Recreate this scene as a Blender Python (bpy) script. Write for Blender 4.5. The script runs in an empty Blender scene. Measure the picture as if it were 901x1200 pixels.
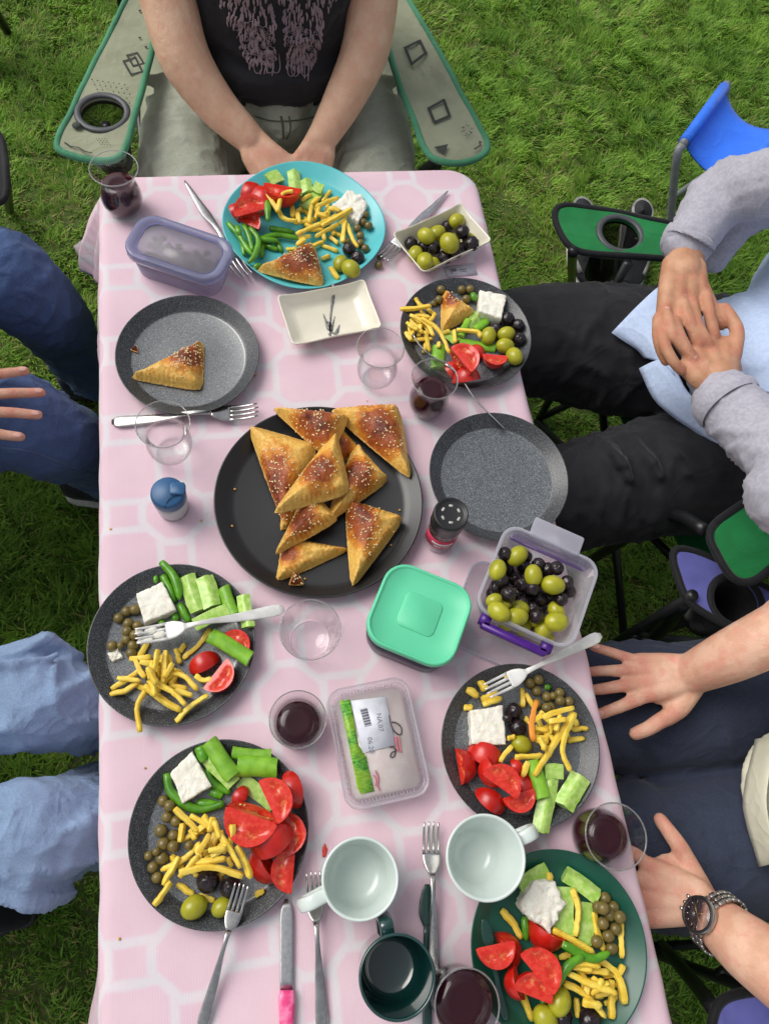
import bpy, bmesh, math, random
import numpy as np
from mathutils import Vector, Matrix, noise, Euler
from mathutils.bvhtree import BVHTree

random.seed(7)
RNG = np.random.default_rng(7)
SC = bpy.context.scene
COL = SC.collection
R = math.radians

# ---------------------------------------------------------------- camera
UP = np.array([100., 370., 900.]); UP /= np.linalg.norm(UP)            # world axes seen in the camera frame
FAR = np.array([-332., 2275., -900.]); FAR -= UP * (FAR @ UP); FAR /= np.linalg.norm(FAR)
RIGHT = np.cross(FAR, UP)
CAMROT = np.array([RIGHT, FAR, UP])
EYE = np.array([0., 0., 1.7])
cam_data = bpy.data.cameras.new('camera')
cam = bpy.data.objects.new('camera', cam_data); COL.objects.link(cam)
cam.matrix_world = Matrix.Translation(EYE) @ Matrix(CAMROT.tolist()).to_4x4()
cam_data.sensor_fit = 'VERTICAL'; cam_data.sensor_height = 24.0; cam_data.lens = 18.0
cam_data.clip_start = 0.02; cam_data.clip_end = 3000.0
SC.camera = cam

# ---------------------------------------------------------------- sky, sun, exposure
SUN_EL, SUN_AZ = R(50), R(-54)        # azimuth from +Y towards +X
world = bpy.data.worlds.new("World"); SC.world = world
world.use_nodes = True
wn = world.node_tree; wn.nodes.clear()
sky = wn.nodes.new('ShaderNodeTexSky'); sky.sky_type = 'NISHITA'; sky.sun_disc = False
sky.sun_elevation = SUN_EL; sky.sun_rotation = SUN_AZ
sky.air_density = 1.0; sky.dust_density = 3.0; sky.ozone_density = 1.0
hs = wn.nodes.new('ShaderNodeHueSaturation'); hs.inputs['Saturation'].default_value = 0.30
bg = wn.nodes.new('ShaderNodeBackground'); bg.inputs['Strength'].default_value = 0.125
wo = wn.nodes.new('ShaderNodeOutputWorld')
wn.links.new(sky.outputs[0], hs.inputs['Color']); wn.links.new(hs.outputs[0], bg.inputs['Color'])
wn.links.new(bg.outputs[0], wo.inputs[0])
sd = bpy.data.lights.new('sun', 'SUN'); sd.energy = 1.5; sd.angle = R(40); sd.color = (1.0, 0.965, 0.91)
sun = bpy.data.objects.new('sun', sd); COL.objects.link(sun)
sdir = Vector((math.sin(SUN_AZ) * math.cos(SUN_EL), math.cos(SUN_AZ) * math.cos(SUN_EL), math.sin(SUN_EL)))
sun.rotation_euler = sdir.to_track_quat('Z', 'Y').to_euler(); sun.location = sdir * 8
SC.view_settings.view_transform = 'Standard'; SC.view_settings.look = 'None'
SC.view_settings.exposure = 0.28; SC.view_settings.gamma = 1.0
SC.cycles.use_denoising = True
SC.cycles.max_bounces = 10; SC.cycles.transparent_max_bounces = 24
SC.cycles.sample_clamp_indirect = 6.0

# ---------------------------------------------------------------- helpers
def pix(u, v, z):
    """where the line of sight through photo position (u, v) meets the level z (used to survey the places of things)"""
    d = CAMROT @ np.array([u - 450.5, 600. - v, -900.])
    return EYE + d * ((z - EYE[2]) / d[2])
class Zone:
    """a surveyed patch of the photograph: local coordinates -> world at level z"""
    def __init__(s, x0, y0, k): s.x0, s.y0, s.k = x0, y0, k
    def uv(s, p): return s.x0 + p[0] / s.k, s.y0 + p[1] / s.k
    def __call__(s, p, z): return pix(*s.uv(p), z)
FULL = Zone(0, 0, 1)
def srgb(r, g, b):
    f = lambda c: (c / 255 / 12.92) if c / 255 <= .04045 else ((c / 255 + .055) / 1.055) ** 2.4
    return (f(r), f(g), f(b), 1.0)
def fbm(p, sc=1.0, oct=3):
    v, a = 0.0, 1.0
    q = Vector(p) * sc
    for _ in range(oct):
        v += a * noise.noise(q); q = q * 2.03 + Vector((3.1, 1.7, 5.3)); a *= .5
    return v
def make_mesh(name, V, F, mats, mi=None, smooth=True):
    me = bpy.data.meshes.new(name)
    me.from_pydata([tuple(map(float, v)) for v in V], [], [tuple(int(i) for i in f) for f in F])
    if not isinstance(mats, (list, tuple)): mats = [mats]
    for m in mats: me.materials.append(m)
    if mi is not None: me.polygons.foreach_set('material_index', np.asarray(mi, dtype=np.int32))
    me.polygons.foreach_set('use_smooth', np.full(len(me.polygons), smooth, dtype=bool))
    me.update()
    return me
def link(name, me, parent=None, loc=None, rot=None):
    o = bpy.data.objects.new(name, me); COL.objects.link(o)
    if parent is not None: o.parent = parent
    if loc is not None: o.location = tuple(map(float, loc))
    if rot is not None: o.rotation_euler = rot
    return o
def part(name, VF, mat, parent=None, smooth=True, mi=None, loc=None, rot=None):
    return link(name, make_mesh(name, VF[0], VF[1], mat, mi, smooth), parent, loc, rot)
def tag(o, label=None, cat=None, group=None, kind=None):
    if label: o['label'] = label
    if cat: o['category'] = cat
    if group: o['group'] = group
    if kind: o['kind'] = kind
    return o
def thing(name, label, cat, loc=(0, 0, 0), rz=0, group=None):
    o = bpy.data.objects.new(name, None); COL.objects.link(o)
    o.empty_display_size = .02
    o.location = tuple(map(float, loc)); o.rotation_euler = (0, 0, rz)
    return tag(o, label, cat, group)
def attr(me, name, vals):
    a = me.attributes.new(name, 'FLOAT', 'POINT'); a.data.foreach_set('value', np.asarray(vals, dtype=np.float32))
def sharp(o, ang=40):
    me = o.data
    try: me.set_sharp_from_angle(angle=R(ang))
    except Exception: pass
    return o

# ---- shape builders: each returns (verts array, faces list)
def join(*vfs):
    V, F, n = [], [], 0
    for v, f in vfs:
        v = np.asarray(v, float).reshape(-1, 3)
        V.append(v); F += [tuple(i + n for i in ff) for ff in f]; n += len(v)
    return np.concatenate(V), F
def loft(rings, cap0=True, cap1=True, closed=True):
    n = len(rings[0]); V = np.concatenate([np.asarray(r, float) for r in rings]); F = []
    for k in range(len(rings) - 1):
        for i in range(n if closed else n - 1):
            j = (i + 1) % n
            F.append((k * n + i, k * n + j, (k + 1) * n + j, (k + 1) * n + i))
    if cap0: F.append(tuple(range(n - 1, -1, -1)))
    if cap1: F.append(tuple((len(rings) - 1) * n + i for i in range(n)))
    return V, F
def lathe(prof, n=48, cap0=True, cap1=True):
    a = np.arange(n) * 2 * math.pi / n
    return loft([np.stack([r * np.cos(a), r * np.sin(a), np.full(n, z)], 1) for r, z in prof], cap0, cap1)
def rr(w, h, r, z, nc=6):
    """rounded rectangle ring"""
    P = []
    for cx, cy, a0 in ((w / 2 - r, h / 2 - r, 0), (-w / 2 + r, h / 2 - r, 90), (-w / 2 + r, -h / 2 + r, 180), (w / 2 - r, -h / 2 + r, 270)):
        for k in range(nc + 1):
            a = R(a0 + 90 * k / nc); P.append((cx + r * math.cos(a), cy + r * math.sin(a), z))
    return np.array(P)
def superring(a, b, p, z, n=64, rot=0):
    t = np.arange(n) * 2 * math.pi / n; c, s = np.cos(t), np.sin(t)
    x = a * np.sign(c) * np.abs(c) ** (2 / p); y = b * np.sign(s) * np.abs(s) ** (2 / p)
    return np.stack([x * math.cos(rot) - y * math.sin(rot), x * math.sin(rot) + y * math.cos(rot), np.full(n, z)], 1)
def smooth_path(P, n=12):
    """Catmull-Rom through the points"""
    P = np.asarray(P, float)
    if len(P) < 3:
        t = np.linspace(0, 1, n)[:, None]; return P[0] * (1 - t) + P[-1] * t
    Q = np.vstack([2 * P[0] - P[1], P, 2 * P[-1] - P[-2]]); out = []
    m = len(P) - 1
    for s in np.linspace(0, m - 1e-9, n):
        i = int(s); t = s - i; a, b, c, d = Q[i:i + 4]
        out.append(.5 * (2 * b + (c - a) * t + (2 * a - 5 * b + 4 * c - d) * t * t + (3 * b - a - 3 * c + d) * t ** 3))
    return np.array(out)
def tube(P, rad, n=8, sq=2.0, flat=1.0, roll=0.0, cap=True, upref=(0, 0, 1)):
    """sweep a (super)elliptic section along P; flat = height / width"""
    P = np.asarray(P, float); m = len(P)
    rad = np.full(m, rad) if np.isscalar(rad) else np.asarray(rad, float)
    T = np.gradient(P, axis=0); T /= np.linalg.norm(T, axis=1)[:, None] + 1e-12
    u = np.array(upref, float); rings = []
    for k in range(m):
        s = np.cross(T[k], u)
        if np.linalg.norm(s) < 1e-4: s = np.cross(T[k], [0.3, 1, .2])
        s /= np.linalg.norm(s); w = np.cross(s, T[k])
        base = superring(1, flat, sq, 0, n, roll)
        rings.append(P[k] + rad[k] * (base[:, :1] * s + base[:, 1:2] * w))
    return loft(rings, cap, cap)
def box(c, s, rz=0.0):
    x, y, z = np.array(s) / 2
    V = np.array([(-x, -y, -z), (x, -y, -z), (x, y, -z), (-x, y, -z), (-x, -y, z), (x, -y, z), (x, y, z), (-x, y, z)])
    cr, sr = math.cos(rz), math.sin(rz)
    V = V @ np.array([[cr, sr, 0], [-sr, cr, 0], [0, 0, 1]]) + np.array(c)
    return V, [(0, 3, 2, 1), (4, 5, 6, 7), (0, 1, 5, 4), (1, 2, 6, 5), (2, 3, 7, 6), (3, 0, 4, 7)]
def ball(c, r, n=12, m=8):
    r = np.broadcast_to(np.asarray(r, float), 3)
    rings = [np.stack([np.cos(np.arange(n) * 2 * math.pi / n) * math.sin(t), np.sin(np.arange(n) * 2 * math.pi / n) * math.sin(t), np.full(n, -math.cos(t))], 1)
             for t in np.linspace(.02, math.pi - .02, m + 1)]
    V, F = loft(rings); return V * r + np.array(c), F
def bar(p0, p1, r, n=8): return tube([p0, p1], r, n)
def xform(VF, rot=(0, 0, 0), loc=(0, 0, 0)):
    M = np.array(Euler(rot).to_matrix()); return np.asarray(VF[0]) @ M.T + np.array(loc), VF[1]

# ---- materials
class X:
    """tiny node arithmetic"""
    def __init__(s, nt, v): s.nt, s.v = nt, v
    def op(s, o, b=None, c=None):
        n = s.nt.nodes.new('ShaderNodeMath'); n.operation = o
        for i, q in enumerate((s, b, c)):
            if q is None: continue
            q = q.v if isinstance(q, X) else q
            if hasattr(q, 'is_output'): s.nt.links.new(q, n.inputs[i])
            else: n.inputs[i].default_value = q
        return X(s.nt, n.outputs[0])
    def __add__(s, b): return s.op('ADD', b)
    def __sub__(s, b): return s.op('SUBTRACT', b)
    def __mul__(s, b): return s.op('MULTIPLY', b)
    def abs(s): return s.op('ABSOLUTE')
    def max(s, b): return s.op('MAXIMUM', b)
    def min(s, b): return s.op('MINIMUM', b)
    def step(s, a, b):
        n = s.nt.nodes.new('ShaderNodeMapRange'); n.interpolation_type = 'SMOOTHSTEP'
        s.nt.links.new(s.v, n.inputs[0]); n.inputs[1].default_value = a; n.inputs[2].default_value = b
        n.inputs[3].default_value = 0; n.inputs[4].default_value = 1
        return X(s.nt, n.outputs[0])
def newmat(name):
    m = bpy.data.materials.new(name); m.use_nodes = True
    nt = m.node_tree; b = nt.nodes['Principled BSDF']
    return m, nt, b
def coords(nt, kind='Object', rand=True):
    tc = nt.nodes.new('ShaderNodeTexCoord')
    if not rand: return tc.outputs[kind]
    oi = nt.nodes.new('ShaderNodeObjectInfo'); va = nt.nodes.new('ShaderNodeVectorMath'); va.operation = 'MULTIPLY_ADD'
    cx = nt.nodes.new('ShaderNodeCombineXYZ')
    for i in range(3): nt.links.new(oi.outputs['Random'], cx.inputs[i])
    va.inputs[1].default_value = (7, 13, 5)
    nt.links.new(cx.outputs[0], va.inputs[0]); nt.links.new(tc.outputs[kind], va.inputs[2])
    return va.outputs[0]
def noise_tex(nt, vec, scale, detail=3, rough=.55, dist=0):
    n = nt.nodes.new('ShaderNodeTexNoise'); n.inputs['Scale'].default_value = scale; n.inputs['Detail'].default_value = detail
    n.inputs['Roughness'].default_value = rough; n.inputs['Distortion'].default_value = dist
    nt.links.new(vec, n.inputs['Vector']); return X(nt, n.outputs['Fac'])
def mixc(nt, fac, a, b, mode='MIX'):
    n = nt.nodes.new('ShaderNodeMix'); n.data_type = 'RGBA'; n.blend_type = mode
    for s, q in ((n.inputs[0], fac), (n.inputs[6], a), (n.inputs[7], b)):
        q = q.v if isinstance(q, X) else q
        if hasattr(q, 'is_output'): nt.links.new(q, s)
        else: s.default_value = q
    return n.outputs[2]
def set_bump(nt, b, height, strength=.3, dist=.001):
    n = nt.nodes.new('ShaderNodeBump'); n.inputs['Strength'].default_value = strength; n.inputs['Distance'].default_value = dist
    nt.links.new(height.v, n.inputs['Height']); nt.links.new(n.outputs[0], b.inputs['Normal'])
def sc3(c, k): return (c[0] * k, c[1] * k, c[2] * k, 1)
def getattr_(nt, name):
    a = nt.nodes.new('ShaderNodeAttribute'); a.attribute_name = name; return X(nt, a.outputs['Fac'])
def rand_obj(nt):
    o = nt.nodes.new('ShaderNodeObjectInfo'); return X(nt, o.outputs['Random'])
def plain(name, col, rough=.5, col2=None, scale=60, bump=0, bscale=400, spec=.5, metal=0, coat=0, sss=0, rvar=0.0, lo=.35, hi=.65, detail=3, trans=0, bdist=.001, sheen=0):
    """a base colour broken up by noise, with fine relief"""
    m, nt, b = newmat(name); v = coords(nt)
    if col2 is None: col2 = sc3(col, .82)
    c = mixc(nt, noise_tex(nt, v, scale, detail).step(lo, hi), col, col2)
    if rvar:
        k = rand_obj(nt) * (2 * rvar) + (1 - rvar)
        cc = nt.nodes.new('ShaderNodeCombineColor')
        for i in range(3): nt.links.new(k.v, cc.inputs[i])
        c = mixc(nt, 1.0, c, cc.outputs[0], 'MULTIPLY')
    nt.links.new(c, b.inputs['Base Color'])
    b.inputs['Roughness'].default_value = rough; b.inputs['Metallic'].default_value = metal
    b.inputs['Specular IOR Level'].default_value = spec; b.inputs['Coat Weight'].default_value = coat
    b.inputs['Transmission Weight'].default_value = trans; b.inputs['Sheen Weight'].default_value = sheen
    if sss:
        b.inputs['Subsurface Weight'].default_value = sss; b.inputs['Subsurface Radius'].default_value = (.006, .002, .001); b.inputs['Subsurface Scale'].default_value = 1.0
    if bump: set_bump(nt, b, noise_tex(nt, v, bscale, 4), bump, bdist)
    return m
def clear(name, tint=(1, 1, 1, 1), edge=.35, gloss=1.0, rough=.02, body=0.0, bodycol=(1, 1, 1, 1), ior=1.45):
    """thin clear sheet: lets light through, mirrors by Fresnel, thicker looking at grazing angles; body = milky share"""
    m, nt, b = newmat(name); out = nt.nodes['Material Output']; nt.nodes.remove(b)
    tr = nt.nodes.new('ShaderNodeBsdfTransparent')
    lw = nt.nodes.new('ShaderNodeLayerWeight'); lw.inputs[0].default_value = .5
    f = X(nt, lw.outputs['Facing'])
    nt.links.new(mixc(nt, f.op('POWER', 2.5), tint, (tint[0] * edge, tint[1] * edge, tint[2] * edge, 1)), tr.inputs[0])
    gl = nt.nodes.new('ShaderNodeBsdfGlossy'); gl.inputs['Roughness'].default_value = rough; gl.inputs[0].default_value = (gloss, gloss, gloss, 1)
    r0 = ((ior - 1) / (ior + 1)) ** 2
    fr = f.op('POWER', 5.0) * (1 - r0) + r0
    cur = tr.outputs[0]
    if body:
        df = nt.nodes.new('ShaderNodeBsdfDiffuse'); df.inputs[0].default_value = bodycol
        tl = nt.nodes.new('ShaderNodeBsdfTranslucent'); tl.inputs[0].default_value = bodycol
        m2 = nt.nodes.new('ShaderNodeMixShader'); m2.inputs[0].default_value = .5
        nt.links.new(df.outputs[0], m2.inputs[1]); nt.links.new(tl.outputs[0], m2.inputs[2])
        m1 = nt.nodes.new('ShaderNodeMixShader'); nt.links.new((f * .5 + body).min(1.0).v, m1.inputs[0])
        nt.links.new(cur, m1.inputs[1]); nt.links.new(m2.outputs[0], m1.inputs[2]); cur = m1.outputs[0]
    mx = nt.nodes.new('ShaderNodeMixShader')
    nt.links.new(fr.v, mx.inputs[0]); nt.links.new(cur, mx.inputs[1]); nt.links.new(gl.outputs[0], mx.inputs[2])
    nt.links.new(mx.outputs[0], out.inputs[0])
    return m

# ---- resting: a height map of the table top that every new thing is lowered onto
TZ = 0.70                                  # top of the cloth
HC = .003; HX0, HY0 = -.45, -.6; HN = (360, 620)
HM = np.full(HN, TZ)
def hcell(V):
    i = np.clip(((V[:, 0] - HX0) / HC).astype(int), 0, HN[0] - 1); j = np.clip(((V[:, 1] - HY0) / HC).astype(int), 0, HN[1] - 1)
    return i, j
def stamp(V):
    i, j = hcell(V); np.maximum.at(HM, (i, j), V[:, 2])
def rest(V, pct=97):
    """lift V so that it lies on what is below, then record it"""
    i, j = hcell(V); d = HM[i, j] - V[:, 2]
    lowm = V[:, 2] < np.percentile(V[:, 2], 60) + 1e-6
    off = np.percentile(d[lowm], pct); return off
# ================================================================ the setting: ground, grass, table, cloth
def ground_material():
    m, nt, b = newmat('lawn_soil'); v = coords(nt, 'Object', False)
    n1 = noise_tex(nt, v, 5, 4).step(.4, .62); n2 = noise_tex(nt, v, 60, 4).step(.35, .7)
    c = mixc(nt, n2, srgb(62, 88, 30), srgb(104, 100, 56)); c = mixc(nt, n1, c, srgb(72, 94, 34))
    nt.links.new(c, b.inputs['Base Color']); b.inputs['Roughness'].default_value = .95
    set_bump(nt, b, noise_tex(nt, v, 90, 5), .8, .01); return m
gs = 900.0
V = [(-gs, -gs, 0), (gs, -gs, 0), (gs, gs, 0), (-gs, gs, 0)]
tag(part('ground', (V, [(0, 1, 2, 3)]), ground_material()), kind='structure')

def grass_material():
    m, nt, b = newmat('grass_blade')
    a = getattr_(nt, 'shade'); h = getattr_(nt, 'along'); d = getattr_(nt, 'dry')
    c = mixc(nt, a, srgb(70, 122, 28), srgb(150, 194, 70))
    c = mixc(nt, h * .35, c, srgb(164, 196, 90))
    c = mixc(nt, d, c, srgb(186, 172, 112))
    nt.links.new(c, b.inputs['Base Color']); b.inputs['Roughness'].default_value = .55
    b.inputs['Specular IOR Level'].default_value = .25
    out = nt.nodes['Material Output']; tl = nt.nodes.new('ShaderNodeBsdfTranslucent'); nt.links.new(c, tl.inputs[0])
    mx = nt.nodes.new('ShaderNodeMixShader'); mx.inputs[0].default_value = .36
    nt.links.new(b.outputs[0], mx.inputs[1]); nt.links.new(tl.outputs[0], mx.inputs[2]); nt.links.new(mx.outputs[0], out.inputs[0])
    return m
def build_grass(n):
    """every blade a bent tapering strip of three triangles"""
    core = RNG.uniform(0, 1, n) < .80                 # thickest where people sit and look, thinner further off
    x = np.where(core, RNG.uniform(-.95, 2.15, n), RNG.uniform(-1.6, 2.9, n)); y = np.where(core, RNG.uniform(-.55, 2.70, n), RNG.uniform(-1.3, 3.3, n))
    # clumps: pull blades towards clump centres, and let some patches be thin and dry
    nc = 9500; cx = RNG.uniform(-1.65, 2.95, nc); cy = RNG.uniform(-1.35, 3.35, nc)
    from mathutils.kdtree import KDTree
    kd = KDTree(nc)
    for i in range(nc): kd.insert((cx[i], cy[i], 0), i)
    kd.balance()
    near = np.array([kd.find((x[i], y[i], 0))[1] for i in range(n)])
    pull = RNG.uniform(0.0, .6, n) ** 1.8
    x += (cx[near] - x) * pull; y += (cy[near] - y) * pull
    cl_dir = RNG.uniform(0, 2 * math.pi, nc); cl_h = RNG.uniform(.65, 1.35, nc); cl_s = RNG.normal(.45, .22, nc)
    dens = np.array([noise.noise((a * 3.1, b * 3.1, 1.5)) + .6 * noise.noise((a * 9, b * 9, 4.5)) for a, b in zip(cx, cy)])[near]
    keep = RNG.uniform(0, 1, n) < np.clip(1.0 + dens * .7, .55, 1)
    x, y, near, dens = x[keep], y[keep], near[keep], dens[keep]; n = len(x)
    L = RNG.uniform(.014, .036, n) * cl_h[near] * (1 + .3 * np.clip(dens, -.6, .6)); w = RNG.uniform(.0008, .0019, n)
    th = cl_dir[near] + RNG.normal(0, 1.0, n); bend = RNG.uniform(.55, 1.42, n)
    big = np.array([noise.noise((a * 1.7, b * 1.7, 11)) + .5 * noise.noise((a * 5, b * 5, 13)) for a, b in zip(cx, cy)])[near]
    sh = np.clip(cl_s[near] + .42 * big + RNG.normal(0, .22, n), 0, 1)
    dry = (RNG.uniform(0, 1, n) < np.clip(.08 - dens * .24 + .22 * np.clip(big - .15, 0, 1), .03, .5)) * RNG.uniform(.4, 1, n)
    dx, dy = np.cos(th), np.sin(th); px, py = -dy, dx
    rows = []
    for t, ww in ((0, .9), (.55, 1.0), (1, 0)):
        hor = L * (t ** 1.6) * np.sin(bend); ver = L * (t - .35 * t * t * bend / 1.25)
        rows.append((x + dx * hor, y + dy * hor, np.maximum(ver - .003, -.003), w * ww))
    P = []
    for k, (X_, Y_, Z_, W_) in enumerate(rows):
        if k < 2:
            P.append(np.stack([X_ - px * W_, Y_ - py * W_, Z_], 1)); P.append(np.stack([X_ + px * W_, Y_ + py * W_, Z_], 1))
        else: P.append(np.stack([X_, Y_, Z_], 1))
    Vv = np.stack(P, 1).reshape(-1, 3); base = np.arange(n)[:, None] * 5
    tri = np.array([(0, 1, 3), (0, 3, 2), (2, 3, 4)]).reshape(-1)
    idx = (base + tri).reshape(-1).astype(np.int32); nf = n * 3
    me = bpy.data.meshes.new('grass'); me.vertices.add(len(Vv)); me.vertices.foreach_set('co', Vv.reshape(-1).astype(np.float32))
    me.loops.add(len(idx)); me.loops.foreach_set('vertex_index', idx)
    me.polygons.add(nf); me.polygons.foreach_set('loop_start', np.arange(nf, dtype=np.int32) * 3)
    me.update(calc_edges=True)
    me.materials.append(grass_material())
    attr(me, 'shade', np.repeat(sh, 5)); attr(me, 'dry', np.repeat(dry, 5)); attr(me, 'along', np.tile([0, 0, .5, .5, 1], n))
    o = link('grass', me); tag(o, kind='stuff', label='short green lawn grass with dry straw-coloured blades', cat='grass')
build_grass(560000)

# ---- table
TX0, TX1, TY0, TY1, TRAD = -.224, .398, -.46, 1.028, .045
M_steel_grey = plain('painted_steel', srgb(120, 122, 124), .45, spec=.5, bump=.05)
M_top = plain('table_board', srgb(205, 203, 198), .6)
tb = thing('folding_table', 'long folding picnic table hidden under the pink cloth', 'table', ((TX0 + TX1) / 2, (TY0 + TY1) / 2, 0))
tw, tl = TX1 - TX0, TY1 - TY0
part('tabletop', loft([rr(tw - .02, tl - .02, .04, .655), rr(tw - .012, tl - .012, .042, .66), rr(tw - .012, tl - .012, .042, .69), rr(tw - .02, tl - .02, .04, .6945)]), M_top, tb)
for sy in (-1, 1):
    for sx in (-1, 1):
        part('leg', tube([(sx * .24, sy * (tl / 2 - .2), .655), (sx * .25, sy * (tl / 2 - .12), .02), (sx * .25, sy * (tl / 2 - .12), .004)], .012, 10), M_steel_grey, tb)
    part('crossbar', bar((-.244, sy * (tl / 2 - .165), .34), (.244, sy * (tl / 2 - .165), .34), .009), M_steel_grey, tb)

RX, RY = pix(205, 600, TZ)[:2]
def cloth_material():
    m, nt, b = newmat('pink_tablecloth'); v = coords(nt, 'UV', False)
    sp = nt.nodes.new('ShaderNodeSeparateXYZ'); nt.links.new(v, sp.inputs[0])
    wob = noise_tex(nt, v, 30, 2) * .004 - .002
    x, y = X(nt, sp.outputs[0]) + wob, X(nt, sp.outputs[1]) + wob
    def cell(q, per, off): return ((q + off) * (1 / per)).op('FRACT') * per - per / 2
    PER = .134
    def line(d, w): return d.abs().step(w + .0034, w - .0026)
    gx, gy = cell(x, PER, PER / 2 - RX), cell(y, PER, PER / 2 - RY)
    def octo(h, k): return gx.abs().max(gy.abs()).max((gx.abs() + gy.abs()) * k) - h
    ring = line(octo(.043, .76), .0050)
    inside = octo(.043, .76).step(-.001, .001)
    bx = line(gx.abs() - .0205, .0046); by = line(gy.abs() - .0205, .0046)
    pat = ring.max(bx.max(by) * inside)
    patn = noise_tex(nt, v, 260, 3).step(.25, .6) * .25 + .75
    # woven threads: paler warp lines
    wv = nt.nodes.new('ShaderNodeTexWave'); wv.wave_type = 'BANDS'; wv.bands_direction = 'X'; wv.inputs['Scale'].default_value = 105; wv.inputs['Distortion'].default_value = .6
    wv.inputs['Detail'].default_value = 1
    wh = nt.nodes.new('ShaderNodeTexWave'); wh.bands_direction = 'Y'; wh.inputs['Scale'].default_value = 130; wh.inputs['Distortion'].default_value = .8
    nt.links.new(v, wv.inputs['Vector']); nt.links.new(v, wh.inputs['Vector'])
    weave = X(nt, wv.outputs['Fac']) * .6 + X(nt, wh.outputs['Fac']) * .4
    lum = noise_tex(nt, v, 9, 4).step(.3, .7)
    pink = mixc(nt, lum, srgb(222, 191, 201), srgb(214, 180, 193)); pink = mixc(nt, weave * .35, pink, srgb(224, 209, 215))
    white = mixc(nt, noise_tex(nt, v, 14, 3).step(.3, .7), srgb(220, 217, 219), srgb(207, 211, 212))
    c = mixc(nt, pat * patn * .74, pink, white)
    nt.links.new(c, b.inputs['Base Color']); b.inputs['Roughness'].default_value = .72; b.inputs['Specular IOR Level'].default_value = .3
    set_bump(nt, b, weave * .5 + noise_tex(nt, v, 500, 3) * .6, .35, .0006); return m
def build_cloth():
    step = .0085; over = .24
    xs = np.arange(TX0 - over, TX1 + over + step, step); ys = np.arange(TY0 - over, TY1 + over + step, step)
    nx, ny = len(xs), len(ys); Vv, UV = [], []
    cx0, cx1, cy0, cy1 = TX0 + TRAD, TX1 - TRAD, TY0 + TRAD, TY1 - TRAD
    for y in ys:
        for x in xs:
            qx = min(max(x, cx0), cx1); qy = min(max(y, cy0), cy1); dx, dy = x - qx, y - qy; r = math.hypot(dx, dy)
            d = r - TRAD
            if d <= 0:
                z = TZ + .0011 * fbm((x, y, 0), 8, 3) + .0007 * max(0, 1 - 9 * abs(noise.noise((x * 2.6 + 3, y * 2.2, 7)))) - .0008 + (-.0016 * max(0, 1 + d / .012) ** 2 if d > -.012 else 0)
                Vv.append((x, y, z))
            else:
                nxn, nyn = dx / r, dy / r
                corner = (2 * abs(nxn * nyn)) ** 1.0
                s = nxn * (TY0 + 3 + y) - nyn * (x + 5)
                along = y if abs(nxn) > abs(nyn) else x
                wav = .5 + .5 * math.sin(along * 19 + 1.3 * math.sin(along * 7 + nxn) + nyn)
                fl = .06 + .10 * wav + .10 * corner ** 1.5
                if nxn < -.6: fl += .17 * min(1, max(0, (.10 - y) / .45)) + .10 * min(1, max(0, (y - .62) / .3))
                if nyn > .3 and nxn < -.3: fl += .20 * corner                   # the flap that sticks out at the far left corner
                bend = min(d, .02)
                out = bend * .45 + max(0, d - .02) * min(fl, .8); drop = bend * .42 + max(0, d - .02) * math.sqrt(max(.05, 1 - min(fl, .8) ** 2))
                out += .004 * fbm((x, y, 3), 16, 2) * min(1, d / .05)
                Vv.append((qx + nxn * (TRAD + out), qy + nyn * (TRAD + out), TZ - .0016 - drop))
            UV.append((x, y))
    F = [(j * nx + i, j * nx + i + 1, (j + 1) * nx + i + 1, (j + 1) * nx + i) for j in range(ny - 1) for i in range(nx - 1)]
    me = make_mesh('tablecloth', Vv, F, cloth_material())
    uv = me.uv_layers.new(name='UVMap'); li = np.zeros(len(me.loops), dtype=np.int32); me.loops.foreach_get('vertex_index', li)
    uv.data.foreach_set('uv', np.array(UV, dtype=np.float32)[li].reshape(-1))
    o = link('tablecloth', me); tag(o, 'pink tablecloth with a white chain pattern draped over the long table', 'tablecloth')
    sm = o.modifiers.new('thickness', 'SOLIDIFY'); sm.thickness = .0007; sm.offset = -1
build_cloth()
# ================================================================ tableware
def granite(name, dark, light, white):
    m, nt, b = newmat(name); v = coords(nt)
    n1 = noise_tex(nt, v, 620, 2).step(.44, .62); n2 = noise_tex(nt, v, 900, 1).step(.62, .70); n3 = noise_tex(nt, v, 420, 2).step(.58, .66)
    c = mixc(nt, n1, dark, light); c = mixc(nt, n3 * .8, c, sc3(dark, .35)); c = mixc(nt, n2 * .8, c, white)
    nt.links.new(c, b.inputs['Base Color']); b.inputs['Roughness'].default_value = .30
    b.inputs['Specular IOR Level'].default_value = .6
    b.inputs['Coat Weight'].default_value = .85; b.inputs['Coat Roughness'].default_value = .24; b.inputs['Coat IOR'].default_value = 1.65
    set_bump(nt, b, noise_tex(nt, v, 700, 2), .12, .0004); return m
M_granite = granite('speckled_granite_glaze', srgb(70, 74, 77), srgb(102, 107, 110), srgb(172, 176, 178))  # flat of the plate, lightened to paint in the mirrored sky
M_granrim_shade = granite('granite_rim_painted_shade', srgb(38, 40, 43), srgb(66, 69, 72), srgb(140, 144, 146))  # same granite darkened: the rim's lack of sky reflection is painted in
for k_, v_ in (('Coat Weight', .22), ('Roughness', .42), ('Specular IOR Level', .4)): M_granrim_shade.node_tree.nodes['Principled BSDF'].inputs[k_].default_value = v_
M_tray = plain('black_enamel', srgb(17, 17, 18), .42, spec=.5, scale=30, bump=.03, bscale=900, coat=.3)
M_tray.node_tree.nodes['Principled BSDF'].inputs['Coat IOR'].default_value = 1.5; M_tray.node_tree.nodes['Principled BSDF'].inputs['Coat Roughness'].default_value = .26
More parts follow.
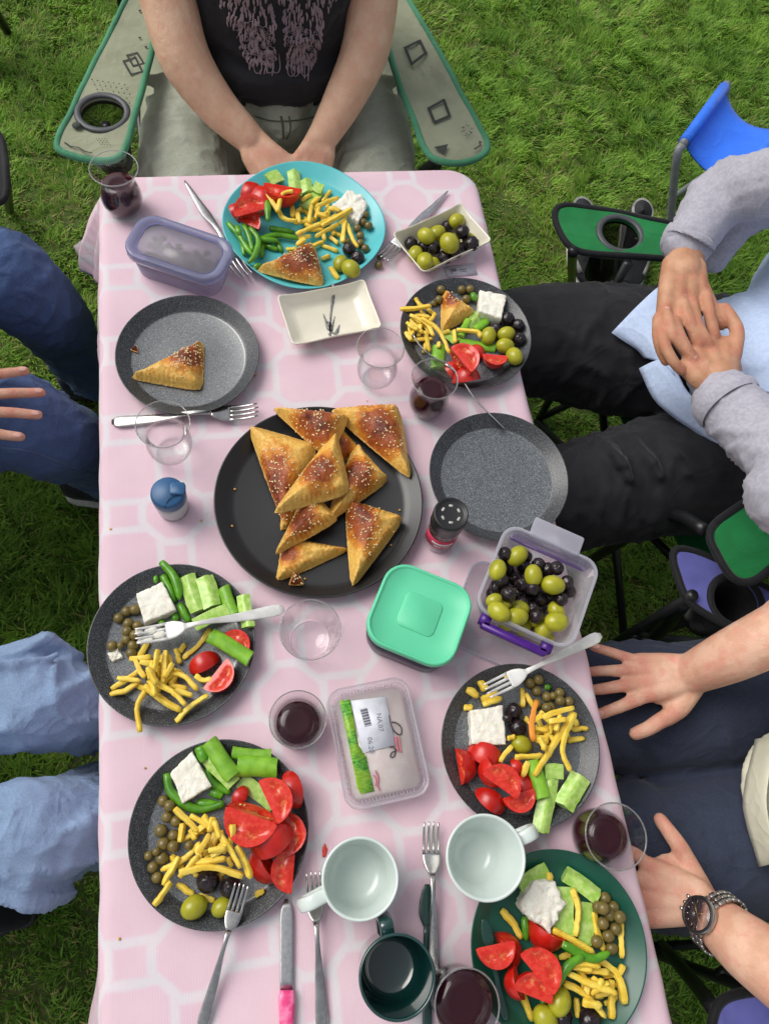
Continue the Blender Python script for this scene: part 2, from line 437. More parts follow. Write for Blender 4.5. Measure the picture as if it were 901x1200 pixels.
M_turq = plain('turquoise_ceramic', srgb(92, 192, 196), .3, col2=srgb(82, 182, 188), spec=.5, scale=12)
M_green_pl = plain('dark_green_plastic', srgb(20, 84, 66), .32, col2=srgb(16, 74, 58), spec=.5, scale=18)
M_rubber = plain('black_foot', srgb(28, 28, 30), .7)

def plate(name, label, cat, u, v, rad, flat, h, mat, ring=None, group=None):
    p = pix(u, v, TZ + h * .6)
    o = thing(name, label, cat, (p[0], p[1], TZ), RNG.uniform(0, 6), group)
    prof = [(flat * .86, .0015), (flat * .98, .0022), (rad * .985, h - .002), (rad, h - .0003), (rad * .997, h + .0008), (rad * .982, h), (flat * 1.045, .0072), (flat * 1.0, .0056), (flat * .97, .0050), (flat * .5, .0048), (.002, .0048)]
    if ring is None: vf = lathe(prof, 96)
    else: vf = loft([ring(r, z) for r, z in prof])
    d = part('dish', vf, [mat, M_granrim_shade] if mat is M_granite else mat, o, mi=[1 if (len(f) == 4 and f[0] // 96 <= 6) else 0 for f in vf[1]] if mat is M_granite else None)
    f = [(flat * .80, 0), (flat * .86, 0), (flat * .86, .0016), (flat * .80, .0016), (flat * .80, 0)]
    part('foot_ring', lathe(f, 48, False, False), M_rubber if ring is None else mat, o)
    V = np.asarray(vf[0]) + np.array([p[0], p[1], TZ])
    # stamp densely
    for k in range(1, 10):
        rs = np.linspace(0, rad, 60)
        zz = np.interp(rs, [0, flat, flat * 1.045, rad * .982, rad], [.0048, .0056, .0072, h, h])
    a = np.linspace(0, 2 * math.pi, 240)
    stamp(np.stack([(p[0] + rs[:, None] * np.cos(a)).ravel(), (p[1] + rs[:, None] * np.sin(a)).ravel(), np.repeat(TZ + zz, 240)], 1))
    return o
GP = 'speckled grey plates on the tablecloth'
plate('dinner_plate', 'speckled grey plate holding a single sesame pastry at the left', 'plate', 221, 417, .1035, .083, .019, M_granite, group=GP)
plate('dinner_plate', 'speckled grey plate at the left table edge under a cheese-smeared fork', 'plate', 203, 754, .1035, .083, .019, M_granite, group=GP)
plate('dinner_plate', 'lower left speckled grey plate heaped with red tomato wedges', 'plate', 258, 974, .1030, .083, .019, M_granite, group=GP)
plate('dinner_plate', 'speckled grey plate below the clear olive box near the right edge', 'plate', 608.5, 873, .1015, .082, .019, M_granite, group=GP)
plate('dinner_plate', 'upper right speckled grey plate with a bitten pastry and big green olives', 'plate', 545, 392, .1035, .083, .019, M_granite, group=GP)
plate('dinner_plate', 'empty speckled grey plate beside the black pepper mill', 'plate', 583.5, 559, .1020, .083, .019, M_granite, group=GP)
plate('serving_plate', 'turquoise square-round plate at the far end of the table', 'plate', 357, 265, .126, .102, .020, M_turq, lambda r, z: superring(r, r, 2.28, z, 96, R(45)))
bpy.data.objects['serving_plate'].rotation_euler = (0, 0, R(-6))
plate('picnic_plate', 'dark green plastic plate at the near right end of the table', 'plate', 653, 1109, .1035, .083, .019, M_green_pl)
plate('serving_tray', 'large round black tray carrying the pile of pastries', 'tray', 374.5, 586, .1440, .120, .021, M_tray)

# ---- cutlery
M_steel = plain('polished_steel', srgb(196, 194, 190), .20, col2=srgb(176, 174, 170), metal=1.0, scale=90, bump=.03, bscale=600)
M_steelm = plain('brushed_steel', srgb(200, 200, 200), .32, metal=1.0, scale=200, bump=.05, bscale=900)
M_whitest = plain('white_lacquered_steel', srgb(226, 225, 220), .33, spec=.6, metal=.25)
def strip(path, halfw, thick, n=8):
    """flat bar along path in the x-z plane with half widths"""
    P = np.asarray(path, float); rings = []
    T = np.gradient(P, axis=0); T /= np.linalg.norm(T, axis=1)[:, None]
    for k in range(len(P)):
        up = np.cross([0, 1, 0], T[k]) * -1
        s = superring(halfw[k], (thick[k] if hasattr(thick, '__len__') else thick) / 2, 3.2, 0, n * 2)
        rings.append(P[k] + s[:, :1] * np.array([0, 1, 0]) + s[:, 1:2] * up)
    return loft(rings)
def pose(o, pa, pb, za, zb, L):
    """lay a piece of cutlery so that its end is at pa and its tips at pb"""
    A, B = Vector(pix(*pa, za)), Vector(pix(*pb, zb)); d = B - A; s = d.length / L
    rot = Matrix.Rotation(math.atan2(d.y, d.x), 4, 'Z') @ Matrix.Rotation(-math.atan2(d.z, math.hypot(d.x, d.y)), 4, 'Y')
    o.matrix_world = Matrix.Translation(A) @ rot @ Matrix.Scale(s, 4)
def fork(label, pa, pb, za, zb, L=.19, mat=None, roll=0, flip=1, hw=1.0, taper=False):
    mat = mat or M_steel
    o = thing('fork', label, 'fork', (0, 0, 0), 0, 'table forks')
    zc = lambda x: flip * (.0105 * math.exp(-((x - .108) / .034) ** 2) + .003 - .0 * x) + (.0075 * max(0, (x - .150) / .04) ** 2 * flip)
    hx = np.linspace(0, .128, 18)
    hwid = np.interp(hx, [0, .004, .012, .06, .095, .112, .128], [.0035, .0072, .0084, .0060, .0034, .0030, .0040]) * hw
    if taper: hwid = np.interp(hx, [0, .01, .07, .095, .112, .128], [.0012, .0024, .0066, .0040, .0032, .0042])
    part('handle', strip([(x, 0, zc(x)) for x in hx], hwid, np.interp(hx, [0, .1, .128], [.0022, .0036, .003])), mat, o)
    bx = np.linspace(.127, .152, 9)
    part('head', strip([(x, 0, zc(x)) for x in bx], np.interp(bx, [.127, .133, .141, .152], [.0040, .0082, .0112, .0118]), .0022), mat, o)
    for k in range(4):
        y = (k - 1.5) * .0064; tx = np.linspace(.150, .190 - .0012 * abs(k - 1.5), 7)
        P = [(x, y * (1 - .05 * (x - .15) / .04), zc(x)) for x in tx]
        V, F = strip(P, np.interp(tx, [.15, .18, .19], [.0021, .0017, .0009]), .0019, 4)
        V = V + 0; V[:, 1] += 0
        part('tine', (V, F), mat, o)
    pose(o, pa, pb, za, zb, .19)
    if roll: o.rotation_euler.rotate_axis('X', roll)
    return o
fork('steel fork lying beside the lone pastry plate behind an empty glass', (132, 496), (304, 484), TZ + .001, TZ + .004, flip=1)
fk = fork('fork smeared with white cheese resting on the left edge plate', (333, 714), (159, 748), TZ + .022, TZ + .033, mat=M_whitest)
M_smear = plain('cheese_smear', srgb(238, 234, 220), .6, bump=.6, bscale=300, bdist=.002)
for x_, y_, w_ in ((.178, .006, .010), (.170, -.005, .009), (.160, .003, .008), (.184, -.006, .005)):
    V_, F_ = ball((0, 0, 0), (w_, .0052, .0022), 14, 8); V_ = V_ * np.array([[1 + .25 * noise.noise((q[0] * 300, q[1] * 300, x_ * 99)) for k_ in (0, 1, 2)] for q in V_])
    part('cheese_smear', (V_ + np.array([x_, y_, .0045]), F_), M_smear, fk)
fork('white handled fork reaching over the plate below the olive box', (703, 745), (567, 812), TZ + .027, TZ + .030, mat=M_whitest)
fork('fork leaning on the upper right plate behind a juice glass', (591, 506), (478, 398), TZ + .012, TZ + .024, roll=R(62))
fork('steel fork propped on the tomato-heaped lower left plate', (236, 1206), (285, 1033), TZ + .002, TZ + .024)
fork('steel fork partly under the handle of the left white mug', (378, 1209), (367, 1020), TZ + .001, TZ + .005)
fork('steel fork lying over the dark green plastic knife', (508, 1160), (504, 962), TZ + .004, TZ + .006)
fork('fork lying under the lilac lidded box with its tips showing', (217, 214), (290, 330), TZ + .001, TZ + .003, mat=M_steelm, taper=True)
fork('fork at the far right pinned under the dish of olives', (524, 226), (447, 308), TZ + .002, TZ + .004, mat=M_steelm, taper=True)

M_pink = plain('pink_pearl_plastic', srgb(226, 66, 128), .32, col2=srgb(244, 132, 172), scale=55, spec=.55, lo=.45, hi=.62)
o = thing('table_knife', 'serrated steel knife with a pink pearly handle', 'knife')
kx = np.linspace(.095, .205, 10)
part('blade', strip([(x, 0, .003) for x in kx], np.interp(kx, [.095, .185, .198, .205], [.0088, .0086, .0070, .0022]), np.interp(kx, [.09, .2], [.0017, .001])), M_steelm, o)
hx = np.linspace(0, .097, 14)
part('handle', strip([(x, 0, .006) for x in hx], np.interp(hx, [0, .004, .02, .06, .082, .088, .097], [.005, .0082, .0100, .0092, .0108, .0112, .0092]), np.interp(hx, [0, .01, .09, .097], [.006, .0105, .0105, .008])), M_pink, o)
pose(o, (336, 1262), (336, 1053), TZ + .001, TZ + .003, .205)
M_gk = plain('bottle_green_plastic', srgb(20, 62, 54), .22, spec=.6, coat=.4)
def green_knife(label, pa, pb, za, zb, bl=True):
    o = thing('plastic_knife', label, 'knife', group='dark green plastic cutlery')
    hx = np.linspace(0, .118, 14)
    part('handle', strip([(x, 0, .003) for x in hx], np.interp(hx, [0, .005, .05, .118], [.004, .0062, .0056, .0046]), .004), M_gk, o)
    bx = np.linspace(.116, .165, 14)
    part('blade', strip([(x, 0, .0028) for x in bx], np.interp(bx, [.116, .122, .130, .145, .158, .165], [.0046, .0078, .0108, .0100, .0064, .0030]), .0028), M_gk, o)
    pose(o, pa, pb, za, zb, .165); return o
green_knife('dark green plastic knife lying beneath a steel fork', (500, 1212), (500, 1036), TZ + .0005, TZ + .0005)
green_knife('dark green plastic knife lying on the dark green plate', (592, 1196), (566, 1076), TZ + .0155, TZ + .021)

# ---- glasses
M_glass = clear('clear_glass', (.995, .995, .995, 1), .62, 1.0, .015, ior=1.5)
M_juice = plain('sour_cherry_juice', srgb(52, 12, 24), .06, col2=srgb(44, 9, 20), spec=.55)
def juice_mat():
    m, nt, b = newmat('cherry_juice_in_glass'); v = coords(nt)
    lw = nt.nodes.new('ShaderNodeLayerWeight'); lw.inputs[0].default_value = .45
    out = nt.nodes['Material Output']
    nt.links.new(mixc(nt, X(nt, lw.outputs['Facing']).op('POWER', 2.0), srgb(46, 9, 20), srgb(92, 20, 40)), b.inputs['Base Color'])
    b.inputs['Roughness'].default_value = .07; b.inputs['Specular IOR Level'].default_value = .5
    tr = nt.nodes.new('ShaderNodeBsdfTransparent'); tr.inputs[0].default_value = srgb(176, 60, 84)
    mx = nt.nodes.new('ShaderNodeMixShader'); nt.links.new((X(nt, lw.outputs['Facing']).op('POWER', 1.5) * .10 + .04).v, mx.inputs[0])
    nt.links.new(b.outputs[0], mx.inputs[1]); nt.links.new(tr.outputs[0], mx.inputs[2]); nt.links.new(mx.outputs[0], out.inputs[0]); return m
M_juicew = juice_mat()
TEA = [(.0, .0235), (.006, .0258), (.018, .0275), (.032, .0268), (.046, .0226), (.056, .0216), (.068, .0250), (.085, .0295)]
def glass(label, base_uv, prof=TEA, wall=.0014, juice=None, cat='glass', name='tea_glass', sr=1.0, sz=1.0, facets=False, n=48, zb=TZ, group='small glasses on the tablecloth'):
    p = pix(*base_uv, zb)
    o = thing(name, label, cat, (p[0], p[1], zb), 0, group)
    zs = np.array([q[0] for q in prof]) * sz; rs = np.array([q[1] for q in prof]) * sr
    Z = np.linspace(0, zs[-1], 22); t = smooth_path(np.stack([rs, zs, 0 * zs], 1), 40); Rr = np.interp(Z, t[:, 1], t[:, 0])
    bt = .006
    outer = [(Rr[0] * .85, 0.0003)] + list(zip(Rr, Z + .0003))
    inner = [(max(r - wall, .001), max(z, bt)) for r, z in zip(Rr[::-1], Z[::-1])]
    inner = [q for q in inner if q[1] > bt] + [(np.interp(bt, Z, Rr) - wall - .001, bt), (.002, bt * .92)]
    rim = [(Rr[-1] - wall * .5, Z[-1] + .0009)]
    vf = lathe(outer + rim + inner, n)
    if facets:
        V, F = vf; a = np.arctan2(V[:, 1], V[:, 0]); zz = V[:, 2]
        k = 1 + .018 * np.cos(a * 14) * np.clip((zz - .008) / .01, 0, 1) * np.clip((zs[-1] * .86 - zz) / .012, 0, 1)
        V[:, 0] *= k; V[:, 1] *= k; vf = V, F
    part('glass_wall', vf, M_glass, o)
    a = np.linspace(0, 2 * math.pi, 49)
    part('rim', tube(np.stack([(Rr[-1] - wall * .4) * np.cos(a), (Rr[-1] - wall * .4) * np.sin(a), np.full(49, Z[-1] + .0006)], 1), .0009, 6, cap=False), M_rim, o)
    if juice:
        zj = juice * zs[-1]; jz = np.linspace(bt + .0006, zj, 14)
        jp = [(.001, bt + .0004)] + [(np.interp(z, Z, Rr) - wall - .0007, z) for z in jz]
        part('juice', lathe(jp + [(jp[-1][0] * .5, zj - .0004), (.001, zj - .0005)], n), [M_juicew], o)
    return o
M_rim = clear('glass_rim', (.80, .80, .80, 1), .35, 1.0, .05, body=.16, bodycol=(.8, .8, .8, 1))
WIDE = [(.0, .0215), (.006, .0268), (.018, .0318), (.032, .0325), (.046, .0284), (.055, .0256), (.064, .0275), (.080, .0372)]
glass('full tulip glass of dark red juice at the far left corner', (147, 245), WIDE, juice=.63, sr=.98, sz=1.04)
glass('empty clear tulip glass standing over the steel fork beside the lone pastry plate', (202, 529), WIDE, sr=.96)
glass('empty clear tulip glass between the bamboo dish and the upper right plate', (440, 443), WIDE, sr=.92)
glass('tulip glass of dark juice below the upper right plate', (499, 478), WIDE, juice=.66, sr=.90, sz=1.02)
glass('juice glass standing left of the cheese pack', (349, 851), [(.0, .0255), (.006, .028), (.024, .0295), (.042, .0268), (.056, .0285), (.068, .0335)], juice=.58)
glass('tulip glass of dark juice at the right table edge above the green plate', (692, 979), WIDE, juice=.70, sr=.97, sz=1.02)
glass('juice glass at the near end beside the green plate', (531, 1161), [(.0, .0265), (.006, .029), (.024, .031), (.042, .0295), (.062, .0325), (.078, .0345)], juice=.80)
glass('wide empty clear tumbler with a cut pattern', (363, 750), [(.0, .0260), (.004, .0272), (.030, .0325), (.058, .0388)], facets=True, n=84, name='tumbler', cat='tumbler', wall=.0022)

# ---- mugs
M_mug = plain('white_porcelain', srgb(212, 222, 216), .22, col2=srgb(206, 217, 211), spec=.5, coat=.3, scale=20)
M_gmug = plain('bottle_green_glaze', srgb(12, 58, 54), .12, col2=srgb(10, 50, 48), spec=.6, coat=.8, scale=20)
def mug(name, label, uv, mat, rt, rb, h, ha, hl=.030, wall=.0032):
    p = pix(*uv, TZ); o = thing(name, label, 'mug', (p[0], p[1], TZ), 0, 'mugs at the near end')
    prof = [(rb * .8, .0004), (rb * .9, .001), (rb, .004)] + [(rb + (rt - rb) * (t ** .9), .004 + (h - .004) * t) for t in np.linspace(.1, 1, 10)]
    prof += [(rt - wall * .5, h + .0012), (rt - wall, h)] + [(rb + (rt - rb) * (t ** .9) - wall, .004 + (h - .004) * t) for t in np.linspace(.95, .14, 9)]
    prof += [(rb - wall - .003, .0085), (rb * .62, .0072), (rb * .55, .0066), (.001, .0066)]
    part('cup', lathe(prof, 72), mat, o)
    ra = lambda z: rb + (rt - rb) * max(0, (z - .004) / (h - .004)) ** .9 - .001
    P = smooth_path([(ra(h * .84), 0, h * .84), (rt + hl * .62, 0, h * .88), (rt + hl, 0, h * .66), (rt + hl * .86, 0, h * .40), (ra(h * .22), 0, h * .22)], 22)
    c, s = math.cos(ha), math.sin(ha); P = np.stack([P[:, 0] * c, P[:, 0] * s, P[:, 2]], 1)
    side = np.array([-s, c, 0]); rings = []
    T = np.gradient(P, axis=0); T /= np.linalg.norm(T, axis=1)[:, None]
    for k in range(len(P)):
        w = np.cross(side, T[k]); q = superring(.0078, .0042, 3, 0, 16); rings.append(P[k] + q[:, :1] * side + q[:, 1:2] * w)
    part('handle', loft(rings), mat, o)
    return o
def ang(uv0, uv1, z):
    a, b = pix(*uv0, z), pix(*uv1, z); return math.atan2(b[1] - a[1], b[0] - a[0])
mug('mug', 'white mug above the dark green mug, its handle over a fork', (417, 1025), M_mug, .0425, .034, .072, ang((425, 1030), (362, 1062), .77), .026)
mug('mug', 'white mug touching the dark green plate, handle to the right', (553, 1002), M_mug, .0455, .027, .075, ang((567, 1007), (626, 978), .77), .024)
mug('mug', 'dark green mug at the near end of the table', (456, 1130), M_gmug, .0405, .036, .080, ang((463, 1140), (450, 1075), .77), .0145)

# ---- shaker and pepper mill
M_blue = plain('blue_plastic', srgb(44, 92, 136), .42, col2=srgb(38, 84, 126), scale=30)
M_frost = clear('frosted_clear_plastic', (.96, .97, .97, 1), .6, .8, .15, body=.38, bodycol=(.86, .87, .87, 1))
M_salt = plain('table_salt', srgb(232, 232, 228), .85, bump=.5, bscale=1500)
p = pix(204, 596, TZ); o = thing('salt_shaker', 'salt shaker with blue flip cap and frosted body', 'salt shaker', (p[0], p[1], TZ))
part('body', lathe([(.0185, .0004), (.0205, .003), (.0215, .016), (.0222, .030), (.0210, .041), (.0195, .0415), (.0202, .028), (.0185, .006), (.001, .005)], 40), M_frost, o)
part('salt', lathe([(.001, .0062), (.0178, .0068), (.0192, .022), (.010, .0235), (.001, .0232)], 32), M_salt, o)
cap = part('cap', lathe([(.0214, .0395), (.0226, .041), (.0226, .051), (.0215, .0565), (.0195, .0585), (.001, .0600)], 48), M_blue, o)
t = ang((199, 575), (222, 572), .76)
lip = loft([rr(.020, .017, .004, .0555), rr(.020, .017, .004, .0625), rr(.018, .015, .004, .0635)]); V = np.asarray(lip[0]) + np.array([.0135, .002, 0])
part('flip_lid', xform((V, lip[1]), (0, 0, t - .1)), M_blue, cap)
part('hinge_seam', xform((tube(smooth_path([(-.006, -.0225, .0565), (.002, -.012, .0606), (.010, -.0085, .0612), (.0235, -.0065, .0585)], 14), .0006, 6)), (0, 0, t)), plain('seam_shadow_gap', srgb(20, 40, 66), .8), cap)

M_blackp = plain('black_plastic', srgb(34, 34, 36), .38, spec=.5, bump=.05)
M_pepper = plain('peppercorns', srgb(52, 40, 34), .8, col2=srgb(90, 74, 62), scale=300, bump=.8, bscale=400, bdist=.002)
M_labelp = plain('pink_paper_label', srgb(206, 60, 88), .5, col2=srgb(196, 52, 80))
M_white = plain('white_print', srgb(224, 220, 220), .6)
p = pix(514, 632, TZ); o = thing('pepper_mill', 'black topped pepper mill with a pink label', 'pepper mill', (p[0], p[1], TZ))
part('jar', lathe([(.019, .0004), (.0212, .003), (.0215, .058), (.019, .066), (.0178, .066), (.0202, .057), (.020, .005), (.001, .004)], 48), M_glass, o)
part('peppercorn_fill', lathe([(.001, .005), (.0192, .006), (.0194, .036), (.001, .038)], 32), M_pepper, o)
a0 = ang((514, 632), (505, 662), TZ); a = np.linspace(a0 - 1.25, a0 + 1.5, 30); Vl, Fl = [], []
for q in a:
    for r_, z_ in ((.02165, .020), (.02195, .020), (.02195, .046), (.02165, .046)): Vl.append((r_ * math.cos(q), r_ * math.sin(q), z_))
n4 = len(a); Fl = [(i * 4 + j, i * 4 + (j + 1) % 4, (i + 1) * 4 + (j + 1) % 4, (i + 1) * 4 + j) for i in range(n4 - 1) for j in range(4)]
lab = part('label', (Vl, Fl), M_labelp, o)
def band(r, z, q0, q1, hh, th=.0003):
    a = np.linspace(q0, q1, 14); V = []
    for q in a:
        for dr, dz in ((0, -hh), (th, -hh), (th, hh), (0, hh)): V.append(((r + dr) * math.cos(q), (r + dr) * math.sin(q), z + dz))
    return V, [(i * 4 + j, i * 4 + (j + 1) % 4, (i + 1) * 4 + (j + 1) % 4, (i + 1) * 4 + j) for i in range(13) for j in range(4)]
part('label_print', join(band(.0220, .034, a0 - .5, a0 + .9, .0030), band(.0220, .0262, a0 - .3, a0 + .2, .0012), band(.0220, .0262, a0 + .3, a0 + .75, .0012)), M_white, lab)
top = part('grinder_cap', lathe([(.0190, .064), (.0228, .066), (.0232, .092), (.0226, .0965), (.0205, .0972), (.0192, .0945), (.0165, .0938), (.001, .0938)], 48), M_blackp, o)
for k in range(6):
    q = k * math.pi / 3 + .35; v = xform(loft([rr(.0058, .0032, .0014, .0937), rr(.0058, .0032, .0014, .0947)]), (0, 0, q + math.pi / 2), (.0118 * math.cos(q), .0118 * math.sin(q), 0))
    part('grinder_slot', v, plain('pale_grinder', srgb(186, 184, 176), .6) if k == 0 else bpy.data.materials['pale_grinder'], top)

# ---- boxes
def corner_frame(pts, z):
    """centre, width, depth and turn of a box from its four surveyed corners (a,b,c,d round the box)"""
    P = np.array([pix(*q, z)[:2] for q in pts]); c = P.mean(0)
    ux = (P[1] - P[0] + P[2] - P[3]) / 2; uy = (P[3] - P[0] + P[2] - P[1]) / 2
    return c, np.linalg.norm(ux), np.linalg.norm(uy), math.atan2(ux[1], ux[0])
# lilac lidded box with small olives
M_lilac = clear('lilac_translucent_lid', (.82, .82, .94, 1), .8, .8, .12, body=.55, bodycol=srgb(164, 168, 200))
M_lilacb = clear('lilac_translucent_box', (.92, .90, .96, 1), .85, .8, .1, body=.24, bodycol=srgb(206, 196, 220))
M_lidclear = clear('cloudy_lid_window', (.97, .97, .98, 1), .9, .6, .12, body=.15, bodycol=srgb(232, 226, 232))
c, w, d, t = corner_frame([(150, 298), (258, 336), (271, 284), (164, 249)], TZ + .05)
o = thing('food_box', 'lilac lidded plastic box of small olives at the far left', 'food container', (c[0], c[1], TZ), t)
w, d = w * 1.06, d * 1.05
part('box_body', loft([rr(w * .84, d * .80, .022, .001), rr(w * .86, d * .82, .024, .003), rr(w * .93, d * .90, .026, .044), rr(w * .91, d * .87, .025, .044), rr(w * .84, d * .80, .022, .005), rr(w * .8, d * .76, .02, .004)]), M_lilacb, o)
lid = part('lid', loft([rr(w * .94, d * .91, .026, .040), rr(w, d, .030, .041), rr(w, d, .030, .050), rr(w * .985, d * .98, .029, .0530), rr(w * .95, d * .93, .027, .0540), rr(w * .88, d * .83, .024, .0525), rr(w * .80, d * .72, .02, .0500), rr(w * .79, d * .71, .02, .0492)], False, False), M_lilac, o)
part('lid_window', loft([rr(w * .792, d * .712, .02, .0484), rr(w * .792, d * .712, .02, .0492)]), M_lidclear, lid)
part('window_edge', loft([rr(w * .80, d * .725, .02, .0500), rr(w * .805, d * .735, .02, .0509), rr(w * .79, d * .71, .02, .0503)], False, False), plain('lilac_edge', srgb(106, 108, 160), .4), lid)
M_dullol = plain('small_brine_olive', srgb(92, 86, 60), .4, col2=srgb(76, 70, 50), scale=120, rvar=.2)
OLIVE_BOX = (o, w, d, t)
# square box with mint lid
M_mint = plain('mint_green_lid', srgb(98, 206, 160), .42, col2=srgb(94, 200, 154), scale=9, spec=.45, bump=.04, bscale=700)
M_navy = plain('dark_navy_box', srgb(50, 48, 64), .3, spec=.5)
c, w, d, t = corner_frame([(425, 744), (527, 788), (556, 692), (460, 655)], TZ + .07)
o = thing('food_box', 'square dark food box with a mint green lid in the middle', 'food container', (c[0], c[1], TZ), t)
w, d = w * 1.04, d * 1.04
part('box_body', loft([rr(w * .90, d * .90, .028, .0005), rr(w * .945, d * .945, .03, .004), rr(w * .985, d * .985, .030, .0555), rr(w * .9, d * .9, .03, .0558)]), M_navy, o)
lid = part('lid', loft([rr(w * .96, d * .96, .028, .056), rr(w, d, .030, .058), rr(w, d, .030, .0650), rr(w * .985, d * .985, .029, .0680), rr(w * .96, d * .96, .028, .0690), rr(w * .93, d * .93, .027, .0684), rr(w * .915, d * .915, .026, .0668), rr(w * .905, d * .905, .025, .0662), rr(w * .5, d * .5, .015, .0662)]), M_mint, o)
part('raised_panel', loft([rr(w * .42, d * .42, .009, .0660), rr(w * .42, d * .42, .009, .0670), rr(w * .405, d * .405, .008, .0675)]), M_mint, lid)
# clear clip box of olives
M_clearbox = clear('clear_hard_plastic', (.99, .99, .995, 1), .9, .9, .06, body=.10, bodycol=srgb(240, 238, 244))
M_clearrim = clear('clear_plastic_rim', (.95, .95, .97, 1), .75, .9, .08, body=.46, bodycol=srgb(222, 222, 232))
M_purple = plain('purple_clip_plastic', srgb(74, 24, 128), .35, col2=srgb(66, 20, 116), spec=.5)
ZB = Zone(530, 600, 4.742)
q = [ZB.uv(p) for p in ((120, 545), (672, 775), (822, 292), (296, 40))]
BH = .062
c, w, d, t = corner_frame(q, TZ + .006 + BH)
o = thing('olive_box', 'clear open box of green and black olives with a purple clip', 'food container', (c[0], c[1], TZ + .006), t)
OB = (c, w, d, t)
part('box_body', loft([rr(w * .80, d * .80, .016, .0), rr(w * .82, d * .82, .018, .002), rr(w * .965, d * .965, .020, BH - .004), rr(w * .945, d * .945, .019, BH - .004), rr(w * .80, d * .80, .016, .004), rr(w * .76, d * .76, .014, .003)]), M_clearbox, o)
part('rim', loft([rr(w * .965, d * .965, .020, BH - .008), rr(w, d, .022, BH - .006), rr(w, d, .022, BH), rr(w * .985, d * .985, .021, BH + .001), rr(w * .94, d * .94, .019, BH)], False, False), M_clearrim, o)
part('clip', join(loft([rr(w * .66, .007, .003, .048), rr(w * .66, .010, .004, .052), rr(w * .66, .010, .004, .058), rr(w * .64, .007, .003, .060)]), (np.asarray(box((-w * .31, .009, .054), (.014, .016, .012))[0]), box((0, 0, 0), (1, 1, 1))[1]), (np.asarray(box((w * .31, .009, .054), (.014, .016, .012))[0]), box((0, 0, 0), (1, 1, 1))[1])), M_purple, o, loc=(-.004, -d / 2 - .012, -.004))
part('flange', loft([rr(w * .5, .024, .003, BH - .012), rr(w * .52, .027, .003, BH + .001), rr(w * .5, .025, .003, BH + .002)]), M_clearrim, o, loc=(0, d / 2 + .010, 0))
part('purple_seal', loft([rr(w * .93, .004, .001, .0), rr(w * .93, .004, .001, .004)]), clear('purple_tint', (.70, .60, .82, 1), .7, .8, .1, body=.5, bodycol=srgb(150, 120, 186)), o, loc=(0, d * .44, BH * .55))
# its loose lid under it
o2 = thing('box_lid', 'loose clear lid lying under the clear olive box', 'lid', (c[0] - .034, c[1] - .022, TZ), t + .03)
part('lid_panel', loft([rr(w * .97, d * .98, .022, .0004), rr(w * .97, d * .98, .022, .004), rr(w * .93, d * .94, .021, .0055), rr(w * .90, d * .90, .02, .004), rr(w * .6, d * .6, .02, .0035)]), M_clearbox, o2)
part('lid_rib', loft([rr(w * .985, d * .995, .023, .001), rr(w * .99, d * 1.0, .023, .0045), rr(w * .965, d * .975, .022, .0062), rr(w * .945, d * .955, .021, .0048)], False, False), M_clearrim, o2)
# cheese pack
ZP = Zone(370, 780, 6.007)
c, w, d, t = corner_frame([ZP.uv(p) for p in ((225, 1030), (815, 905), (640, 60), (60, 190))], TZ + .03)
PK = Zone(370, 780, 6.007)
o = thing('cheese_pack', 'clear sealed tray pack of white cheese with a white sticker', 'cheese pack', (c[0], c[1], TZ), t)
w, d = w * 1.01, d * 1.01
part('tray', loft([rr(w * .80, d * .84, .012, .0005), rr(w * .82, d * .86, .013, .002), rr(w * .93, d * .94, .016, .026), rr(w, d, .020, .0275), rr(w, d, .020, .0290), rr(w * .97, d * .98, .018, .0300), rr(w * .935, d * .945, .016, .0290), rr(w * .90, d * .915, .015, .0262), rr(w * .88, d * .90, .014, .0260)], True, False), M_clearbox, o)
part('tray_rim', loft([rr(w * .985, d * .988, .019, .0296), rr(w * 1.0, d, .02, .0292), rr(w * .992, d * .995, .02, .0310), rr(w * .962, d * .97, .018, .0310), rr(w * .955, d * .963, .018, .0298)], False, False), clear('pack_rim', (.9, .88, .9, 1), .5, .9, .06, body=.42, bodycol=srgb(226, 216, 222)), o)
part('tray_step', loft([rr(w * .90, d * .915, .015, .0290), rr(w * .905, d * .92, .015, .0300), rr(w * .885, d * .90, .014, .0298)], False, False), bpy.data.materials['pack_rim'], o)
M_ched = plain('white_cheese', srgb(240, 238, 226), .55, col2=srgb(230, 224, 212), scale=60, bump=.4, bscale=180, bdist=.002, sss=.15)
n = 14
part('cheese', loft([rr(w * .76, d * .80, .008, .003), rr(w * .80, d * .84, .01, .023), rr(w * .77, d * .81, .01, .0248)]), M_ched, o)
for k in range(16):        # ribs of the tray ends
    x = -w * .30 + k * w * .60 / 15
    for sy in (-1, 1):
        part('rib', tube([(x, sy * d * .415, .0245), (x, sy * d * .455, .0268)], .0011, 5), bpy.data.materials['pack_rim'], o)
for k in range(18):
    y = -d * .36 + k * d * .72 / 17
    for sx in (-1, 1):
        part('rib', tube([(sx * w * .405, y, .0245), (sx * w * .445, y, .0268)], .0010, 5), bpy.data.materials['pack_rim'], o)
film = part('film', loft([rr(w * .87, d * .885, .014, .0262), rr(w * .87, d * .885, .014, .0266)]), clear('clear_film', (.97, .96, .97, 1), .7, .9, .05, body=.12, bodycol=srgb(236, 226, 230)), o)
